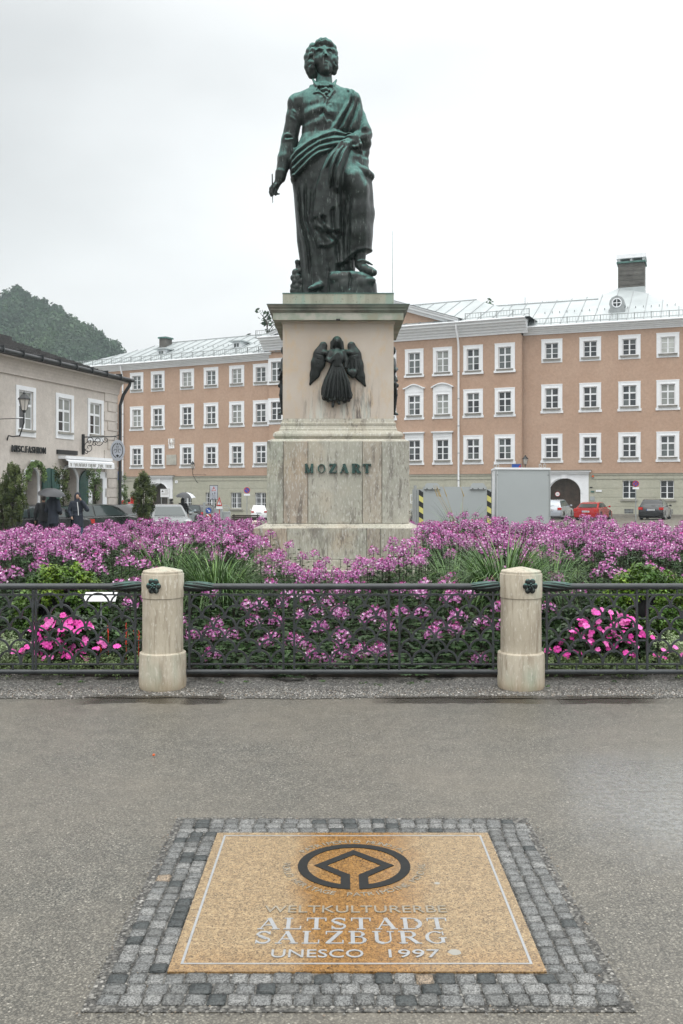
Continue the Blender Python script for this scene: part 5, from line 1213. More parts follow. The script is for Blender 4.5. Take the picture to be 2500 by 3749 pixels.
# right wing with the tall chimney
zE, zR, D, ov = 14.95, 18.3, 7., .65; k_ = (zR-zE)/(D+ov)
up_, _ = slope_roof(SR, [(2640, 1176), (2505, 1129), (2361, 1071), (2262, 1057), (2195, 1084)], ov, zE, D, zR)
ra = ridge_a(SR, 1800, 1121, 7.)
P = [(c0+.6, -ov, zE), (c1+.6, -ov, zE)]+[up_[1], up_[2], up_[3], up_[4], (ra-8, D, zR)]
bk = [[(c0-.5, -ov, zE), (ra, D, zR), (c0-.5, 15, zE)], [(ra, D, zR), up_[4], (up_[4][0], 15, zE), (c0-.5, 15, zE)], [up_[3], up_[2], (up_[2][0], up_[2][1]+5, up_[2][2]), (up_[3][0], up_[3][1]+5, up_[3][2])],
      [up_[2], up_[1], (up_[1][0], up_[1][1]+9, up_[1][2]-2), (up_[2][0], up_[2][1]+5, up_[2][2])], [up_[4], up_[3], (up_[3][0], up_[3][1]+5, up_[3][2]), (up_[4][0], up_[4][1]+9, up_[4][2]-2)]]
P[-1] = (ra, D, zR); bk.append([(c1+.6, -ov, zE), (c1+.6, 14, zE), (up_[1][0], up_[1][1]+9, up_[1][2]-2), up_[1]])
rr_ = add_roof(SR, P, 'roof', k_, ov, zE, bk)
guard(SR, c0+1.2, c1, 15.02, -.35)
# ridges and snow-hook rows
for seg, A, B, b, z in ((SL, ridge_a(SL, 607, 1246, 7.), a1+1, 7., 17.47), (SM, rb, ridge_a(SM, 1745, 1090, 7.), 7., 18.97), (SR, ra, up_[4][0], 7., 18.32)):
    m = MB(); m.tube([(A, b, z), (B, b, z)], .07, 6); pbuild(m, 'ridge_cap', M['seam'], seg)
for seg, A, B, b, z in ((SL, a0+9, a1, 3.3, 15.94), (SM, pa+2, b1-3, 3., 17.32), (SR, c0+1.5, up_[0][0], 3.2, 16.66)):
    m = MB(); n = int((B-A)/.62)
    for i in range(n): x = A+.62*i; m.box(x-.03, x+.03, b-.06, b+.06, z, z+.13)
    tag(pbuild(m, 'snow_hooks', M['galv'], seg), kind='stuff')
# chimneys
def chim(seg, x0, x1, ytop, ybot, off, wall_m, capm, slab=True, dep=1.6):
    A0, _, zb = seg.loc(x0, ybot, off); A1, _, _ = seg.loc(x1, ybot, off); zt = seg.loc(x0, ytop, off)[2]
    m = MB(); m.box(A0, A1, off, off+dep, zb-.6, zt); c = pbuild(m, 'chimney', wall_m, seg); 
    m = MB(); m.box(A0-.12, A1+.12, off-.12, off+dep+.12, zt+.002, zt+.16); m.build('chimney_collar', capm, c)
    if slab:
        for xk in (A0+.1, (A0+A1)/2, A1-.1): q = MB(); q.box(xk-.1, xk+.1, off+.1, off+dep-.1, zt+.161, zt+.42); q.build('cap_pier', M['white'], c)
        m = MB(); m.box(A0-.14, A1+.14, off-.14, off+dep+.14, zt+.422, zt+.80); m.add([(A0-.14, off-.14, zt+.802), (A1+.14, off-.14, zt+.802), (A1+.14, off+dep+.14, zt+.802), (A0-.14, off+dep+.14, zt+.802), (A0+.3, off+dep/2, zt+1.1), (A1-.3, off+dep/2, zt+1.1)], [(0, 1, 5, 4), (1, 2, 5), (2, 3, 4, 5), (3, 0, 4)]); m.build('chimney_hood', M['white'], c)
    return c, A0, A1, zb, zt
offc = up_[3][1]+.3
c_, A0, A1, zb, zt = chim(SR, 2262, 2359, 966, 1056, offc, M['brick_dark'], M['copper'], True, 2.)
m = MB(); m.box(A0-.03, A1+.03, offc-.06, offc+2.06, zb-1.2, zb+.02); m.build('chimney_flashing', M['metalroof'], c_)
for k in range(5):
    m = MB(); z_ = zb+.25+k*(zt-zb)/5.2; m.box(A0+.02, A1-.02, offc-.03, offc-.001, z_, z_+.05); m.build('render_band', M['brick_dark'], c_)
chim(SL, 583, 606, 1240, 1262, 5.2, M['brick_dark'], M['copper'], False, 1.1)
# dormers
for xc, y0_, y1_ in ((590, 1276, 1303), (866, 1247, 1278)):
    off = 2.4; A, _, zb = SL.loc(xc, y1_, off); zt = SL.loc(xc, y0_, off)[2]; m = MB(); w_ = .48
    m.box(A-w_, A+w_, off, off+3.2, zb-.1, zt-.12); d = pbuild(m, 'dormer', M['white'], SL)
    m = MB(); m.box(A-w_-.28, A+w_+.28, off-.3, off+3.4, zt-.118, zt); m.build('dormer_roof', M['metalroof'], d)
    m = MB(); frame_box(m, A-.34, A+.34, zb+.15, zt-.22, .05, off-.03, off-.001); m.box(A-.02, A+.02, off-.03, off-.001, zb+.2, zt-.27); m.build('window_frame', M['whitewood'], d)
    m = MB(); m.box(A-.29, A+.29, off-.012, off-.0015, zb+.2, zt-.27); m.build('pane', M['glass_mid'], d)
off = 2.2; A, _, zc = SR.loc(2258, 1115, off); r0 = .36
m = MB(); n = 20; circ = [(A+.95*math.cos(PI*i/10-PI/2)*.62, zc+.62*math.sin(PI*i/10-PI/2)) for i in range(20)]
m.prism([(A-.66, zc-.78), (A+.66, zc-.78), (A+.66, zc-.5), (A+.52, zc-.2), (A+.62, zc+.05), (A+.56, zc+.35), (A+.4, zc+.58), (A, zc+.74), (A-.4, zc+.58), (A-.56, zc+.35), (A-.62, zc+.05), (A-.52, zc-.2), (A-.66, zc-.5)], off-.1, off+2.6)
d = pbuild(m, 'round_dormer', M['seam'], SR)
cc = lambda r: [(A+r*math.cos(2*PI*i/24), zc+.12+r*math.sin(2*PI*i/24)) for i in range(24)]
m = MB(); m.strip(cc(.40), cc(.32), off-.16, off-.101); m.box(A-.03, A+.03, off-.14, off-.104, zc+.12-.32, zc+.12+.32); m.box(A-.32, A-.031, off-.14, off-.104, zc+.09, zc+.15); m.box(A+.031, A+.32, off-.14, off-.104, zc+.09, zc+.15); m.build('window_frame', M['whitewood'], d)
m = MB(); m.prism(cc(.32), off-.112, off-.1035); m.build('pane', M['glass_dark'], d)
m = MB(); m.box(A-.8, A+.8, off-.2, off+.1, zc-.98, zc-.782); m.build('dormer_sill', M['seam'], d)
# downpipes
for seg, x, yt in ((SL, 454, 1352), (SM, 1681, 1200)):
    A = aof(seg, x); zt = seg.loc(x, yt)[2]; m = MB(); o_ = .55 if seg is SL else 1.
    m.tube([(A, -o_, zt+.35), (A, -o_, zt+.1), (A, -.3, zt-.6 if seg is SL else zt-1.2), (A, -.2, zt-1.5 if seg is SL else zt-1.8), (A, -.2, -1.2)], .085, 8); pbuild(m, 'downpipe', M['white'], seg, 50)
    for z_ in (11.5, 9.2, 6.9, 4.6, 2.3): m = MB(); m.lathe([(.11, z_), (.11, z_+.06)], 10, M=Matrix.Translation((A, -.2, 0))); pbuild(m, 'pipe_bracket', M['galv'], seg)
# wall tablets
A, B = aof(SL, 618), aof(SL, 639); m = MB(); frame_box(m, A, B, SL.loc(628, 1628)[2], SL.loc(628, 1606)[2], .07, -.08, -.001); m.box(A, B, -.06, -.001, SL.loc(628, 1642)[2], SL.loc(628, 1629)[2]); tb = pbuild(m, 'coat_of_arms', M['stone'], SL)
zc = SL.loc(628, 1617)[2]; m = MB(); m.sphere(((A+B)/2, -.03, zc), (.2, .09, .24), 10, 6); m.sphere(((A+B)/2, -.05, zc+.2), (.12, .08, .08), 8, 5); m.build('shield', M['stone'], tb, 60)
A, B = aof(SL, 610.5), aof(SL, 646.5); m = MB(); m.box(A, B, -.08, -.001, SL.loc(628, 1702)[2], SL.loc(628, 1665)[2]); pbuild(m, 'stone_tablet', M['stone_plain'] if 'stone_plain' in M else M['sage'], SL)
# lightning rods
for seg, x, yt, yb, off, lab in ((SM, 1437, 845, 1108, 7., ''), (SR, 1922, 1088, 1112, 7., ''), (SL, 259, 1308, 1352, 0., '')):
    A, _, z1_ = seg.loc(x, yt, off); z0_ = seg.loc(x, yb, off)[2]-.6; m = MB(); m.tube([(A, off, z0_), (A, off, z1_)], [.045, .02], 5); pbuild(m, 'lightning_rod', M['galv'], seg)
def wall_lamp(pos, rz, sc, lab, arm):
    """old street lantern on a curved arm; local frame: x along the wall, -y off the wall"""
    t = thing('wall_lantern', lab, 'street lamp', pos, rz); t.scale = (sc, sc, sc)
    m = MB()
    m.tube(arm, .026, 7); m.build('bracket_arm', M['darkmetal'], t, 60)
    hx, hy, hz = arm[0]
    m = MB(); m.lathe([(.03, 0), (.075, .04), (.05, .07), (.105, .10)], 6, M=Matrix.Translation((hx, hy, hz))); m.build('lantern_base', M['darkmetal'], t)
    m = MB(); m.lathe([(.10, .102), (.19, .50)], 6, M=Matrix.Translation((hx, hy, hz))); m.build('lantern_glass', M['lampglass'], t)
    m = MB()
    for k in range(6): a = PI/3*k; m.tube([(hx+.103*math.cos(a), hy+.103*math.sin(a), hz+.10), (hx+.194*math.cos(a), hy+.194*math.sin(a), hz+.50)], .012, 4)
    m.build('lantern_frame', M['darkmetal'], t)
    m = MB(); m.lathe([(.235, .502), (.24, .52), (.10, .68), (.05, .70), (.06, .74), (.01, .80)], 6, M=Matrix.Translation((hx, hy, hz))); m.build('lantern_roof', M['darkmetal'], t)
    return t
def lamp_at(seg, x_l, y_base, y_top, x_w, y_w, off, lab, rod):
    A, _, zb = seg.loc(x_l, y_base, -off); zt = seg.loc(x_l, y_top, -off)[2]; sc = (zt-zb)/.8; Aw, _, zw = seg.loc(x_w, y_w, 0)
    pos = seg.w(Aw, -.03, zw); dx, dz = (A-Aw)/sc, (zb-zw)/sc; o_ = off/sc
    arm = [(dx, -o_, dz), (dx, -o_, dz*.7), (dx*.9, -o_*.85, dz*.5), (dx*.55, -o_*.55, dz*.27), (dx*.15, -o_*.3, dz*.1), (0, -.1, .02), (0, 0, 0)]
    t = wall_lamp(pos, seg.rz, sc, lab, arm)
    m = MB(); m.tube([(dx, -o_, dz*.62), (dx+rod/sc, 0, dz*.62)], .012, 5); m.build('stay_rod', M['darkmetal'], t); return t
lamp_at(SL, 706, 1719, 1688, 726, 1767, .9, 'dark wall lantern on a curved arm under the windows of the left palace wing', .9)
lamp_at(SR, 1923, 1705, 1666, 1946, 1772, .9, 'dark wall lantern rising above the tall grey cabin', 1.2)
# ================= small house on the left =================
SH = Seg(84., -3.78)
hs = thing('shop_house', 'two-storey pinkish grey shop house with dark tiled roof at the left edge', 'building', (-12, 42, 0)); HO = hs.location
def hbuild(m, nm, mt, sm=None, par=None): return m.build(nm, mt, par or hs, sm, loc=SH.mat(HO).translation, rotz=SH.rz)
def hl_(x, y, off=0.): return SH.loc(x, y, off)
# local a grows away from the camera (to the right in the photo)
cA = hl_(426, 1500)[0]; nA = hl_(-160, 1500)[0]
ZW = 6.05
holes = []
def h_window(xl, xr, yt, yb):
    A, _, _ = hl_(xl, yt); B = hl_(xr, yt)[0]; zt = hl_(xl, yt)[2]; zb = hl_(xl, yb)[2]; W_ = B-A; H_ = zt-zb; c = (A+B)/2
    f = W_*.13; m = MB(); frame_box(m, -W_/2, W_/2, 0, H_, f, -.04, -.001); m.box(-W_/2+f, W_/2-f, -.04, -.001, f, f*1.6)
    w = m.build('window', M['white'], hs, None, SH.w(c, 0, zb)-HO, SH.rz)
    m = MB(); m.box(-W_/2+f-.06, W_/2-f+.06, -.12, -.041, f*1.1, f*1.6); m.build('sill', M['greytrim'], w)
    i0, i1, j0, j1 = -W_/2+f, W_/2-f, f*1.6, H_-f; m = MB(); frame_box(m, i0, i1, j0, j1, .06, .05, .09); m.box(-.05, .05, .045, .085, j0+.06, j1-.06)
    h = j1-j0; zs_ = [j0+.06]
    for q, bw in ((.3, .02), (.63, .05)):
        for xa, xb in ((i0+.06, -.05), (.05, i1-.06)): m.box(xa, xb, .052, .088, j0+h*q-bw, j0+h*q+bw)
        zs_ += [j0+h*q-bw, j0+h*q+bw]
    zs_.append(j1-.06); m.build('window_frame', M['whitewood'], w)
    for i in range(0, 6, 2):
        for s_, (xa, xb) in enumerate(((i0+.06, -.05), (.05, i1-.06))):
            p = MB(); p.box(xa, xb, .068, .074, zs_[i], zs_[i+1]); p.build('pane', M['glass_light'] if (s_ or i == 4) else M['glass_dark'], w)
    holes.append((c+i0, c+i1, zb+j0, zb+j1))
h_window(57, 129, 1408, 1596); h_window(203, 268, 1437, 1610-6); h_window(320, 377, 1457, 1612); h_window(-95, -18, 1378, 1590)
def arch_poly(c, w, z0, z1, n=14): r = w/2; zs = z1-r; return [(c+r, z0)]+[(c+r*math.cos(PI*i/n), zs+r*math.sin(PI*i/n)) for i in range(n+1)]+[(c-r, z0)]
def arch_hole(c, w, z0, z1): return (c-w/2, c+w/2, z0, z1)
doors = []
for xl, xr, yt in ((88, 136, 1712), (223, 280, 1712)):
    A, B = hl_(xl, 1800)[0], hl_(xr, 1800)[0]; zt = hl_((xl+xr)/2, yt)[2]; doors.append(((A+B)/2, B-A, zt))
    holes.append(((A+B)/2-(B-A)/2, (A+B)/2+(B-A)/2, -2, zt))
A, B = hl_(357, 1800)[0], hl_(373, 1800)[0]; z_sd = hl_(360, 1752)[2]; holes.append((hl_(334, 1800)[0], B, -2, z_sd)); sdA, sdB = hl_(334, 1800)[0], B
m = MB(); wall_grid(m, nA, cA, -1.5, ZW, holes, reveal=.3); wl = hbuild(m, 'wall', M['cream'])
# far (hidden) faces so the house is a closed volume
m = MB(); m.add([(cA, 0, -1.5), (cA, 9, -1.5), (cA, 9, ZW), (cA, 0, ZW), (nA, 9, -1.5), (nA, 9, ZW), (nA, 0, -1.5), (nA, 0, ZW)], [(0, 1, 2, 3), (1, 4, 5, 2), (4, 6, 7, 5)]); hbuild(m, 'wall', M['cream'])
for c, w, zt in doors:
    n = 14; r = w/2; zs = zt-r; arc = [(c+r*math.cos(PI*i/n), zs+r*math.sin(PI*i/n)) for i in range(n+1)]
    m = MB(); outr = [(c+r+.0, zs)]+[(c+r*max(-1, min(1, 1.5*math.cos(PI*i/n))), zt if 3 < i < n-3 else zs+r*min(1, min(i, n-i)/3.)) for i in range(1, n)]+[(c-r, zs)]
    m.strip(outr, arc, 0, .3, 0, False); hbuild(m, 'arch_infill', M['cream'])
    e1 = [(c+r, -1.2)]+arc+[(c-r, -1.2)]; e2 = [(c+r*1.2, -1.2)]+[(c+(p[0]-c)*1.2, zs+(p[1]-zs)*1.2) for p in arc]+[(c-r*1.2, -1.2)]
    m = MB(); m.strip(e2, e1, -.06, -.001, 0, False); m.box(c-.12, c+.12, -.1, -.061, zt+.0, zt+.3); hbuild(m, 'door_surround', M['white'])
    m = MB(); m.prism(arch_poly(c, w*.96, -1.2, zt-.05), 1.2, 1.25); hbuild(m, 'door', M['glass_dark'])
    m = MB(); m.add([(c-r, .3, -1.2), (c-r, 1.2, -1.2), (c-r, 1.2, zt), (c-r, .3, zt), (c+r, .3, -1.2), (c+r, 1.2, -1.2), (c+r, 1.2, zt), (c+r, .3, zt)], [(0, 1, 2, 3), (7, 6, 5, 4), (3, 2, 6, 7)]); hbuild(m, 'door_reveal', M['cream'])
    # open green shutter, folded back on the far side and standing out from the wall
for xl, xr, yt, ang, lab in ((148, 176, 1712, 0, 1), (180, 210, 1716, 0, 2), (284, 314, 1721, 0, 3)):
    A, B = hl_(xl, 1800)[0], hl_(xr, 1800)[0]; zt = hl_((xl+xr)/2, yt)[2]; w = B-A
    flip = lab == 2
    P = [(A, -1.0), (B, -1.0)]
    n = 8; zs = zt-w*.85
    arc = [(B-w*(1-math.cos(PI/2*i/n)) if flip else B-w*math.sin(PI/2*i/n)*1., 0) for i in range(n+1)]
    if flip: P += [(A+w*math.cos(PI/2*i/n), zs+w*.85*math.sin(PI/2*i/n)) for i in range(n+1)]
    else: P += [(B, zt)]+[(B-w*math.sin(PI/2*i/n), zs+w*.85*math.cos(PI/2*i/n)) for i in range(1, n+1)]
    m = MB(); m.prism(P, -.12, -.07); sh = hbuild(m, 'shutter', M['shutter'])
    m = MB()
    for z_ in (-.2, .8, 1.6): m.box(A+.05, B-.05, -.135, -.1205, z_, z_+.08)
    m.build('shutter_rail', M['shutter'], sh)
    for k in range(4): q = MB(); xk = A+w*(k+.5)/4; q.box(xk-.015, xk+.015, -.128, -.1205, -.95, zs); q.build('shutter_slat', M['shutter'], sh)
# shop window with lights
m = MB(); A0 = hl_(338, 1750)[0]; m.strip([(sdA-.3, -1.2), (sdA-.3, z_sd+.3), (sdB+.35, z_sd+.3), (sdB+.35, -1.2)], [(sdA, -1.2), (sdA, z_sd), (sdB, z_sd), (sdB, -1.2)], -.05, -.001, 0, False); hbuild(m, 'shop_surround', M['white'])
m = MB(); m.box(sdA, sdB, .28, .3, -1.2, z_sd); hbuild(m, 'shop_window', M['shopglass'] if 'shopglass' in M else M['glass_dark'])
# quoins at the far corner
z_ = -1.
k = 0
while z_ < ZW-.3:
    l_ = 1.15 if k % 2 else .85; m = MB(); m.box(cA-l_, cA+.04, -.05, -.001, z_+.02, z_+.42); hbuild(m, 'quoin', M['cream']); z_ += .44; k += 1
# coved cornice, gutter, roof
m = MB(); n = 6
for i in range(n): a = PI/2*i/n; b = PI/2*(i+1)/n; m.add([(nA, -.36*(1-math.cos(a)), ZW+.0+.55*math.sin(a)), (cA+.3, -.36*(1-math.cos(a)), ZW+.55*math.sin(a)), (cA+.3, -.36*(1-math.cos(b)), ZW+.55*math.sin(b)), (nA, -.36*(1-math.cos(b)), ZW+.55*math.sin(b))], [(0, 1, 2, 3)])
m.box(nA, cA+.05, -.09, -.001, ZW-.06, ZW); m.box(nA, cA+.3, -.44, -.34, ZW+.50, ZW+.60); hbuild(m, 'cove_cornice', M['cream'], 50)
zE = ZW+.66
m = MB(); m.box(nA, cA+.45, -.55, .4, zE-.1, zE-.02); hbuild(m, 'eaves_board', M['slate'])
m = MB(); m.tube([(nA, -.58, zE), (cA+.55, -.58, zE)], .09, 8); hbuild(m, 'gutter', M['darkmetal'], 50)
rdg = 4.2; kk = .37
def rz_(b): return zE+(b+.5)*kk
# tiled roof: rows of tiles, each row a lapped strip
TP = [(nA, -1.0), (cA+.55, -1.0), (cA-rdg+.2, rdg), (nA, rdg)]
m = MB(); m.add([(nA, -.5, zE), (cA+.45, -.5, zE), (cA-3.6, rdg, rz_(rdg)), (nA, rdg, rz_(rdg))], [(0, 1, 2, 3)]); m.add([(cA+.45, -.5, zE), (cA+.45, 9.4, zE), (cA-3.6, rdg, rz_(rdg))], [(0, 1, 2)]); m.add([(nA, rdg, rz_(rdg)), (cA-3.6, rdg, rz_(rdg)), (cA+.45, 9.4, zE), (nA, 9.4, zE)], [(0, 1, 2, 3)]); rf = hbuild(m, 'roof', M['slate'])
m = MB(); nr = 17
for i in range(nr):
    b0_ = -.5+4.7*i/nr; b1_ = b0_+4.7/nr; xe = cA+.42-(b0_+.5)*.86-.05; x = nA+.17*(i % 2)
    while x < xe:
        w = .30; j = rng.uniform(-.01, .015); m.add([(x, b0_, rz_(b0_)+.05+j), (min(x+w-.02, xe), b0_, rz_(b0_)+.05+j), (min(x+w-.02, xe), b1_, rz_(b1_)+.015), (x, b1_, rz_(b1_)+.015), (x, b0_, rz_(b0_)), (min(x+w-.02, xe), b0_, rz_(b0_))], [(0, 1, 2, 3), (4, 5, 1, 0)]); x += w
tag(m.build('roof_tiles', M['slate'], rf), kind='stuff')
m = MB(); m.tube([(nA, rdg, rz_(rdg)+.03), (cA-3.6, rdg, rz_(rdg)+.03)], .11, 8); m.build('ridge_tile', M['slate'], rf)
for k in range(9):
    A = nA+(cA-nA)*(k+.4)/9; m = MB(); m.box(A-.02, A+.02, -.7, -.4, zE-.1, zE+.16); hbuild(m, 'gutter_bracket', M['darkmetal'])
# skylight on the roof
A = hl_(118, 1300, 2.)[0]; m = MB(); m.box(A-.9, A+.6, 3.4, 4.1, rz_(3.4)-.1, rz_(3.7)+.1); m.build('skylight', M['slate'], rf)
# dark downpipe at the corner
m = MB(); zt = zE-.1; m.tube([(cA+.3, -.55, zt), (cA+.3, -.52, zt-.15), (cA+.12, -.3, zt-.6), (cA+.06, -.16, zt-1.1), (cA+.06, -.14, -1.)], .075, 8); hbuild(m, 'downpipe', M['darkmetal'], 50)
# --- lettering MISC.FASHION ---
def h_text(s, xl, xr, yt, yb, depth=.04, bold=.01, off=-.03, name='sign_lettering', mt=None, par=None):
    A, _, zt = hl_(xl, yt); B = hl_(xr, yt)[0]; zb = hl_(xl, yb)[2]; tt = par or tag(thing(name, None, None, SH.w(A, 0, zb)), None)
    return A, B, zt, zb
A, _, zt = hl_(36, 1629); B = hl_(163, 1640)[0]; zb = hl_(36, 1654)[2]
sg = thing('shop_sign', 'dark raised lettering MISC.FASHION on the shop house wall', 'sign', SH.w((A+B)/2, -.05, zb), SH.rz)
cx_ = -(B-A)/2; adv = {'M': 1.05, 'I': .4, 'S': .72, 'C': .78, '.': .36, 'F': .66, 'A': .82, 'H': .86, 'O': .9, 'N': .88}
tot = sum(adv[c] for c in 'MISC.FASHION'); sc_ = (B-A)/tot
for ch in 'MISC.FASHION':
    w = adv[ch]*sc_; v, fs = text_mesh(ch, 1., .02, 1., .008); lo, hi = v.min(0), v.max(0); H_ = (zt-zb)*(1. if ch != '.' else .2)
    vv = [((cx_+w*.1+(p[0]-lo[0])/(hi[0]-lo[0])*w*.74), -(p[2]-lo[2])*1.2, (p[1]-lo[1])/(hi[1]-lo[1])*H_) for p in v]
    me = bpy.data.meshes.new('letter'); me.from_pydata(vv, [], fs); me.materials.append(M['darkmetal']); link('letter', me, sg); cx_ += w
# --- dark board sign, awning, hanging sign ---
A, _, zt = hl_(206, 1646); B = hl_(279, 1650)[0]; zb = hl_(206, 1662)[2]
t = thing('name_board', 'narrow dark board with faint lettering above the awning', 'sign', SH.w((A+B)/2, 0, zb), SH.rz); w = (B-A)/2
m = MB(); m.box(-w, w, -.08, -.001, 0, zt-zb); m.build('board', M['darkmetal'], t)
A, _, zt = hl_(213, 1668); B = hl_(388, 1680)[0]; zb = hl_(213, 1690)[2]
t = thing('awning', 'cream rolled awning with grey lettering on its valance', 'awning', SH.w((A+B)/2, 0, zb), SH.rz); w = (B-A)/2
m = MB(); m.box(-w, w, -.34, -.001, .12, zt-zb); m.build('cassette', M['white'], t)
m = MB(); m.add([(-w+.05, -.30, .1), (w-.05, -.30, .1), (w-.05, -.45, .02), (-w+.05, -.45, .02), (-w+.05, -.46, -.24), (w-.05, -.46, -.24)], [(0, 3, 2, 1), (3, 4, 5, 2)]); 
m.add([(-w+.05, -.30, .08), (w-.05, -.30, .08), (w-.05, -.44, .0), (-w+.05, -.44, .0), (-w+.05, -.445, -.24), (w-.05, -.445, -.24)], [(0, 1, 2, 3), (3, 2, 5, 4)]); m.build('valance', M['white'], t)
for s_, xa, xb in (('O', .04, .08), ('KUNSTHANDEL', .11, .38), ('GALERIE', .41, .58), ('BUNT', .62, .74), ('VERSAND', .78, .93)):
    x0_, x1_ = -w+2*w*xa, -w+2*w*xb
    k = max(2, len(s_)); m = MB()
    for i in range(k):      # the photo shows only a grey, unreadable row of tall characters
        xa_ = x0_+(x1_-x0_)*(i+.12)/k; xb_ = x0_+(x1_-x0_)*(i+.8)/k; g_ = (xb_-xa_)*.3; m.box(xa_, xa_+g_, -.466, -.461, -.19, -.05)
        if i % 2: m.box(xa_+g_, xb_, -.466, -.461, -.19, -.17)
        else: m.box(xa_+g_, xb_, -.466, -.461, -.07, -.05)
        if i % 3: m.box(xb_-g_, xb_, -.465, -.4605, -.17, -.07)
    m.build('lettering', M['greytrim'], t)
pA = hl_(301, 1590); t = thing('hanging_sign', 'wrought iron bracket with scrolls carrying a pale oval emblem sign', 'sign', SH.w(pA[0], 0, hl_(301, 1664)[2]), SH.rz)
Hh = pA[2]-hl_(301, 1664)[2]; br = thing('bracket', None, None); COL.objects.unlink(br)
bpy.data.objects.remove(br)
m = MB(); m.box(-.05, .05, -.1, -.001, 0, Hh); m.build('wall_bar', M['darkmetal'], t)
Lr = 1.75; f3 = lambda u_, v_: (0, -.08-u_*Lr, v_)      # bracket plane stands out from the wall
m = MB(); m.tube([f3(0, Hh*.86), f3(.8, Hh*.86), f3(.93, Hh*.9), f3(1., Hh*1.02)], .022, 6); m.build('bracket_arm', M['darkmetal'], t)
def spiral(cx, cz, r, a0, turns, sx=1): return [f3(cx+sx*r*(1-k/26)*math.cos(a0+turns*2*PI*k/22)/Lr, cz+r*(1-k/26)*math.sin(a0+turns*2*PI*k/22)) for k in range(23)]
for cx, cz, r, a0, tn in ((.14, Hh*.34, .26, PI/2, 1.4), (.16, Hh*.66, .22, -PI/2, 1.4), (.40, Hh*.66, .24, 0, -1.3), (.60, Hh*.72, .14, PI, 1.2), (.08, Hh*.14, .12, PI/2, 1.2), (.3, Hh*.52, .14, 0, 1.2)):
    m = MB(); m.tube(spiral(cx, cz, r, a0, tn), .016, 5); m.build('scroll', M['darkmetal'], t)
sxp, szp = .93, Hh*.18
m = MB()
for d in (-.1, .1): m.tube([f3(.86, Hh*.86), f3(sxp+d, szp+.42)], .01, 4)
m.build('hanger', M['darkmetal'], t)
el = lambda r, q=1.: [(sxp*Lr+.34*r*math.cos(2*PI*i/28), szp+.46*r*q*math.sin(2*PI*i/28)) for i in range(28)]
TR = Matrix(((0, 1, 0, 0), (-1, 0, 0, -.08), (0, 0, 1, 0), (0, 0, 0, 1)))
m = MB(); m.prism(el(1.), -.012, .012, 0, TR); m.build('sign_disc', M['grey_sign'] if 'grey_sign' in M else M['white'], t)
for ysd in (-.016, .013):
    m = MB()
    for a0, a1 in ((-75, 75), (105, 255)):
        pp = [(sxp*Lr+.27*math.cos(R(a0+(a1-a0)*i/14)), szp+.33*math.sin(R(a0+(a1-a0)*i/14))) for i in range(15)]; qq = [(sxp*Lr+.235*math.cos(R(a0+(a1-a0)*i/14)), szp+.295*math.sin(R(a0+(a1-a0)*i/14))) for i in range(15)]
        m.strip(pp, qq, ysd, ysd+.003, 0, False, TR)
    for sg_ in (-1, 1):
        pp = [(sxp*Lr+sg_*(.10+.075*math.cos(R(k*20))), szp-.02+.085*math.sin(R(k*20))) for k in range(15)]; qq = [(sxp*Lr+sg_*(.10+.055*math.cos(R(k*20))), szp-.02+.065*math.sin(R(k*20))) for k in range(15)]; m.strip(pp, qq, ysd, ysd+.003, 0, False, TR)
        m.prism([(sxp*Lr+sg_*.02, szp-.05), (sxp*Lr+sg_*.05, szp+.2), (sxp*Lr+sg_*.02, szp+.2)], ysd, ysd+.003, 0, TR)
    m.prism([(sxp*Lr-.05, szp+.25), (sxp*Lr+.05, szp+.25), (sxp*Lr, szp+.33)], ysd, ysd+.003, 0, TR); m.prism([(sxp*Lr-.08, szp-.22), (sxp*Lr, szp-.3), (sxp*Lr+.08, szp-.22), (sxp*Lr, szp-.17)], ysd, ysd+.003, 0, TR); m.build('emblem', M['darkmetal'], t)
# wall lantern at the very left
pa_ = SH.ray(88, 1512, -1.25); pw = SH.ray(26, 1607, 0)
t = wall_lamp(tuple(pw), 0, 1.0, 'dark wall lantern on a long curved arm in front of the shop house window', [tuple(pa_-pw-Vector((0, 0, 0))), tuple((pa_-pw)+Vector((0, 0, -.35))), tuple((pa_-pw)*.75+Vector((0, 0, -.6))), tuple((pa_-pw)*.35+Vector((0, 0, -.25))), tuple((pa_-pw)*.08+Vector((0, 0, .05))), (0, 0, -.05)])
q0 = pa_-pw+Vector((0, 0, -.2)); q1 = SH.ray(0, 1534, 0)-pw; m = MB(); m.tube([tuple(q0), tuple(q1)], .014, 5); m.build('stay_rod', M['darkmetal'], t)
# the blue bank sign boards
def flat_sign_blue(pos, w, h, rz, lab):
    t = thing('bank_sign', lab, 'sign', pos, rz); m = MB(); m.box(-w/2, w/2, -.06, .06, 0, h); m.build('sign_box', M['blue'], t)
    m = MB(); m.prism([(w*.12, .02*h), (w*.3, .02*h), (w*.47, h*.45), (w*.47, h*.98), (w*.30, h*.55)], -.067, -.061); m.build('red_swoosh', M['red'], t)
    m = MB(); m.prism([(-w*.3, .06*h), (w*.2, .06*h), (w*.12, h*.2), (-w*.3, h*.2)], -.066, -.0605); m.build('white_bar', M['white'], t)
    m = MB(); frame_box(m, -w/2-.03, w/2+.03, -.03, h+.03, .03, -.07, .07); m.build('sign_frame', M['galv'], t)
    m = MB(); m.box(-.04, .04, .061, .9, h*.4, h*.6); m.build('mounting_arm', M['galv'], t)
p = SR.ray(1891, 1716, -1.); flat_sign_blue(tuple(p), .75, .38, SR.rz, 'blue sign box with red stripe showing above the grey cabin')
p = SL.ray(439, 1764, -1.); flat_sign_blue(tuple(p), .42, 1.05, SL.rz, 'tall narrow blue and red sign beside the dark corner downpipe')
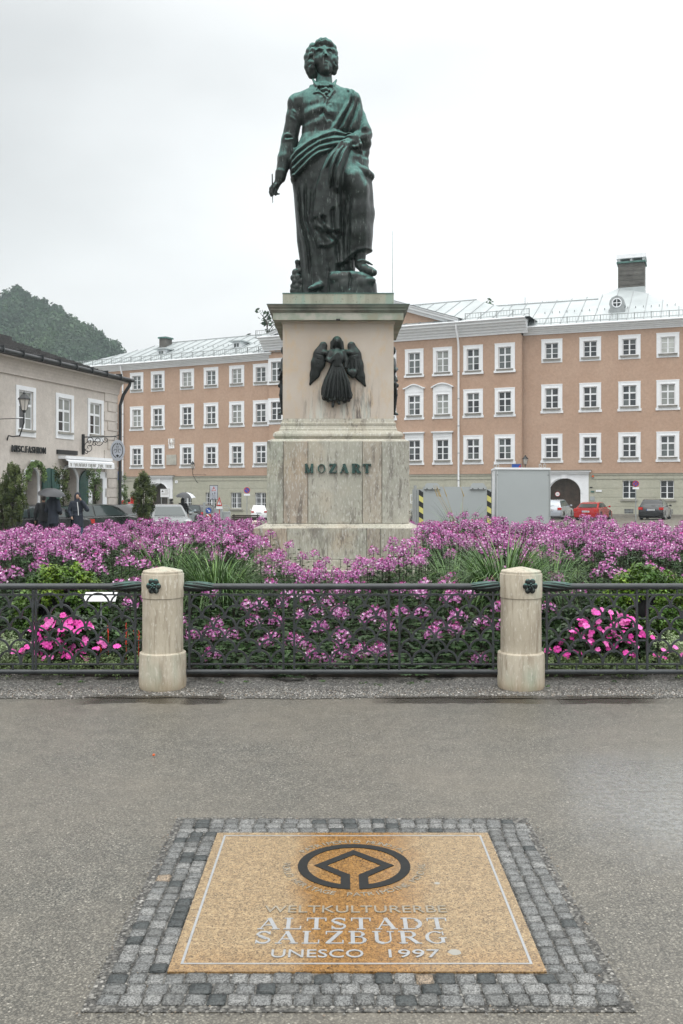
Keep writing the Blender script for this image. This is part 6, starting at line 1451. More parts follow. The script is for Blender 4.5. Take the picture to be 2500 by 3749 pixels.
# ================= wooded hill =================
sil = [(-400, 1180), (-120, 1110), (0, 1095), (40, 1070), (60, 1062), (85, 1070), (115, 1100), (150, 1112), (190, 1135), (240, 1150), (280, 1172), (330, 1202), (385, 1242), (430, 1278), (460, 1305), (600, 1400), (800, 1520), (1100, 1650)]
HD = 430.
sx_ = np.array([s_[0] for s_ in sil], float); sy_ = np.array([s_[1] for s_ in sil], float)
def hz_(px): return EH+(HZ-np.interp(px, sx_, sy_))*HD/F
nxh, nyh = 90, 40; V = []
for j in range(nyh):
    f = j/(nyh-1); Y = 250+(HD-250)*min(f/.75, 1)+(f > .75)*(f-.75)*600
    for i in range(nxh):
        px = -400+1500*i/(nxh-1); X = (px-CX)/F*HD; h = max(0, hz_(px)-9.)
        g_ = (min(f/.75, 1)**1.15) if f <= .75 else 1-(f-.75)*2.2
        V.append((X*(.9+.1*min(f/.75, 1)), Y, -3+(h+3)*max(g_, 0)))
Fh = np.array([(j*nxh+i, j*nxh+i+1, (j+1)*nxh+i+1, (j+1)*nxh+i) for j in range(nyh-1) for i in range(nxh-1)]); HV = np.array(V)
M['hillsoil'] = plain('forest_floor', (.03, .04, .022), .9, var=.3, sc=.05)
tag(link('hill', np_mesh('hill', HV, Fh, M['hillsoil'], smooth=True)), 'wooded hillside rising in the haze at the left', None, None, 'structure')
def leaf_cards(C, rad, n, size, flat=.75, tmin=.75, tmax=1.25, up=.0, shell=.55):
    """n leaf-sized quads through each ellipsoid clump; C (k,3), rad (k,3) -> verts, faces, tint"""
    C = np.asarray(C, float); rad = np.asarray(rad, float); k = len(C)
    d = rng.normal(size=(k, n, 3)); d /= np.linalg.norm(d, axis=2, keepdims=True); r = shell+(1-shell)*rng.random((k, n, 1))**.5
    P = C[:, None]+d*r*rad[:, None]; P = P.reshape(-1, 3)
    nrm = d.reshape(-1, 3)*.8+rng.normal(size=(k*n, 3))*.55+np.array([0, 0, up]); nrm /= np.linalg.norm(nrm, axis=1, keepdims=True)
    t1 = np.cross(nrm, rng.normal(size=(k*n, 3))); t1 /= np.linalg.norm(t1, axis=1, keepdims=True); t2 = np.cross(nrm, t1)
    sz = size*rng.uniform(.6, 1.4, (k*n, 1))
    V = np.stack([P-t1*sz, P-t2*sz*flat*.6, P+t1*sz, P+t2*sz*flat*.6], 1).reshape(-1, 3); Fc = np.arange(k*n*4).reshape(-1, 4)
    ct = rng.uniform(tmin, tmax, (k, 1))*np.ones((k, n)); tn = (ct.reshape(-1, 1)*rng.uniform(.8, 1.2, (k*n, 1)))
    return V, Fc, np.repeat(tn, 4, 0)*np.ones((1, 3))
M['forest'] = m_leaf('forest_foliage', (.018, .048, .022), (.030, .068, .028), (.058, .105, .038), .7, .03)
C = []; Rd = []
for _ in range(1500):
    px = rng.uniform(-150, 620); f = rng.random()**.8; X = (px-CX)/F*HD; h = max(0, hz_(px)-9.)
    Y = 250+(HD-250)*f; z = -3+(h+3)*f**1.15; r = rng.uniform(3.2, 5.5); C.append((X*(.9+.1*f), Y, z+r*.9)); Rd.append((r, r, r*rng.uniform(.9, 1.4)))
for px in np.arange(-100, 600, 7.):           # skyline trees
    X = (px-CX)/F*HD; r = rng.uniform(2.6, 4.4); z = hz_(px); C.append((X, HD+rng.uniform(-4, 4), z-r*.8+rng.uniform(-2.5, .8))); Rd.append((r, r, r*rng.uniform(1., 1.5)))
for px, top, r in ((55, 1045, 3.2), (80, 1050, 3.4), (68, 1050, 3.), (95, 1072, 3.2), (108, 1082, 2.8), (130, 1086, 2.4), (158, 1092, 2.6), (195, 1115, 2.6), (222, 1120, 2.6), (408, 1243, 3.2), (424, 1248, 2.6), (15, 1085, 2.), (30, 1083, 2.)):
    X = (px-CX)/F*HD; z = EH+(HZ-top)*HD/F
    for q in range(3): C.append((X+rng.uniform(-1, 1), HD, z-r*(.9+q*1.3))); Rd.append((r*(.7+.2*q), r, r))
V, Fc, T = leaf_cards(C, Rd, 150, .85, tmin=.62, tmax=1.35)
tag(link('forest', np_mesh('forest', V, Fc, M['forest'], col=T)), 'misty deciduous woodland covering the hill at the left', None, None, 'stuff')
# far trees whose tops show above the roofs
def far_tree(px, py_top, Y, w, h, lab, leafc='forest', n=26, cards=60, sz=.28):
    p = PX(px, py_top, Y); t = thing('tree', lab, 'tree', (p.x, Y, G(p.x, Y))); H = p.z-G(p.x, Y)
    m = MB(); m.tube([(0, 0, 0), (.2, 0, H*.5), (0, 0, H*.95)], [.35, .22, .05], 7); m.build('trunk', M['bark'], t)
    C = []; Rd = []
    for i in range(n):
        a = rng.uniform(0, 2*PI); r = rng.random()**.5*w; z = H-rng.uniform(.3, h); C.append((r*math.cos(a)*(1-(z-H+h)/h*.6), r*math.sin(a), z)); q = rng.uniform(.35, .7); Rd.append((q, q, q*1.1))
    for c in C[::2]: pass
    b = MB()
    for c in C: b.tube([(0, 0, c[2]-1.2), (c[0]*.5, c[1]*.5, c[2]-.4), c], [.06, .04, .015], 4)
    b.build('branches', M['bark'], t); V, Fc, T = leaf_cards(C, Rd, cards, sz, tmin=.7, tmax=1.4, shell=.1); link('crown', np_mesh('crown', V, Fc, M[leafc], col=T), t)
far_tree(978, 1140, 112, 2.6, 4.2, 'thin leafy treetop above the roof left of the pedestal', n=15, cards=14)
far_tree(1788, 1086, 110, 1.2, 2.5, 'small treetop just over the palace roof ridge', n=5, cards=10)
# air with fine rain haze
hb = MB(); hb.box(-330, 120, -4, 560, -6., 150.)
hz = bpy.data.materials.new('haze'); hz.use_nodes = True; nt_ = hz.node_tree; nt_.nodes.clear(); o_ = nt_.nodes.new('ShaderNodeOutputMaterial'); pv = nt_.nodes.new('ShaderNodeVolumePrincipled')
pv.inputs['Color'].default_value = (.80, .93, .97, 1); pv.inputs['Density'].default_value = .00045; pv.inputs['Anisotropy'].default_value = .2; nt_.links.new(pv.outputs[0], o_.inputs['Volume'])
HAZE = tag(hb.build('haze', hz), 'thin rain haze in the air', None, None, 'stuff')
# ================= planting =================
M['petal'] = NT('spider_flower_petals'); q_ = M['petal']; at_ = q_.n('Attribute'); at_.attribute_name = 'tint'; q_.b.inputs['Specular IOR Level'].default_value = .2; M['petal'] = q_.set(at_.outputs['Color'], .6)
M['leaf_dark'] = m_leaf('spider_flower_leaves', (.018, .045, .014), (.032, .072, .02), (.06, .115, .03), .5, 3.)
M['stem'] = m_leaf('dark_stems', (.03, .035, .02), (.04, .04, .025), (.05, .05, .03), .6, 3.)
def unit(v): v = np.asarray(v, float); return v/np.linalg.norm(v)
class Q:
    """quad soup with material index and tint"""
    def __init__(s): s.V = []; s.T = []; s.M = []
    def leaf(s, p, d, side, l, w, tint, mi, droop=0.):
        p = np.asarray(p, float); d = unit(d); side = unit(side); mid = p+d*l*.5; tip = p+d*l+np.array([0, 0, -droop*l]); s.V += [p, mid-side*w/2, tip, mid+side*w/2]; s.T.append(tint); s.M.append(mi)
    def arr(s): return np.array(s.V).reshape(-1, 4, 3), np.array(s.T), np.array(s.M)
PK = [(.42, .11, .34), (.53, .19, .44), (.64, .31, .56), (.87, .70, .84), (.38, .05, .21)]
def cleome(seed, H=1., nfl=24, nleaf=17, head=True):
    r = np.random.default_rng(seed); s = Q()
    top = np.array([r.uniform(-.04, .04), r.uniform(-.04, .04), H])
    for a in (0, PI/2): 
        c = np.array([math.cos(a), math.sin(a), 0]); s.V += [c*-.007, c*.007, top+c*.004, top-c*.004]; s.T.append((.8, .8, .8)); s.M.append(2)
    if head:
        for i in range(nfl):
            th = math.acos(1-1.35*(i+.5)/nfl); ph = 2.4*i+r.uniform(-.3, .3); d = np.array([math.sin(th)*math.cos(ph), math.sin(th)*math.sin(ph), math.cos(th)+.05]); c = top+np.array([0, 0, -.045])+d*np.array([.070, .070, .078])*r.uniform(.75, 1.12)
            e1 = unit(np.cross(d, (0, 0, 1.) if abs(d[2]) < .95 else (1., 0, 0))); e2 = np.cross(d, e1); inner = th < .55
            for k in range(4):
                a = -1.1+.75*k+r.uniform(-.2, .2); pd = unit(d*.5+e2*-math.cos(a)*.8+e1*math.sin(a)*.9); col = np.array(PK[4 if inner and r.random() < .7 else int(r.choice(4, p=[.26, .34, .25, .15]))])*r.uniform(.85, 1.15)
                s.leaf(c, pd, np.cross(pd, d), r.uniform(.024, .034), r.uniform(.013, .018), col, 1)
            for k in range(1): s.leaf(c, unit(d+r.normal(size=3)*.2), e1, .05, .0022, np.array((.42, .12, .3)), 1)
    for i in range(9):                       # long thin pods under the head
        a = r.uniform(0, 2*PI); z = H-.05-.03*i; s.leaf((top[0], top[1], z), (math.cos(a), math.sin(a), .25), (0, 0, 1), .09, .004, (.7, .75, .6), 2, .2)
    for i in range(nleaf):
        f = (i+.5)/nleaf; z = H*(.06+.86*f); a = 2.4*i+r.uniform(-.4, .4); rad = .05+.11*(1-abs(f-.4)); o = np.array([math.cos(a)*rad, math.sin(a)*rad, z+.02]); sz = .10*(1-.45*f)*r.uniform(.8, 1.2); tn = r.uniform(.6, 1.35)
        for k in range(5):
            b = a+(k-2)*.55; d = np.array([math.cos(b), math.sin(b), r.uniform(-.1, .35)]); s.leaf(o, d, (-math.sin(b), math.cos(b), .1), sz*(1-.12*abs(k-2)), sz*.36, np.ones(3)*tn*r.uniform(.85, 1.15), 0, .25)
    return s.arr()
def scatter(templates, pos, name, mats, zscale=None):
    Vs, Ts, Ms = [], [], []
    pos = np.asarray(pos)                       # x,y,z,scale,rot,lean_x,lean_y,hscale
    for ti, (V, T, Mi) in enumerate(templates):
        P = pos[ti::len(templates)]; n = len(P)
        if not n: continue
        c, s = np.cos(P[:, 4]), np.sin(P[:, 4]); B = V.reshape(1, -1, 3)*P[:, 3][:, None, None]; Zt = B[..., 2]; s0 = P[:, 3][:, None]; Zs = np.where(Zt > .885*s0, Zt-s0+s0*P[:, 7][:, None], Zt*(P[:, 7][:, None]*.9999)*np.where(Zt > .88*s0, 1, 1))
        hd = V.reshape(-1, 3)[:, 2][None]*0
        X = B[..., 0]*c[:, None]-B[..., 1]*s[:, None]+P[:, 0][:, None]+P[:, 5][:, None]*Zs; Y = B[..., 0]*s[:, None]+B[..., 1]*c[:, None]+P[:, 1][:, None]+P[:, 6][:, None]*Zs
        Vs.append(np.stack([X, Y, Zs+P[:, 2][:, None]], -1).reshape(-1, 3)); tn = T[None]*rng.uniform(.85, 1.15, (n, 1, 1)); Ts.append(np.repeat(tn.reshape(-1, 3), 4, 0)); Ms.append(np.tile(Mi, n))
    V = np.concatenate(Vs); F_ = np.arange(len(V)).reshape(-1, 4); return np_mesh(name, V, F_, mats, np.concatenate(Ms), col=np.concatenate(Ts))
TPL = [cleome(100+i, 1., 24, 17) for i in range(6)]
TPL0 = [cleome(200+i, .88, 0, 22, False) for i in range(4)]
GR = [(-1.35, 10.2, .62), (-2.1, 11.4, .62), (1.7, 9.8, .68), (1.3, 10.9, .45), (2.35, 10.6, .45)]        # grass clumps x,y,r
BX = [(-2.78, 9.35, .50, .42, .88), (3.02, 9.35, .55, .45, .84)]
def hmap(x, y):
    h = .90+.07*math.sin(x*1.9+y*.7)*math.cos(y*1.3-x*.6)+.05*math.sin(x*4.3+2)*math.sin(y*3.1)
    h *= .50+.50*min(1, max(0, (y-7.9)/2.2)) if abs(x) < 1.6 else 1.
    cdx = abs(x+.06); g_ = min(1, cdx/1.15)
    if y < 13.6: h *= .46+.54*g_**.85
    if abs(x) > 1.5: h *= min(1, .72+.28*max(0, (y-8.8)/1.6))
    e_ = math.hypot(x/9.2, (y-15.)/7.); h *= 1 if e_ < .7 else max(.62, 1-(e_-.7)*1.25)
    if x < -3.2: h *= max(.8, 1-(-3.2-x)*.05)
    return h
pts = []; cell = {}
tries = 0
while tries < 60000:
    tries += 1
    y = rng.uniform(7.98, 21.6)
    if rng.random() > (y+4)/26: continue
    x = rng.uniform(-.43*y, .43*y)
    e_ = math.hypot(x/9.6, (y-15.)/7.05)
    if e_ > 1.: continue
    if abs(x+.05) < 1.6 and 13.45 < y < 17.4: continue
    if abs(x+.05) < 1.0 and 17.4 < y < 20: continue
    if abs(x) > 1.42 and y < 8.95: continue
    if any(math.hypot(x-a, y-b) < r*.8 for a, b, r in GR): continue
    if any(math.hypot((x-a)/rx, (y-b)/ry) < 1.05 for a, b, rx, ry, _ in BX): continue
    if y < 9.9 and any(abs(x-a) < rx*1.1 and y < b for a, b, rx, ry, _ in BX): continue
    dmin = (.205 if y > 11 else .195) if y > 9.2 else .17
    k = (int(x/.2), int(y/.2)); ok = True
    for i in (-1, 0, 1):
        for j in (-1, 0, 1):
            for q in cell.get((k[0]+i, k[1]+j), ()):
                if (q[0]-x)**2+(q[1]-y)**2 < dmin*dmin: ok = False
    if not ok: continue
    cell.setdefault(k, []).append((x, y)); h = hmap(x, y)*rng.uniform(.80, 1.12)
    if y < 8.9: h *= rng.choice([.45, .7, 1., 1.], p=[.2, .25, .3, .25])
    s_ = rng.uniform(.85, 1.12)
    pts.append((x, y, .03+min(0, G(x, y)), s_, rng.uniform(0, 2*PI), rng.uniform(-.07, .07), rng.uniform(-.12, .02)-(.12 if y < 8.6 else 0), h/s_))
def headed(p):
    y = p[1]; q = .64 if y < 9.1 else .72 if y < 11 else .86
    if any(math.hypot(p[0]-a, y-b) < r*1.5 for a, b, r in GR): q *= .6
    return rng.random() < q
hp = []; lp = []
for p in pts: (hp if headed(p) else lp).append(p)
tag(link('flower_leaves', scatter(TPL0, np.array(lp), 'flower_leaves', [M['leaf_dark'], M['petal'], M['stem']])), 'leafy green stems without blossoms among the spider flowers', None, None, 'stuff')
tag(link('spider_flowers', scatter(TPL, rng.permutation(np.array(hp)), 'spider_flowers', [M['leaf_dark'], M['petal'], M['stem']])), 'mass of pink spider flowers filling the bed round the pedestal', None, None, 'stuff')
print('cleome plants', len(pts))
# dark understorey leaves so the bed reads as deep foliage
C = []; Rd = []
for p in pts[::1]:
    if p[1] < 12.5 or rng.random() < .5: h = p[3]*p[7]; C.append((p[0], p[1], p[2]+h*.42)); Rd.append((.14, .14, h*.36))
V, Fc, T = leaf_cards(C, Rd, 34, .032, flat=.8, tmin=.5, tmax=1.1, shell=.1)
tag(link('flower_foliage', np_mesh('flower_foliage', V, Fc, M['leaf_dark'], col=T)), 'dark green leaves between the spider flower stems', None, None, 'stuff')
# ornamental grass
M['grass'] = m_leaf('grass_blades', (.05, .11, .03), (.085, .165, .05), (.16, .25, .10), .45, 5.)
def grass_clump(x, y, r, H, n, lab, pale=.12, z0=.05):
    t = thing('grass_clump', lab, 'ornamental grass', (x, y, z0), 0, 'arching grass clumps in the flower bed'); Vs = []; Ts = []
    for i in range(n):
        a = rng.uniform(0, 2*PI); b = rng.random()**.5*r*.3; p = np.array([b*math.cos(a), b*math.sin(a), 0]); a += rng.uniform(-.5, .5); L_ = H*rng.uniform(.75, 1.25); lean = rng.uniform(.35, 1.45); d = np.array([math.cos(a), math.sin(a)]); w = rng.uniform(.005, .009); side = np.array([-d[1], d[0], 0]); pr = None; tn = rng.uniform(.6, 1.3)*np.ones(3)
        if rng.random() < pale: tn = np.array([1.9, 1.7, 1.4])
        K = 7; an = PI/2-rng.uniform(.02, .2)
        for k in range(K+1):
            ww = w*(1-(k/K)**2*.9); c = [p-side*ww, p+side*ww]
            if pr is not None: Vs += [pr[0], pr[1], c[1], c[0]]; Ts += [tn]*4
            pr = c; an -= lean*.36*(k/K*1.6+.1); p = p+np.array([d[0]*math.cos(an), d[1]*math.cos(an), math.sin(an)])*L_/K
    V = np.array(Vs); link('blades', np_mesh('blades', V, np.arange(len(V)).reshape(-1, 4), M['grass'], col=np.array(Ts)), t); return t
for (x, y, r), lab, H, n in zip(GR, ('arching green grass clump left of the pedestal, nearest the railing', 'arching green grass clump among the flowers at the left, further back', 'large arching grass clump behind the right bollard', 'grass clump between the pedestal and the right bollard', 'grass clump right of the right bollard among the flowers'), (.98, 1.02, 1.08, .9, .9), (850, 800, 1050, 520, 380)):
    grass_clump(x, y, r, H, n, lab)
g_ = grass_clump(2.35, 18.6, .5, 1.25, 300, 'far grass clump with tall straw stalks in front of the grey cabin', .3)
m = MB()
for k in range(5):
    a = rng.uniform(-.2, .2); m.tube([(a*.3, 0, .3), (a-.15, 0, .9), (a*2-.32-.05*k, 0, 1.45)], [.006, .005, .004], 4); m.tube([(a*2-.3-.05*k, 0, 1.40), (a*2-.38-.05*k, 0, 1.62)], [.012, .003], 5)
m.build('straw_stalks', plain('dry_straw', (.42, .33, .16), .7), g_)
# box shrubs
M['box'] = m_leaf('boxwood_leaves', (.03, .075, .012), (.06, .13, .018), (.13, .22, .03), .4, 4.)
for (x, y, rx, ry, H), lab in zip(BX, ('rounded boxwood shrub with yellow-green tips behind the left railing', 'rounded boxwood shrub with yellow-green tips behind the right railing')):
    t = thing('boxwood', lab, 'shrub', (x, y, .05)); C = []; Rd = []; Cy = []
    for i in range(260):
        d = unit(rng.normal(size=3)); d[2] = abs(d[2]); q = rng.uniform(.8, 1.); C.append((d[0]*rx*q, d[1]*ry*q, .1+d[2]*(H-.16)*q)); s_ = rng.uniform(.055, .09); Rd.append((s_, s_, s_)); Cy.append(d[2] > .55 and rng.random() < .5)
    V, Fc, T = leaf_cards(C, Rd, 90, .017, flat=1., tmin=.45, tmax=1.25, up=.5, shell=.3); T = T.reshape(len(C), -1, 3); T[np.array(Cy)] *= np.array([2.0, 1.7, 1.1]); link('foliage', np_mesh('foliage', V, Fc, M['box'], col=T.reshape(-1, 3)), t)
    m = MB(); m.sphere((0, 0, H*.36), (rx*.5, ry*.5, H*.36), 16, 10); m.build('dark_core', M['stem'], t, 60)  # dark ball standing in for the shade deep inside the shrub
# low cover
M['cover'] = m_leaf('low_green_cover', (.05, .09, .025), (.09, .14, .045), (.16, .21, .08), .6, 9.)
M['silver'] = m_leaf('silvery_white_cover', (.12, .19, .07), (.26, .34, .17), (.50, .56, .40), .6, 22.)
def cover(name, areas, n, mat_, sz, lab, hh=(.04, .16)):
    Vs = []
    C = []; Rd = []
    for (xa, xb, ya, yb) in areas:
        for _ in range(int(n*(xb-xa)*(yb-ya))): C.append((rng.uniform(xa, xb), rng.uniform(ya, yb), rng.uniform(*hh))); s_ = rng.uniform(.03, .06); Rd.append((s_, s_, s_*.6))
    V, Fc, T = leaf_cards(C, Rd, 26, sz, flat=1., tmin=.55, tmax=1.35, up=1.2, shell=.1); tag(link(name, np_mesh(name, V, Fc, mat_, col=T)), lab, None, None, 'stuff')
cover('ground_cover', [(-3.3, -1.45, 7.86, 8.42), (1.45, 3.3, 7.86, 8.42)], 620, M['cover'], .010, 'low green ground cover behind the railing at both sides')
cover('white_cover', [(-3.6, -2.75, 8.15, 8.9), (2.85, 3.7, 8.15, 8.9)], 620, M['silver'], .009, 'low silvery ground cover speckled white at both ends of the bed', (.08, .26))
cover('shade_cover', [(-2.7, -1.45, 8.35, 9.0), (1.45, 2.8, 8.35, 9.0)], 330, M['leaf_dark'], .02, 'dark leaves at the feet of the flowers behind the railing', (.05, .3))
# New Guinea impatiens with single blossoms
M['imp_leaf'] = m_leaf('impatiens_leaves', (.015, .035, .012), (.03, .06, .02), (.05, .09, .03), .35, 6.)
M['imp_pink'] = plain('hot_pink_blossom', (.78, .06, .42), .55, var=.25, sc=14., obj=True); M['imp_pink2'] = plain('light_pink_blossom', (.82, .16, .52), .55, var=.25, sc=14., obj=True)
bm_ = []
for v in range(3):
    for mt in (M['imp_pink'], M['imp_pink2']):
        r = np.random.default_rng(v+9); m = MB()
        for k in range(5):
            a = 2*PI*k/5+.2*v; w = .78; L_ = .036*r.uniform(.88, 1.12); c, s = math.cos, math.sin; z = r.uniform(.002, .009)
            m.add([(0, 0, 0), (L_*.55*c(a-w), L_*.55*s(a-w), z), (L_*c(a-w*.5), L_*s(a-w*.5), z*.6), (L_*c(a+w*.5), L_*s(a+w*.5), z*.5), (L_*.55*c(a+w), L_*.55*s(a+w), z)], [(0, 1, 2, 3, 4)])
        m.sphere((0, 0, .003), .0035, 6, 4); bm_.append(m.mesh('blossom', mt))
for cx_, cy_, rx, ry, H, nb, lab in ((-2.42, 8.33, .42, .2, .50, 88, 'bushy hot pink impatiens with large blossoms behind the left railing'), (2.27, 8.33, .48, .2, .54, 92, 'bushy hot pink impatiens with large blossoms behind the right railing')):
    t = thing('impatiens', lab, 'flowers', (cx_, cy_, .05)); C = []; Rd = []
    for i in range(110): d = unit(rng.normal(size=3)); C.append((d[0]*rx*.95, d[1]*ry*.85, .06+abs(d[2])*(H-.14))); Rd.append((.07, .07, .05))
    V, Fc, T = leaf_cards(C, Rd, 20, .03, flat=.8, tmin=.5, tmax=1.2, up=.5, shell=.2); link('foliage', np_mesh('foliage', V, Fc, M['imp_leaf'], col=T), t)
    for i in range(nb):
        d = unit(rng.normal(size=3)*np.array([1, .8, .9])); d[2] = abs(d[2]); d[1] = -abs(d[1]) if rng.random() < .85 else d[1]
        xx_ = rng.normal()*rx*.55; hz2 = (H-.06)*max(.35, 1-(xx_/rx/1.25)**2)
        p = (xx_, -ry*rng.uniform(.5, 1.1), rng.uniform(.08, 1.)**.8*hz2+.03); nn = Vector((d[0]*.35, d[1]*.9-.55, d[2]*.6+.3)).normalized()
        nn = (nn+Vector(rng.normal(size=3))*.35).normalized(); o = link('blossom', bm_[int(rng.integers(6))], t, p, rot=nn.to_track_quat('Z', 'Y').to_euler()); s_ = rng.uniform(.6, 1.0); o.scale = (s_, s_, s_)
t = thing('red_salvia', 'red salvia with upright scarlet spikes beside the left pink impatiens', 'flowers', (-1.95, 8.35, .05)); C = []; Rd = []
for i in range(16): C.append((rng.uniform(-.16, .22), rng.uniform(-.12, .12), rng.uniform(.05, .25))); Rd.append((.06, .06, .05))
V, Fc, T = leaf_cards(C, Rd, 16, .02, tmin=.5, tmax=1., shell=.2); link('foliage', np_mesh('foliage', V, Fc, M['imp_leaf'], col=T), t)
M['scarlet'] = plain('scarlet_blossom', (.62, .05, .03), .5)
for k in range(9):
    x = rng.uniform(-.16, .24); y = rng.uniform(-.14, .1); z = rng.uniform(.14, .3); m = MB()
    for j in range(6): m.sphere((x+rng.uniform(-.006, .006), y+rng.uniform(-.006, .006), z+.016*j), (.007*(1-j*.1), .007, .011), 5, 4)
    m.tube([(x, y, 0), (x, y, z)], .003, 4); m.build('flower_spike', M['scarlet'], t)
# information panel on a stake
t = thing('label_panel', 'tilted white label panel on a thin stake behind the left railing', 'sign', (-2.23, 8.72, 0)); m = MB(); m.box(-.148, .148, -.06, .06, -.004, .004, 0, Matrix.Translation((0, 0, .60)) @ Matrix.Rotation(R(38), 4, 'X')); m.build('panel', plain('white_label', (.75, .76, .76), .4), t); m = MB(); m.box(.0, .012, -.004, .004, 0, .595); m.build('stake', M['galv'], t)
# ---- trees in tubs and against the shop house ----
M['conif'] = m_leaf('olive_dark_foliage', (.035, .055, .015), (.07, .095, .028), (.13, .16, .06), .6, 2.5)
M['light_leaf'] = m_leaf('light_green_foliage', (.06, .10, .03), (.10, .16, .05), (.18, .26, .10), .5, 3.)
M['tub'] = plain('dark_planter', (.03, .028, .026), .6)
def tub_tree(px, Y, y_top, wpx, lab, dense=1., matn='conif', bare=.28, base=None, cards=90, sz=.045, ybase=None):
    x = (px-CX)/F*Y; g0 = G(x, Y); H = EH+(HZ-y_top)*Y/F-g0; w = wpx*Y/F/2; t = thing('potted_tree', lab, 'potted tree', (x, Y, g0))
    m = MB(); m.lathe([(w*.5, 0), (w*.55, .42), (w*.6, .43), (w*.6, .47), (w*.5, .47)], 16); m.build('tub', M['tub'], t, 40)
    m = MB()
    for k in range(4): a = rng.uniform(0, 2*PI); m.tube([(0, 0, .4), (w*.2*math.cos(a), w*.2*math.sin(a), H*.5), (w*.4*math.cos(a), w*.4*math.sin(a), H*.88)], [.035, .025, .01], 5)
    m.build('trunk', M['bark'], t); C = []; Rd = []
    for i in range(int(95*dense)):
        f = rng.random()**.8; z = H*(bare+(.94-bare)*f); e_ = min(1, .6+f) if f < .7 else max(.3, 1-(f-.7)*2.2); a = rng.uniform(0, 2*PI); r = w*e_*rng.uniform(.3, .95); C.append((r*math.cos(a), r*math.sin(a)*.9, z)); q = w*rng.uniform(.12, .22); Rd.append((q, q, q*rng.uniform(1.6, 3.)))
    V, Fc, T = leaf_cards(C, Rd, cards, sz, flat=.45, tmin=.5, tmax=1.5, shell=.15); link('crown', np_mesh('crown', V, Fc, M[matn], col=T), t); return t
tub_tree(50, 31, 1690, 104, 'tall dense dark olive potted tree at the left edge behind the flowers', 1.5)
tub_tree(12, 31.6, 1760, 60, 'lower dark olive potted tree at the extreme left edge', .8)
tub_tree(527, 38, 1728, 90, 'dense dark olive potted tree in front of the left palace portal', 1.4)
def wall_tree(px, off, yt, yb, wpx, lab, mt, dens):
    p = SH.ray(px, yb, -off); zt = SH.ray(px, yt, -off).z; g0 = G(p.x, p.y); t = thing('climbing_plant', lab, 'potted plant', (p.x, p.y, g0), 0, None); H = zt-g0; w = wpx*p.y/F/2
    m = MB(); m.lathe([(.16, 0), (.2, .3), (.17, .3)], 12); m.build('tub', M['tub'], t, 40); m = MB(); m.tube([(0, 0, .25), (.05, 0, H*.5), (0, 0, H*.95)], [.03, .025, .01], 5); m.build('trunk', M['bark'], t); C = []; Rd = []
    for i in range(dens): z = rng.uniform(.5, 1)*H; C.append((rng.uniform(-w, w), rng.uniform(-.2, .2), z)); Rd.append((.13, .13, .2))
    V, Fc, T = leaf_cards(C, Rd, 34, .045, flat=.7, tmin=.6, tmax=1.5, shell=.1); link('crown', np_mesh('crown', V, Fc, M[mt], col=T), t)
wall_tree(228, .9, 1712, 1900, 46, 'leafy potted plant before the second arched door of the shop house', 'conif', 42)
wall_tree(342, .7, 1722, 1900, 46, 'loose leafy potted plant beside the shop window', 'light_leaf', 34)
wall_tree(440, -1.2, 1745, 1900, 50, 'thin leafy potted plant at the corner downpipe of the shop house', 'light_leaf', 30)
c, w, zt = doors[0]; C = []; Rd = []
for i in range(34): a = PI*i/33; q = SH.w(c+w*.62*math.cos(a), -.25, zt-w*.5+w*.68*math.sin(a)); C.append(tuple(q)); Rd.append((.14, .14, .14))
t = thing('door_garland', 'leafy garland with pale flowers over the first arched door', 'garland', C[17]); V, Fc, T = leaf_cards(np.array(C)-np.array(C[17]), Rd, 34, .05, tmin=.6, tmax=2.0, shell=.1); link('garland', np_mesh('garland', V, Fc, M['light_leaf'], col=T), t)

# weeds sprouting from the gravel
M['weed'] = m_leaf('weed_leaves', (.03, .08, .015), (.05, .12, .02), (.08, .16, .04))
C = []; Rd = []
for px, py in ((225, 2510), (300, 2500), (800, 2505), (905, 2500), (1000, 2488), (1330, 2505), (1380, 2512), (1500, 2506), (1560, 2500), (2002, 2518), (1180, 2500), (2250, 2500)):
    a, b = gp(px, py)
    for k in range(3): C.append((a+rng.uniform(-.03, .03), b+rng.uniform(-.02, .02), .012)); Rd.append((.02, .02, .01))
V, Fc, T = leaf_cards(C, Rd, 14, .008, up=1.); tag(link('weeds', np_mesh('weeds', V, Fc, M['weed'], col=T)), 'small green weeds sprouting from the gravel', None, None, 'stuff')
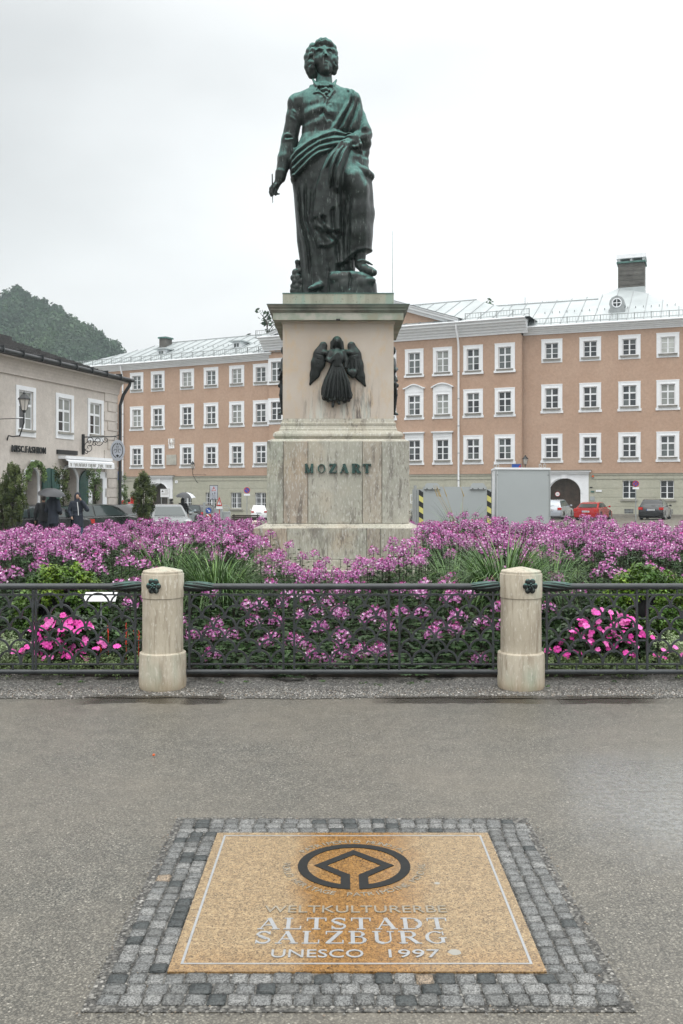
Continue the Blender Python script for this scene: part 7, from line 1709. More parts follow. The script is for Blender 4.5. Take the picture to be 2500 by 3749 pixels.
# ================= vehicles =================
def car(lab, x, y, head, col, kind='hatch', L=4.1, Wd=1.7, H=1.45, sc=1., plate=True, grp=None, rough=.25, brand=None):
    """local frame: +y forward, x right"""
    t = thing('parked_car', lab, 'car', (x, y, G(x, y)), -head, grp); t.scale = (sc, sc, sc)
    key = 'paint_%d_%d_%d' % tuple(int(c*1000) for c in col)
    if key not in M: q = NT('car_'+key); M[key] = q.set(tuple(col), rough, .2, None, .5, .6)
    pm_ = M[key]; hw = Wd/2
    body = {'hatch': [(-.47, .14), (-.497, .22), (-.5, .36), (-.492, .50), (-.465, .64), (.10, .635), (.19, .60), (.40, .53), (.475, .45), (.5, .34), (.495, .2), (.47, .14)],
            'sedan': [(-.47, .15), (-.495, .24), (-.5, .42), (-.485, .60), (-.37, .66), (.10, .65), (.2, .62), (.41, .55), (.48, .46), (.5, .34), (.495, .2), (.47, .15)],
            'coupe': [(-.47, .16), (-.495, .26), (-.5, .44), (-.485, .66), (-.40, .69), (.10, .66), (.2, .62), (.41, .53), (.48, .45), (.5, .34), (.495, .2), (.47, .16)]}
    gh = {'hatch': [(-.462, .64), (-.40, .86), (-.34, .975), (-.2, 1.), (-.02, .995), (.06, .955), (.225, .60)], 'wagon': [(-.468, .64), (-.43, .86), (-.38, .965), (-.2, 1.), (-.02, .995), (.06, .955), (.235, .60)],
          'sedan': [(-.38, .655), (-.27, .90), (-.2, .965), (-.08, 1.), (.02, .985), (.08, .95), (.25, .61)], 'coupe': [(-.41, .685), (-.26, .92), (-.18, .975), (-.06, 1.), (.02, .985), (.08, .94), (.24, .62)]}
    B = [(a*L, b*H) for a, b in body.get(kind, body['hatch'])]; GH = [(a*L, b*H) for a, b in gh[kind]]
    m = MB(); cy = 0; cz = .4*H; n = len(B); st = [(-1, .93), (-.97, .975), (-.86, 1.), (-.4, 1.008), (.4, 1.008), (.86, 1.), (.97, .975), (1, .93)]
    vs = []; 
    for s, k in st:
        for (a, b) in B: vs.append((s*hw, a*k, cz+(b-cz)*(k if b > cz else 1.)))
    fs = [(i*n+j, i*n+(j+1) % n, (i+1)*n+(j+1) % n, (i+1)*n+j) for i in range(len(st)-1) for j in range(n)]+[tuple(range(n)), tuple(range(len(st)*n-1, (len(st)-1)*n-1, -1))]
    fs = [f[::-1] for f in fs]; m.add(vs, fs); m.build('body', pm_, t, 35)
    zb, zt = GH[0][1], H
    def gw(z): return hw*(.93-.22*(z-.62*H)/(.38*H))
    m = MB(); st = [-1, -.9, -.5, .5, .9, 1]; n = len(GH); vs = []
    for s in st:
        for a, b in GH: vs.append((s*gw(b), a*(1 if abs(s) < .95 else .992), b-.0-(.012 if abs(s) > .95 else 0)-(.008 if abs(s) > .85 else 0)))
    fs = [(i*n+j, (i+1)*n+j, (i+1)*n+(j+1) % n, i*n+(j+1) % n) for i in range(len(st)-1) for j in range(n)]+[tuple(range(n))[::-1], tuple(range((len(st)-1)*n, len(st)*n))]
    m.add(vs, fs); m.build('cabin', pm_, t, 30)
    gl_ = M['carglass']
    def lerp(p, q, f): return (p[0]+(q[0]-p[0])*f, p[1]+(q[1]-p[1])*f)
    # rear window, windscreen
    def slopeglass(nm, p, q, off):
        a, b = lerp(p, q, .1), lerp(p, q, .9); m = MB()
        w0, w1 = gw(a[1])*.86, gw(b[1])*.86; m.add([(-w0, a[0]+off, a[1]+.006), (w0, a[0]+off, a[1]+.006), (w1, b[0]+off, b[1]+.006), (-w1, b[0]+off, b[1]+.006), (-w0, a[0], a[1]-.02), (w0, a[0], a[1]-.02), (w1, b[0], b[1]-.02), (-w1, b[0], b[1]-.02)], [(0, 1, 2, 3) if off < 0 else (3, 2, 1, 0), (0, 4, 5, 1), (1, 5, 6, 2), (2, 6, 7, 3), (3, 7, 4, 0)]); m.build(nm, gl_, t)
    slopeglass('rear_window', GH[0], GH[2 if kind in ('hatch', 'wagon') else 1], -.014); slopeglass('windscreen', GH[-1], GH[-2], .014)
    for sx in (-1, 1):
        z0, z1 = zb+.03, H*.945; y0_, y1_ = GH[0][0], GH[-1][0]
        rr = lambda z: y0_+(GH[2][0]-y0_)*min(1, (z-zb)/(GH[2][1]-zb)); ff = lambda z: y1_+(GH[-2][0]-y1_)*min(1, (z-GH[-1][1])/(GH[-2][1]-GH[-1][1]))
        ymid = .02*L
        for a0, a1, b0, b1 in ((rr(z0)+.12, rr(z1)+.14, ymid-.05, ymid-.05), (ymid+.03, ymid+.03, ff(z0)-.14, ff(z1)-.08)):
            e = .007; m = MB(); m.add([(sx*(gw(z0)+e), a0, z0), (sx*(gw(z0)+e), b0, z0), (sx*(gw(z1)+e), b1, z1), (sx*(gw(z1)+e), a1, z1)], [(0, 1, 2, 3) if sx > 0 else (3, 2, 1, 0)]); m.add([(sx*(gw(z0)-.01), a0, z0), (sx*(gw(z0)-.01), b0, z0), (sx*(gw(z1)-.01), b1, z1), (sx*(gw(z1)-.01), a1, z1)], [(0, 1, 2, 3) if sx < 0 else (3, 2, 1, 0)]); m.build('side_window', gl_, t)
        m = MB(); m.sphere((sx*(hw+.06), y1_-.1, zb+.06), (.09, .06, .07), 8, 6); m.box(min(sx*(hw-.08), sx*(hw+.02)), max(sx*(hw-.08), sx*(hw+.02)), y1_-.12, y1_-.07, zb+.02, zb+.06); m.build('wing_mirror', pm_, t, 60)
        # lamps
        zr = .56*H
        m = MB(); m.box(min(sx*(hw-.3), sx*(hw-.02)), max(sx*(hw-.3), sx*(hw-.02)), -L/2-.012, -L/2+.16, zr-.09, zr+.07); m.build('tail_light', M['tail'], t)
        m = MB(); m.sphere((sx*(hw-.22), L*.475, .47*H), (.2, .12, .085), 10, 6); m.build('headlight', M['headlamp'], t, 60)
        for yw in (-.31*L, .31*L):
            m = MB(); r = .31; m.lathe([(r*.62, -.1), (r*.95, -.1), (r, -.07), (r, .07), (r*.95, .1), (r*.62, .1)], 20, M=Matrix.Translation((sx*(hw-.1), yw, r)) @ Matrix.Rotation(PI/2, 4, 'Y')); w = m.build('wheel', M['tyre'], t, 50)
            m = MB(); m.lathe([(r*.61, -.105 if sx < 0 else .085), (r*.55, -.085 if sx < 0 else .105)], 16, M=Matrix.Translation((sx*(hw-.1), yw, r)) @ Matrix.Rotation(PI/2, 4, 'Y')); m.build('rim', M['galv'], w)
            a = MB(); a.prism([(yw+(r+.06)*math.cos(PI*i/12), r+(r+.06)*math.sin(PI*i/12)) for i in range(13)], 0, .01, 0, Matrix(((0, 1, 0, sx*(hw-.002)), (1, 0, 0, 0), (0, 0, 1, 0), (0, 0, 0, 1)))); a.build('wheel_arch', M['black'], t)
    m = MB(); m.box(-hw*.92, hw*.92, -L/2-.03, -L/2+.05, .2*H, .36*H); m.build('rear_bumper', pm_, t); m = MB(); m.box(-hw*.92, hw*.92, L/2-.05, L/2+.03, .18*H, .3*H); m.build('front_bumper', pm_, t)
    m = MB(); m.box(-hw*.9, hw*.9, -L*.47, L*.47, .14, .22); m.build('underbody', M['black'], t)
    m = MB(); m.box(-.5, .5, L/2-.02, L/2+.012, .31*H, .42*H); m.build('grille', M['black'], t)
    if plate:
        p = MB(); p.box(-.26, .26, -L/2-.035, -L/2-.015, .45*H, .45*H+.11); pl = p.build('number_plate', M['plate'], t); q = MB()
        for k in range(6): q.box(-.19+.07*k, -.15+.07*k, -L/2-.038, -L/2-.0355, .45*H+.025, .45*H+.085)
        q.build('plate_marks', M['black'], pl); q = MB(); q.box(-.26, -.225, -L/2-.039, -L/2-.0355, .45*H, .45*H+.11); q.build('plate_band', M['blue'], pl)
    m = MB(); m.tube([(-.02, GH[0][0]-.02, zb+.05), (.28, GH[0][0]+.03, zb+.13)], .01, 4) if kind in ('hatch', 'wagon') else m.box(-.4, .4, GH[0][0]-.06, GH[0][0]-.03, zb, zb+.02); m.build('rear_wiper', M['black'], t)
    return t
tg = NT('car_glass'); M['carglass'] = tg.set((.04, .055, .055), .08, 0., None, .8)
M['tail'] = plain('red_tail_lamp', (.5, .02, .015), .25); M['headlamp'] = plain('headlamp', (.5, .52, .53), .15); M['tyre'] = plain('tyre_rubber', (.015, .015, .016), .75); M['plate'] = plain('number_plate_white', (.7, .72, .74), .4)
def at(px, Y): return ((px-CX)/F*Y, Y)
def va(px): return math.atan((px-CX)/F)
x, y = at(2399, 66); car('black hatchback parked tail first at the far right before the palace', x, y, va(2399)+R(9), (.012, .013, .015), 'hatch', 3.9, 1.68, 1.43)
x, y = at(2172, 67); car('red coupe with black rear panel parked beside the right portal', x, y, va(2172)+R(14), (.42, .012, .012), 'coupe', 4.3, 1.72, 1.28)
x, y = at(2036, 72); car('silver estate car half hidden by the tall grey cabin', x, y, va(2036)+R(12), (.38, .41, .45), 'wagon', 4.6, 1.75, 1.5)
x, y = at(948, 86); car('white compact car parked just left of the pedestal', x, y, va(948)+R(0), (.78, .79, .8), 'hatch', 3.9, 1.66, 1.6, .86)
x, y = at(612, 44.5); tm = car('silver-grey saloon facing the camera behind the left flowers', x, y, R(163), (.16, .17, .175), 'sedan', 4.6, 1.78, 1.42)
m = MB(); zc = .62; cc = lambda r: [(r*math.cos(2*PI*i/20), zc+r*math.sin(2*PI*i/20)) for i in range(20)]
MR = Matrix(((-1, 0, 0, 0), (0, -1, 0, 0), (0, 0, 1, 0), (0, 0, 0, 1)))
m.strip(cc(.12), cc(.095), -2.36, -2.335, 0, True, MR)
for k in range(3): a = PI/2+2*PI*k/3; m.prism([(.0+.02*math.cos(a-PI/2), zc+.02*math.sin(a-PI/2)), (.1*math.cos(a), zc+.1*math.sin(a)), (.02*math.cos(a+PI/2), zc+.02*math.sin(a+PI/2))], -2.358, -2.338, 0, MR)
m.build('round_emblem', M['headlamp'], tm)
x, y = at(410, 43); car('black hatchback seen from behind between the hooded walker and the grey estate', x, y, va(410)+R(-12), (.014, .015, .016), 'hatch', 4., 1.7, 1.46)
x, y = at(500, 46.); car('dark grey estate with bright red tail lamp behind the left flowers', x, y, va(500)+R(48), (.06, .065, .07), 'wagon', 4.5, 1.75, 1.47)
x, y = at(300, 37.2); car('long dark green-black saloon behind the hooded walker', x, y, R(212), (.028, .034, .032), 'sedan', 4.8, 1.8, 1.45)
x, y = at(92, 34.5); car('black saloon behind the couple under the umbrella', x, y, R(236), (.012, .013, .016), 'sedan', 4.6, 1.78, 1.42)
x, y = at(722, 74); car('dark saloon with red tail lamp right of the person under the umbrella', x, y, va(722)+R(-30), (.02, .022, .024), 'hatch', 4.3, 1.72, 1.45)
x, y = at(652, 66); car('pale blue-grey car mostly hidden behind the person under the umbrella', x, y, va(652)+R(20), (.3, .35, .38), 'sedan', 4.3, 1.7, 1.42)
# ================= people =================
M['skin'] = plain('skin', (.42, .26, .19), .6); M['cloth_black'] = plain('black_cloth', (.013, .014, .017), .85, var=.3, sc=6.); M['cloth_navy'] = plain('navy_cloth', (.018, .024, .038), .85, var=.3, sc=6.); M['jeans'] = plain('blue_jeans', (.04, .075, .13), .85, var=.3, sc=8.); M['cloth_red'] = plain('red_rain_jacket', (.55, .012, .015), .6, var=.15, sc=5.); M['hair_dark'] = plain('dark_hair', (.03, .022, .018), .6)
def person(lab, x, y, face, H=1.76, coat='cloth_black', legs='cloth_black', hood=True, pose='stand', coatlen=.45, grp=None):
    """face: rotation about z, 0 = facing the camera (-y)"""
    t = thing('person', lab, 'person', (x, y, G(x, y)), face, grp); h = .022; k = H/1.76; t.scale = (k, k, k)
    ey = {'stand': ((-.30, -.02, .92), (.30, -.02, .92), (-.30, -.12, .75), (.30, -.12, .75)), 'phone': ((-.29, .0, 1.12), (.34, -.10, 1.18), (-.20, -.16, .93), (.13, -.17, 1.52)), 'hold': ((-.29, .0, 1.12), (.27, -.06, 1.15), (-.26, -.14, .92), (.16, -.26, 1.30)), 'front': ((-.29, .0, 1.12), (.29, .0, 1.12), (-.12, -.22, 1.02), (.12, -.22, 1.02))}[pose]
    if pose == 'stand': ey = ((-.28, .0, 1.14), (.28, .0, 1.14), (-.29, -.05, .86), (.29, -.05, .86))
    sh = ((-.19, 0, 1.42), (.19, 0, 1.42))
    def limbs(f, e, arms=True):
        for s in (-1, 1):
            f.caps([(s*.09, 0, .92), (s*.11, -.02, .50), (s*.12, .02, .09)], [.085+e, .06+e, .042+e], .03)
        f.loft([(.84, 0, .155+e, 0, .11+e), (1.05, 0, .145+e, 0, .10+e), (1.3, 0, .185+e, 0, .115+e), (1.43, 0, .17+e, 0, .095+e), (1.5, 0, .07+e, 0, .06+e)], .04)
        for s, el, ha in ((0, ey[0], ey[2]), (1, ey[1], ey[3])): f.caps([sh[s], el, ha], [.062+e, .047+e, .034+e], .03)
    f = Field((-.5, -.45, -.02), (.5, .3, 1.82), h); limbs(f, 0)
    for s in (-1, 1): f.caps([(s*.12, .02, .05), (s*.13, -.15, .035)], [.05, .035], .02)
    f.caps([(0, 0, 1.45), (0, -.01, 1.58)], [.055, .05], .02); f.ell((0, -.01, 1.655), (.075, .095, .115), .02); f.ell((0, -.1, 1.645), (.014, .025, .022), .01); f.ell((-.078, 0, 1.65), (.015, .02, .03), .01); f.ell((.078, 0, 1.65), (.015, .02, .03), .01); f.ell((0, -.085, 1.60), (.03, .02, .012), .01)
    for s in (2, 3):
        hx, hy, hz_0 = ey[s]; d = unit(np.array(ey[s])-np.array(ey[s-2])); f.ell((hx+d[0]*.05, hy+d[1]*.05, hz_0+d[2]*.05), (.035, .035, .05), .015)
        for j in range(4): f.caps([(hx+d[0]*.07+(j-1.5)*.017, hy+d[1]*.07, hz_0+d[2]*.07), (hx+d[0]*.13+(j-1.5)*.017, hy+d[1]*.13-.02, hz_0+d[2]*.13)], [.012, .010], .008)
        f.caps([(hx, hy-.03, hz_0), (hx+d[0]*.07, hy+d[1]*.07-.05, hz_0+d[2]*.07)], [.013, .011], .008)
    f.build('body', M['skin'], t)
    f = Field((-.5, -.45, -.02), (.5, .3, 1.1), h)          # trousers and shoes
    for s in (-1, 1): f.caps([(s*.09, 0, .92), (s*.11, -.02, .50), (s*.12, .02, .10)], [.102, .08, .07], .02)
    f.build('trousers', M[legs], t)
    f = Field((-.5, -.45, -.02), (.5, .3, .25), h)
    for s in (-1, 1): f.caps([(s*.12, .03, .06), (s*.13, -.17, .045)], [.062, .045], .02)
    f.build('shoes', M['black'], t)
    f = Field((-.52, -.47, .4), (.52, .32, 1.86), h)
    zl = .92-coatlen
    f.loft([(zl, 0, .215, 0, .16), (.95, 0, .195, 0, .15), (1.1, 0, .18, 0, .145), (1.3, 0, .215, 0, .15), (1.43, 0, .195, 0, .125), (1.52, 0, .09, 0, .085)], .05)
    for s, el, ha in ((0, ey[0], ey[2]), (1, ey[1], ey[3])): e_ = tuple(np.array(el)+(np.array(ha)-np.array(el))*.93); f.caps([sh[s], el, e_], [.086, .072, .056], .03)
    if hood:
        f.ell((0, .02, 1.67), (.115, .125, .145), .04); f.caps([(0, .03, 1.48), (0, .02, 1.6)], [.12, .11], .04); f.ell((0, -.13, 1.645), (.07, .10, .10), .015, True)
    for z in (1.0, 1.15): f.caps([(-.2, -.13, z), (0, -.155, z-.03), (.2, -.13, z)], [.012]*3, .01)
    f.build('coat', M[coat], t)
    if not hood:
        f = Field((-.15, -.15, 1.5), (.15, .17, 1.82), .016); f.ell((0, .018, 1.68), (.086, .10, .112), .02); f.ell((0, -.13, 1.635), (.08, .09, .10), .02, True); f.build('hair', M['hair_dark'], t)
    return t
def umbrella(lab, x, y, ztop, r, tilt, tx, light=None):
    t = thing('umbrella', lab, 'umbrella', (x, y, ztop-.0)); t.rotation_euler = (tilt, tx, 0); n = 8
    for g in range(n):
        m = MB(); a0, a1 = 2*PI*g/n, 2*PI*(g+1)/n; K = 6; J = 4; vs = []
        for i in range(K+1):
            f = i/K; rr = r*math.sin(f*1.12)/math.sin(1.12); z = -.34*r*(1-math.cos(f*1.3))/(1-math.cos(1.3))*1.35
            for j in range(J+1): a = a0+(a1-a0)*j/J; sag = 1-.07*math.sin(PI*j/J)*f; vs.append((rr*math.cos(a)*sag, rr*math.sin(a)*sag, z+.035*r*math.sin(PI*j/J)*f))
        b = len(vs); vs += [(p[0]*.995, p[1]*.995, p[2]-.008) for p in vs]; fs = []
        for i in range(K):
            for j in range(J): q = i*(J+1)+j; fs += [(q, q+J+1, q+J+2, q+1), (b+q, b+q+1, b+q+J+2, b+q+J+1)]
        m.add(vs, fs); m.build('canopy_panel', M['umb_light'] if light and g in light else M['umb_dark'], t, 60)
    m = MB(); m.tube([(0, 0, .07), (0, 0, -1.0)], .009, 6); m.build('shaft', M['darkmetal'], t); m = MB(); m.tube([(0, 0, -1.0), (0, 0, -1.1), (.03, 0, -1.14), (.06, 0, -1.1)], .014, 6); m.build('handle', M['black'], t)
    return t
M['umb_dark'] = plain('grey_black_umbrella', (.035, .037, .042), .45); M['umb_light'] = plain('light_umbrella_panel', (.62, .64, .66), .45)
FC = PI      # facing away
x, y = at(160, 33.6); person('bare-headed person in black seen from behind, left under the black umbrella', x, y, FC+.3, 1.72, 'cloth_black', 'cloth_navy', False, 'stand', .1)
x, y = at(195, 33.2); person('hooded person in dark navy coat seen from behind under the black umbrella', x, y, FC-.5, 1.86, 'cloth_navy', 'cloth_navy', True, 'front', .25)
x, y = at(190, 33.1); umbrella('plain black umbrella over the couple at the left', x, y, EH+(HZ-1790)*33.1/F+.02, .50, R(8), R(7))
x, y = at(284, 34.6); person('person in navy parka and jeans holding a phone to the ear', x, y, R(12), 1.80, 'cloth_navy', 'jeans', True, 'phone', .35)
p_ = bpy.data.objects['person.002']; m = MB(); m.tube([(.0, -.165, 1.46), (.03, -.17, 1.2), (.04, -.165, .98)], .014, 5); m.build('scarf', M['white'], p_)
x, y = at(669, 56); person('person in long black coat seen from behind under the black and white umbrella', x, y, FC+.1, 1.76, 'cloth_black', 'cloth_black', True, 'stand', .5)
x, y = at(680, 55.8); umbrella('black umbrella with one white panel in front of the left palace wing', x, y, EH+(HZ-1801)*55.8/F-.03, .60, R(6), R(4), (0, 7))
for px, Y, hgt, l_ in ((452, 50, 1.62, 'person in red hooded rain jacket behind the grey estate, on the left'), (487, 50.6, 1.82, 'taller person in red hooded rain jacket behind the grey estate, in the middle'), (508, 51.5, 1.66, 'person in red rain jacket half hidden by the potted tree')):
    x, y = at(px, Y); person(l_, x, y, FC, hgt, 'cloth_red', 'cloth_black', True, 'stand', .1, 'people in red rain jackets')
x, y = at(472, 51.2); person('dark-haired person standing between the people in red jackets', x, y, FC, 1.74, 'cloth_black', 'cloth_black', False, 'stand', .1)
# ================= site containers =================
def quadbox(name, lab, cat, P, z0, z1, mt):
    cx_ = sum(p[0] for p in P)/4; cy_ = sum(p[1] for p in P)/4; t = thing(name, lab, cat, (cx_, cy_, z0)); Q_ = [(p[0]-cx_, p[1]-cy_) for p in P]; return t, Q_
# tall cabin
u = lambda px: (px-CX)/F
P = [(u(1815)*38, 38), (u(2012)*38.6, 38.6), (u(2012)*38.6+.55, 41.4), (u(1801)*41.2, 41.2)]
t, Qb = quadbox('site_cabin', 'tall light grey cabin with flat lid standing right of the pedestal', 'cabin', P, G(7, 38), 0, None); hc = EH+(HZ-1716)*38/F-G(7, 38)
names = ['wall_panel']*4
for i in range(4):
    a, b = Qb[i], Qb[(i+1) % 4]; L_ = math.hypot(b[0]-a[0], b[1]-a[1]); ang = math.atan2(b[1]-a[1], b[0]-a[0]); m = MB(); m.box(.02, L_-.02, 0, .06, .12, hc-.03); m.build('wall_panel', M['grey_panel2'] if i != 3 else M['white'], t, loc=(a[0], a[1], 0), rotz=ang)
for q in Qb: m = MB(); m.tube([(q[0], q[1], .05), (q[0], q[1], hc-.03)], .035, 8); m.build('corner_post', M['galv'], t, 60)
m = MB(); s_ = 1.03; m.add([(q[0]*s_, q[1]*s_, hc-.028) for q in Qb]+[(q[0]*s_, q[1]*s_, hc+.05) for q in Qb], [(3, 2, 1, 0), (4, 5, 6, 7), (0, 1, 5, 4), (1, 2, 6, 5), (2, 3, 7, 6), (3, 0, 4, 7)]); m.build('lid', M['white'], t)
for px in (1816, 1826, 1983, 1999):
    X = u(px)*38.3-(P[0][0]+P[1][0]+P[2][0]+P[3][0])/4; m = MB(); pts_ = [(X+.05*math.cos(2*PI*i/12), -1.2, hc+.13+.07*math.sin(2*PI*i/12)) for i in range(12)]; m.tube(pts_, .014, 5, closed=True); m.build('lifting_ring', M['galv'], t)
for k in range(4):
    a, b = Qb[0], Qb[1]; f = (.03, .97, .03, .97)[k]; zz_ = (.3, .3, hc-.25, hc-.25)[k]; m = MB(); m.sphere((a[0]+(b[0]-a[0])*f, a[1]+(b[1]-a[1])*f-.01, zz_), .018, 6, 4); m.build('rivet', M['darkmetal'], t)
# low container with hazard stripes
Y0 = 36.; xa, xb = u(1549)*Y0, u(1782)*Y0; gz = G(4, Y0); zt = EH+(HZ-1782)*Y0/F-gz
t = thing('skip_container', 'low grey metal container with yellow and black striped edges beside the cabin', 'container', ((xa+xb)/2, Y0, gz)); hw = (xb-xa)/2
m = MB(); m.box(-hw, hw, 0, .08, .15, zt); m.build('front_wall', M['grey_panel'], t)
for s in (-1, 1):
    m = MB(); m.box(min(s*hw, s*(hw+.16)), max(s*hw, s*(hw+.16)), .02, 3.4, .15, zt-.1); m.build('side_wall', M['grey_panel'], t)
    x0_ = s*(hw+.01) if s > 0 else -hw-.16; z_ = .15; k = 0
    while z_ < zt-.12:
        m = MB(); z2 = min(z_+.21, zt-.02); m.prism([(x0_, z_), (x0_+.16, z_-.10), (x0_+.16, z2-.10), (x0_, z2)], -.01, .019); m.build('hazard_stripe', M['black'] if k % 2 else M['yellow'], t); z_ = z2; k += 1
    m = MB(); xh = s*hw*.72; m.prism([(xh-.30, zt-.10), (xh+.30, zt-.10), (xh+.27, zt+.06), (xh+.20, zt+.14), (xh-.20, zt+.14), (xh-.27, zt+.06)], -.05, -.005); m.build('hinged_flap', M['grey_panel2'], t)
    m = MB(); m.box(xh-.31, xh+.31, -.06, -.0505, zt-.115, zt-.10); m.build('flap_hinge', M['darkmetal'], t)
    for k in (-.2, 0, .2): m = MB(); m.sphere((xh+k, -.06, zt-.07), .022, 6, 4); m.build('bolt', M['darkmetal'], t)
m = MB(); m.box(-hw, hw, 3.3, 3.4, .15, zt-.1); m.box(-hw, hw, .081, 3.3, .15, .2); m.build('rear_wall', M['grey_panel'], t)
for s in (-1, 1): m = MB(); m.box(s*hw*.8-.05, s*hw*.8+.05, .5, .7, 0, .15); m.box(s*hw*.8-.05, s*hw*.8+.05, 2.6, 2.8, 0, .15); m.build('skid', M['darkmetal'], t)
m = MB(); m.tube([(-hw-.3, .1, 0), (-hw-.3, .1, zt+.05)], .06, 8); m.build('side_post', M['galv'], t)
# ================= signs, poles, bench, bicycles =================
def disc(m, r, y0, y1, zc, mi=0, n=24, xc=0.): m.prism([(xc+r*math.cos(2*PI*i/n), zc+r*math.sin(2*PI*i/n)) for i in range(n)], y0, y1, mi)
def no_stop(px, py, Y, rr, lab, cross, face=0.):
    x, y = at(px, Y); g0 = G(x, y); zc = EH+(HZ-py)*Y/F-g0; r = rr*Y/F; t = thing('traffic_sign', lab, 'traffic sign', (x, y, g0), face)
    m = MB(); m.tube([(0, 0, 0), (0, 0, zc+r*.7)], .035, 8); m.build('pole', M['galv'], t, 60); m = MB(); disc(m, r, -.06, -.04, zc); m.build('rim', M['red'], t); m = MB(); disc(m, r*.78, -.066, -.0605, zc); m.build('face', M['blue'], t)
    m = MB()
    for a in ((PI/4, -PI/4) if cross else (-PI/4,)):
        c, s = math.cos(a), math.sin(a); w = r*.1; m.prism([(-c*r*.8+s*w, zc-s*r*.8-c*w), (c*r*.8+s*w, zc+s*r*.8-c*w), (c*r*.8-s*w, zc+s*r*.8+c*w), (-c*r*.8-s*w, zc-s*r*.8+c*w)], -.072-.002*(a > 0), -.0665)
    m.build('red_bar', M['red'], t); m = MB(); m.box(-r*1.0, r*1.0, -.06, -.04, zc-r*1.75, zc-r*1.12); m.build('supplement_plate', M['white'], t)
no_stop(2327, 1771, 58, 11.5, 'round blue and red no-stopping sign with crossed bars at the right', True, -.2); no_stop(904, 1795, 74, 11.5, 'round blue and red no-stopping sign left of the pedestal', False)
def tri(m, w, zb, y0, y1, mi=0, f=1.): c = zb+w*.29; q = [(-w/2, zb), (w/2, zb), (0, zb+w*1.05)]; q = [(a*f, c+(b-c)*f) for a, b in q]; m.prism(q, y0, y1, mi)
# framed board with warning triangle on a pole
Y = 50; x, y = at(783, Y); g0 = G(x, y); zb = EH+(HZ-1829)*Y/F-g0; zt = EH+(HZ-1777)*Y/F-g0; w = 29*Y/F/2; t = thing('warning_board', 'framed grey board with red warning triangle and small figures on a pole', 'traffic sign', (x, y, g0), 0)
m = MB(); m.tube([(0, 0, 0), (0, 0, zt)], .035, 8); m.build('pole', M['galv'], t, 60); m = MB(); m.box(-w, w, -.06, -.04, zb, zt); m.build('board', M['grey_sign'], t); m = MB(); frame_box(m, -w-.01, w+.01, zb-.01, zt+.01, .02, -.068, -.0605); m.build('frame', M['darkmetal'], t)
m = MB(); tri(m, w*1.05, zt-.29, -.067, -.0605); m.build('triangle', M['red'], t); m = MB(); tri(m, w*1.05, zt-.29, -.0735, -.0675, 0, .62); m.build('triangle_face', M['white'], t); m = MB(); m.box(-.012, .012, -.079, -.074, zt-.24, zt-.13); m.build('exclamation_mark', M['black'], t)
m = MB(); m.box(-.08, -.04, -.066, -.0605, zb+.27, zb+.33); m.box(.04, .075, -.066, -.0605, zb+.27, zb+.40); m.box(-.1, .1, -.066, -.0605, zb+.19, zb+.205); m.box(-.1, .1, -.066, -.0605, zb+.12, zb+.135); m.box(-.12, -.02, -.066, -.0605, zb+.03, zb+.06); m.box(.03, .10, -.066, -.0605, zb+.03, zb+.06); m.build('figures_and_text', M['darkmetal'], t)
# triangular warning sign on red post
Y = 47; x, y = at(803, Y); g0 = G(x, y); zb = EH+(HZ-1852)*Y/F-g0; w = 21*Y/F; t = thing('warning_triangle', 'tall red and white warning triangle on a thin red post', 'traffic sign', (x, y, g0)); m = MB(); m.tube([(0, 0, 0), (0, 0, zb+.1)], .022, 6); m.build('post', M['red'], t, 60)
m = MB(); m.prism([(-w/2, zb), (w/2, zb), (0, zb+w*1.65)], -.05, -.03); m.build('triangle', M['red'], t); m = MB(); m.prism([(-w*.3, zb+.06), (w*.3, zb+.06), (0, zb+w*1.15)], -.058, -.0505); m.build('triangle_face', M['white'], t); m = MB(); m.box(-.014, .014, -.064, -.0585, zb+.13, zb+.27); m.box(-.014, .014, -.064, -.0585, zb+.08, zb+.11); m.build('exclamation_mark', M['black'], t); m = MB(); m.box(-w*.55, w*.55, -.05, -.03, zb-.16, zb-.03); m.build('supplement_plate', M['white'], t)
# blue arrow + chevron
Y = 45; x, y = at(764, Y); g0 = G(x, y); zc = EH+(HZ-1869)*Y/F-g0; t = thing('direction_signs', 'round blue arrow sign above a red and white chevron board', 'traffic sign', (x, y, g0)); r = 9*Y/F*1.15
m = MB(); m.tube([(-r-.02, 0, 0), (-r-.02, 0, zc+r)], .03, 6); m.build('post', M['galv'], t, 60); m = MB(); disc(m, r, -.05, -.03, zc); m.build('blue_disc', M['blue'], t); m = MB(); c = .707; m.prism([(-r*.6, zc+r*.45), (-r*.45, zc+r*.6), (r*.2, zc-r*.05), (r*.05, zc-r*.2)][::-1], -.057, -.0505); m.prism([(r*.5, zc-r*.5), (r*.4, zc+r*.2), (-r*.2, zc-r*.4)], -.058, -.0505); m.build('arrow', M['white'], t)
z1 = zc-r-.03; z0 = z1-.34; m = MB(); m.box(-r, r*.9, -.05, -.03, z0, z1); m.build('chevron_board', M['red'], t); m = MB(); zm = (z0+z1)/2; m.prism([(-r*.9, z0+.01), (-r*.2, z0+.01), (r*.75, zm), (r*.1, zm)], -.056, -.0505); m.prism([(r*.1, zm+.001), (r*.75, zm+.001), (-r*.2, z1-.01), (-r*.9, z1-.01)], -.056, -.0505); m.build('chevron', M['white'], t)
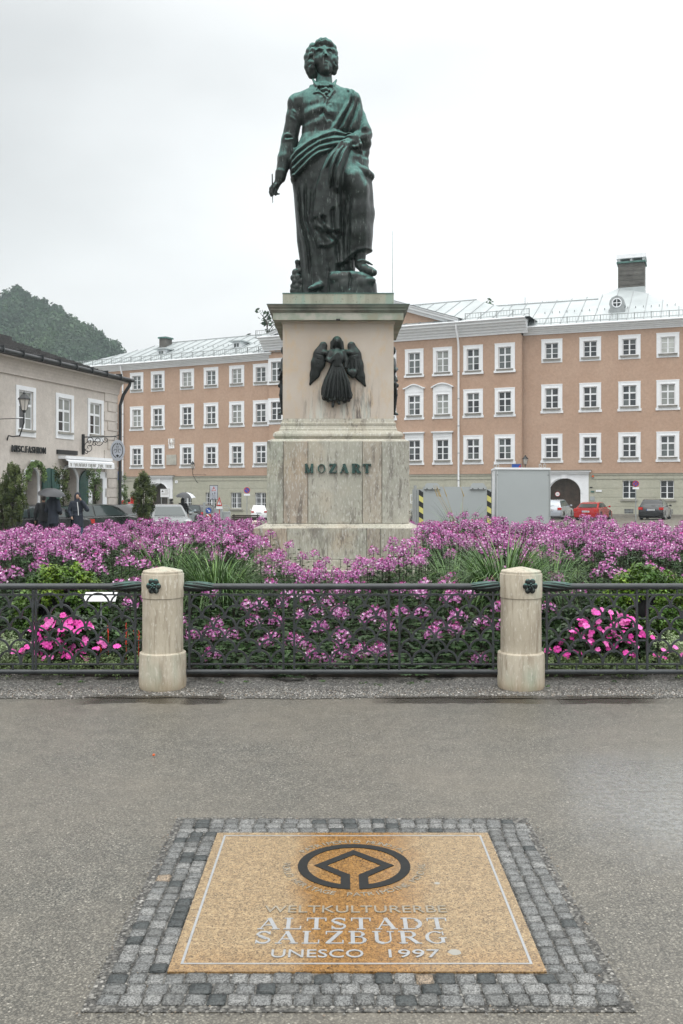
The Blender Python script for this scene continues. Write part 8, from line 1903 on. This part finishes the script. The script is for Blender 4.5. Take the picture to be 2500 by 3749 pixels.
# white column post and grey switch cabinets
def boxthing(nm, lab, cat, px0, px1, y_top, Y, dep, mt, extra=None):
    xa, xb = u(px0)*Y, u(px1)*Y; g0 = G((xa+xb)/2, Y); h = EH+(HZ-y_top)*Y/F-g0; t = thing(nm, lab, cat, ((xa+xb)/2, Y, g0)); w = (xb-xa)/2; m = MB(); m.box(-w, w, 0, dep, 0, h-.05); m.build('housing', mt, t); m = MB(); m.box(-w-.02, w+.02, -.02, dep+.02, h-.048, h); m.build('lid', mt, t); m = MB(); m.box(-w*.8, w*.8, -.012, -.0005, h*.3, h*.9); d = m.build('door', mt, t); m = MB(); m.box(w*.5, w*.6, -.03, -.0125, h*.55, h*.65); m.build('handle', M['darkmetal'], d); return t
boxthing('marker_post', 'slim pale square post left of the blue arrow sign', 'post', 744, 751, 1840, 46, .1, M['grey_panel2'])
boxthing('switch_cabinet', 'pale grey switch cabinet behind the warning triangle', 'cabinet', 786, 812, 1862, 48.5, .5, M['grey_panel2']); boxthing('switch_cabinet', 'lower pale grey cabinet right of the switch cabinet', 'cabinet', 814, 840, 1874, 48.8, .5, M['grey_panel2'])
t = thing('bike_hoop', 'curved metal tube hoop above the grey cabinets', 'barrier', (u(815)*49.2, 49.2, G(-6, 49))); hh = EH+(HZ-1851)*49.2/F-G(-6, 49); m = MB(); m.tube([(-.34, 0, 0), (-.34, 0, hh-.1), (-.26, 0, hh), (.26, 0, hh), (.34, 0, hh-.1), (.34, 0, 0)], .022, 6); m.tube([(-.32, 0, hh-.12), (.32, 0, hh-.12)], .014, 6); m.build('hoop', M['galv'], t, 60)
# white notice board and traffic light beside the portal
Y = 52; x, y = at(604, Y); g0 = G(x, y); zb = EH+(HZ-1820)*Y/F-g0; zt = EH+(HZ-1790)*Y/F-g0; t = thing('notice_board', 'white notice board with thin frame in front of the left portal', 'sign', (x, y, g0)); m = MB(); m.box(-.24, .27, -.05, -.02, zb, zt); m.build('board', M['white'], t); m = MB(); frame_box(m, -.25, .28, zb-.01, zt+.01, .015, -.06, -.0505); m.build('frame', M['galv'], t); m = MB(); m.tube([(-.2, 0, 0), (-.2, 0, zt)], .02, 6); m.tube([(.2, 0, 0), (.2, 0, zt)], .02, 6); m.build('posts', M['galv'], t)
m = MB()
for k, (a, b) in enumerate(((.0, .2), (.0, .18), (.0, .2), (-.18, .2), (-.18, .15))): m.box(a, b, -.0555, -.0505, zt-.08-.06*k, zt-.065-.06*k)
m.build('text_lines', M['greytrim'], t); m = MB(); m.prism([(-.19, zt-.17), (-.07, zt-.17), (-.13, zt-.07)], -.056, -.0505); m.build('pictogram', M['darkmetal'], t)
Y = 54; x, y = at(622, Y); g0 = G(x, y); zt = EH+(HZ-1825)*Y/F-g0; t = thing('traffic_light', 'traffic light with dark hooded lamps in front of the left portal', 'traffic light', (x, y, g0), R(35)); m = MB(); m.tube([(0, .08, 0), (0, .08, zt)], .05, 8); m.build('pole', M['galv'], t, 60); m = MB(); m.box(-.13, .13, -.12, .05, zt-.58, zt); m.build('housing', M['greytrim'], t)
for k in range(3):
    zc = zt-.11-.18*k; m = MB(); disc(m, .075, -.13, -.1205, zc); m.build('lens', M['black'], t); m = MB(); pp = [(.09*math.cos(PI*i/8), zc+.085*math.sin(PI*i/8)) for i in range(9)]; qq = [(.08*math.cos(PI*i/8), zc+.075*math.sin(PI*i/8)) for i in range(9)]; m.strip(pp, qq, -.30, -.1205, 0, False); m.build('hood', M['black'], t)
# round no-entry style disc on the right portal door
sg_ = SR.ray(2041, 1809, .2); t = thing('door_sign', 'small round white sign with red rim on the right portal door', 'sign', tuple(sg_), SR.rz); m = MB(); disc(m, .20, -.04, -.02, 0); m.build('rim', M['red'], t); m = MB(); disc(m, .165, -.047, -.0405, 0); m.build('face', M['white'], t); m = MB(); m.box(-.1, .1, -.052, -.0475, .01, .04); m.box(-.1, .1, -.052, -.0475, -.05, -.02); m.build('bars', M['greytrim'], t)
# small plates by the right portal, house numbers
for px, py, wpx, hpx, mt, lab in ((2164, 1784.5, 9, 4, 'darkmetal', 'small dark metal plate right of the right portal'), (2169, 1800, 13, 6, 'copper', 'small greenish plate below the dark plate'), (2192, 1797, 21, 7, 'white', 'small pale name plate right of the greenish plate'), (2168, 1825, 17, 15, 'grey_panel', 'square grey intercom plate low beside the right portal')):
    p = SR.ray(px, py, -.02); t = thing('wall_plate', lab, 'sign', tuple(p), SR.rz); k = p.y/F; m = MB(); m.box(-wpx*k/2, wpx*k/2, -.05, -.0, -hpx*k/2, hpx*k/2); m.build('plate', M[mt], t); m = MB(); frame_box(m, -wpx*k/2, wpx*k/2, -hpx*k/2, hpx*k/2, .02, -.058, -.0505); m.build('plate_rim', M[mt], t)
p = SR.ray(2170, 1747, -.1); t = thing('alarm_lamp', 'small orange alarm lamp on the wall above the right portal plates', 'lamp', tuple(p), SR.rz); m = MB(); m.lathe([(.09, 0), (.08, .12), (.03, .16)], 10); m.build('cover', M['pink_lt'], t, 40); m = MB(); m.box(-.08, .08, .0, .06, -.06, 0); m.build('bracket', M['galv'], t)
p = SL.ray(646, 1764, -.05); t = thing('house_number', 'small white house number plate right of the left portal', 'sign', tuple(p), SL.rz); m = MB(); disc(m, .15, -.04, 0, 0); m.box(-.17, .17, -.035, 0, -.12, .12); m.build('plate', M['white'], t); m = MB(); m.box(-.02, .02, -.046, -.0405, -.07, .07); m.box(-.05, -.0205, -.046, -.0405, .03, .05); m.build('numeral', M['black'], t)
# bench with wooden slats seen from behind, left of the pedestal
Y = 36; xa, xb = u(872)*Y, u(928)*Y; g0 = G(-4, Y); t = thing('bench', 'dark wooden slatted bench seen from behind left of the pedestal', 'bench', ((xa+xb)/2, Y, g0), R(-8)); w = (xb-xa)/2+.25; zt = EH+(HZ-1883)*Y/F-g0
bw = MB(); bw.box(-w, w, -.012, .012, 0, .055); sl = bw.mesh('slat', M['wood_dark'])
for k in range(6): link('slat', sl, t, (0, -.02*k, zt-.08-.072*k))
bs = MB(); bs.box(-w, w, 0, .07, 0, .03); s2_ = bs.mesh('slat', M['wood_dark'])
for k in range(5): link('slat', s2_, t, (0, .02+.085*k, .42))
for s in (-1, 1): m = MB(); m.tube([(s*w*.85, .1, 0), (s*w*.85, 0, .42), (s*w*.85, -.12+.1, zt)], .025, 6); m.tube([(s*w*.85, .42, 0), (s*w*.85, .42, .42), (s*w*.85, 0, .42)], .025, 6); m.build('frame', M['darkmetal'], t)
def bicycle(lab, x, y, rz):
    t = thing('bicycle', lab, 'bicycle', (x, y, G(x, y)), rz, 'bicycles parked right of the pedestal')
    for cx_ in (-.52, .52):
        m = MB(); m.tube([(cx_+.33*math.cos(2*PI*i/24), 0, .34+.33*math.sin(2*PI*i/24)) for i in range(24)], .016, 5, closed=True); w = m.build('wheel', M['tyre'], t); m = MB()
        for k in range(10): a = 2*PI*k/10; m.tube([(cx_, 0, .34), (cx_+.32*math.cos(a), 0, .34+.32*math.sin(a))], .003, 3)
        m.build('spokes', M['galv'], w)
    m = MB(); J = {'s': (-.15, 0, .82), 'h': (.36, 0, .86), 'b': (-.08, 0, .3), 'r': (-.52, 0, .34), 'f': (.52, 0, .34), 'h2': (.40, 0, .7)}
    for a, b in (('s', 'h'), ('s', 'b'), ('b', 'h2'), ('s', 'r'), ('b', 'r'), ('h', 'f')): m.tube([J[a], J[b]], .016, 5)
    m.build('frame', M['darkmetal'], t); m = MB(); m.tube([(.36, -.28, 1.0), (.40, -.12, 1.02), (.36, 0, .98), (.40, .12, 1.02), (.36, .28, 1.0)], .013, 5); m.tube([(.36, 0, .86), (.36, 0, .98)], .013, 5); m.build('handlebar', M['galv'], t); m = MB(); m.sphere((-.17, 0, .92), (.13, .07, .03), 8, 5); m.tube([(-.15, 0, .82), (-.16, 0, .91)], .012, 5); m.build('saddle', M['black'], t, 60)
for k, px in enumerate((1500, 1512, 1524)):
    x, y = at(px, 46+k*.8); bicycle(('dark bicycle nearest the pedestal in the tangled row beside the low container', 'middle dark bicycle in the tangled row right of the pedestal', 'dark bicycle nearest the low container in the tangled row')[k], x, y, R(72+k*6))
# vent grille on the palace wall behind the bicycles
p = SM.ray(1517, 1827, 0); t = None; m = MB(); w = .38; frame_box(m, -w, w, -w, w, .05, -.06, -.032); m.box(-.02, .02, -.05, -.033, -w, w, 0, Matrix.Rotation(PI/4, 4, 'Y')); m.box(-.02, .02, -.045, -.0335, -w, w, 0, Matrix.Rotation(-PI/4, 4, 'Y')); m.build('vent_grille', M['white'], bld, None, p-BO, SM.rz)
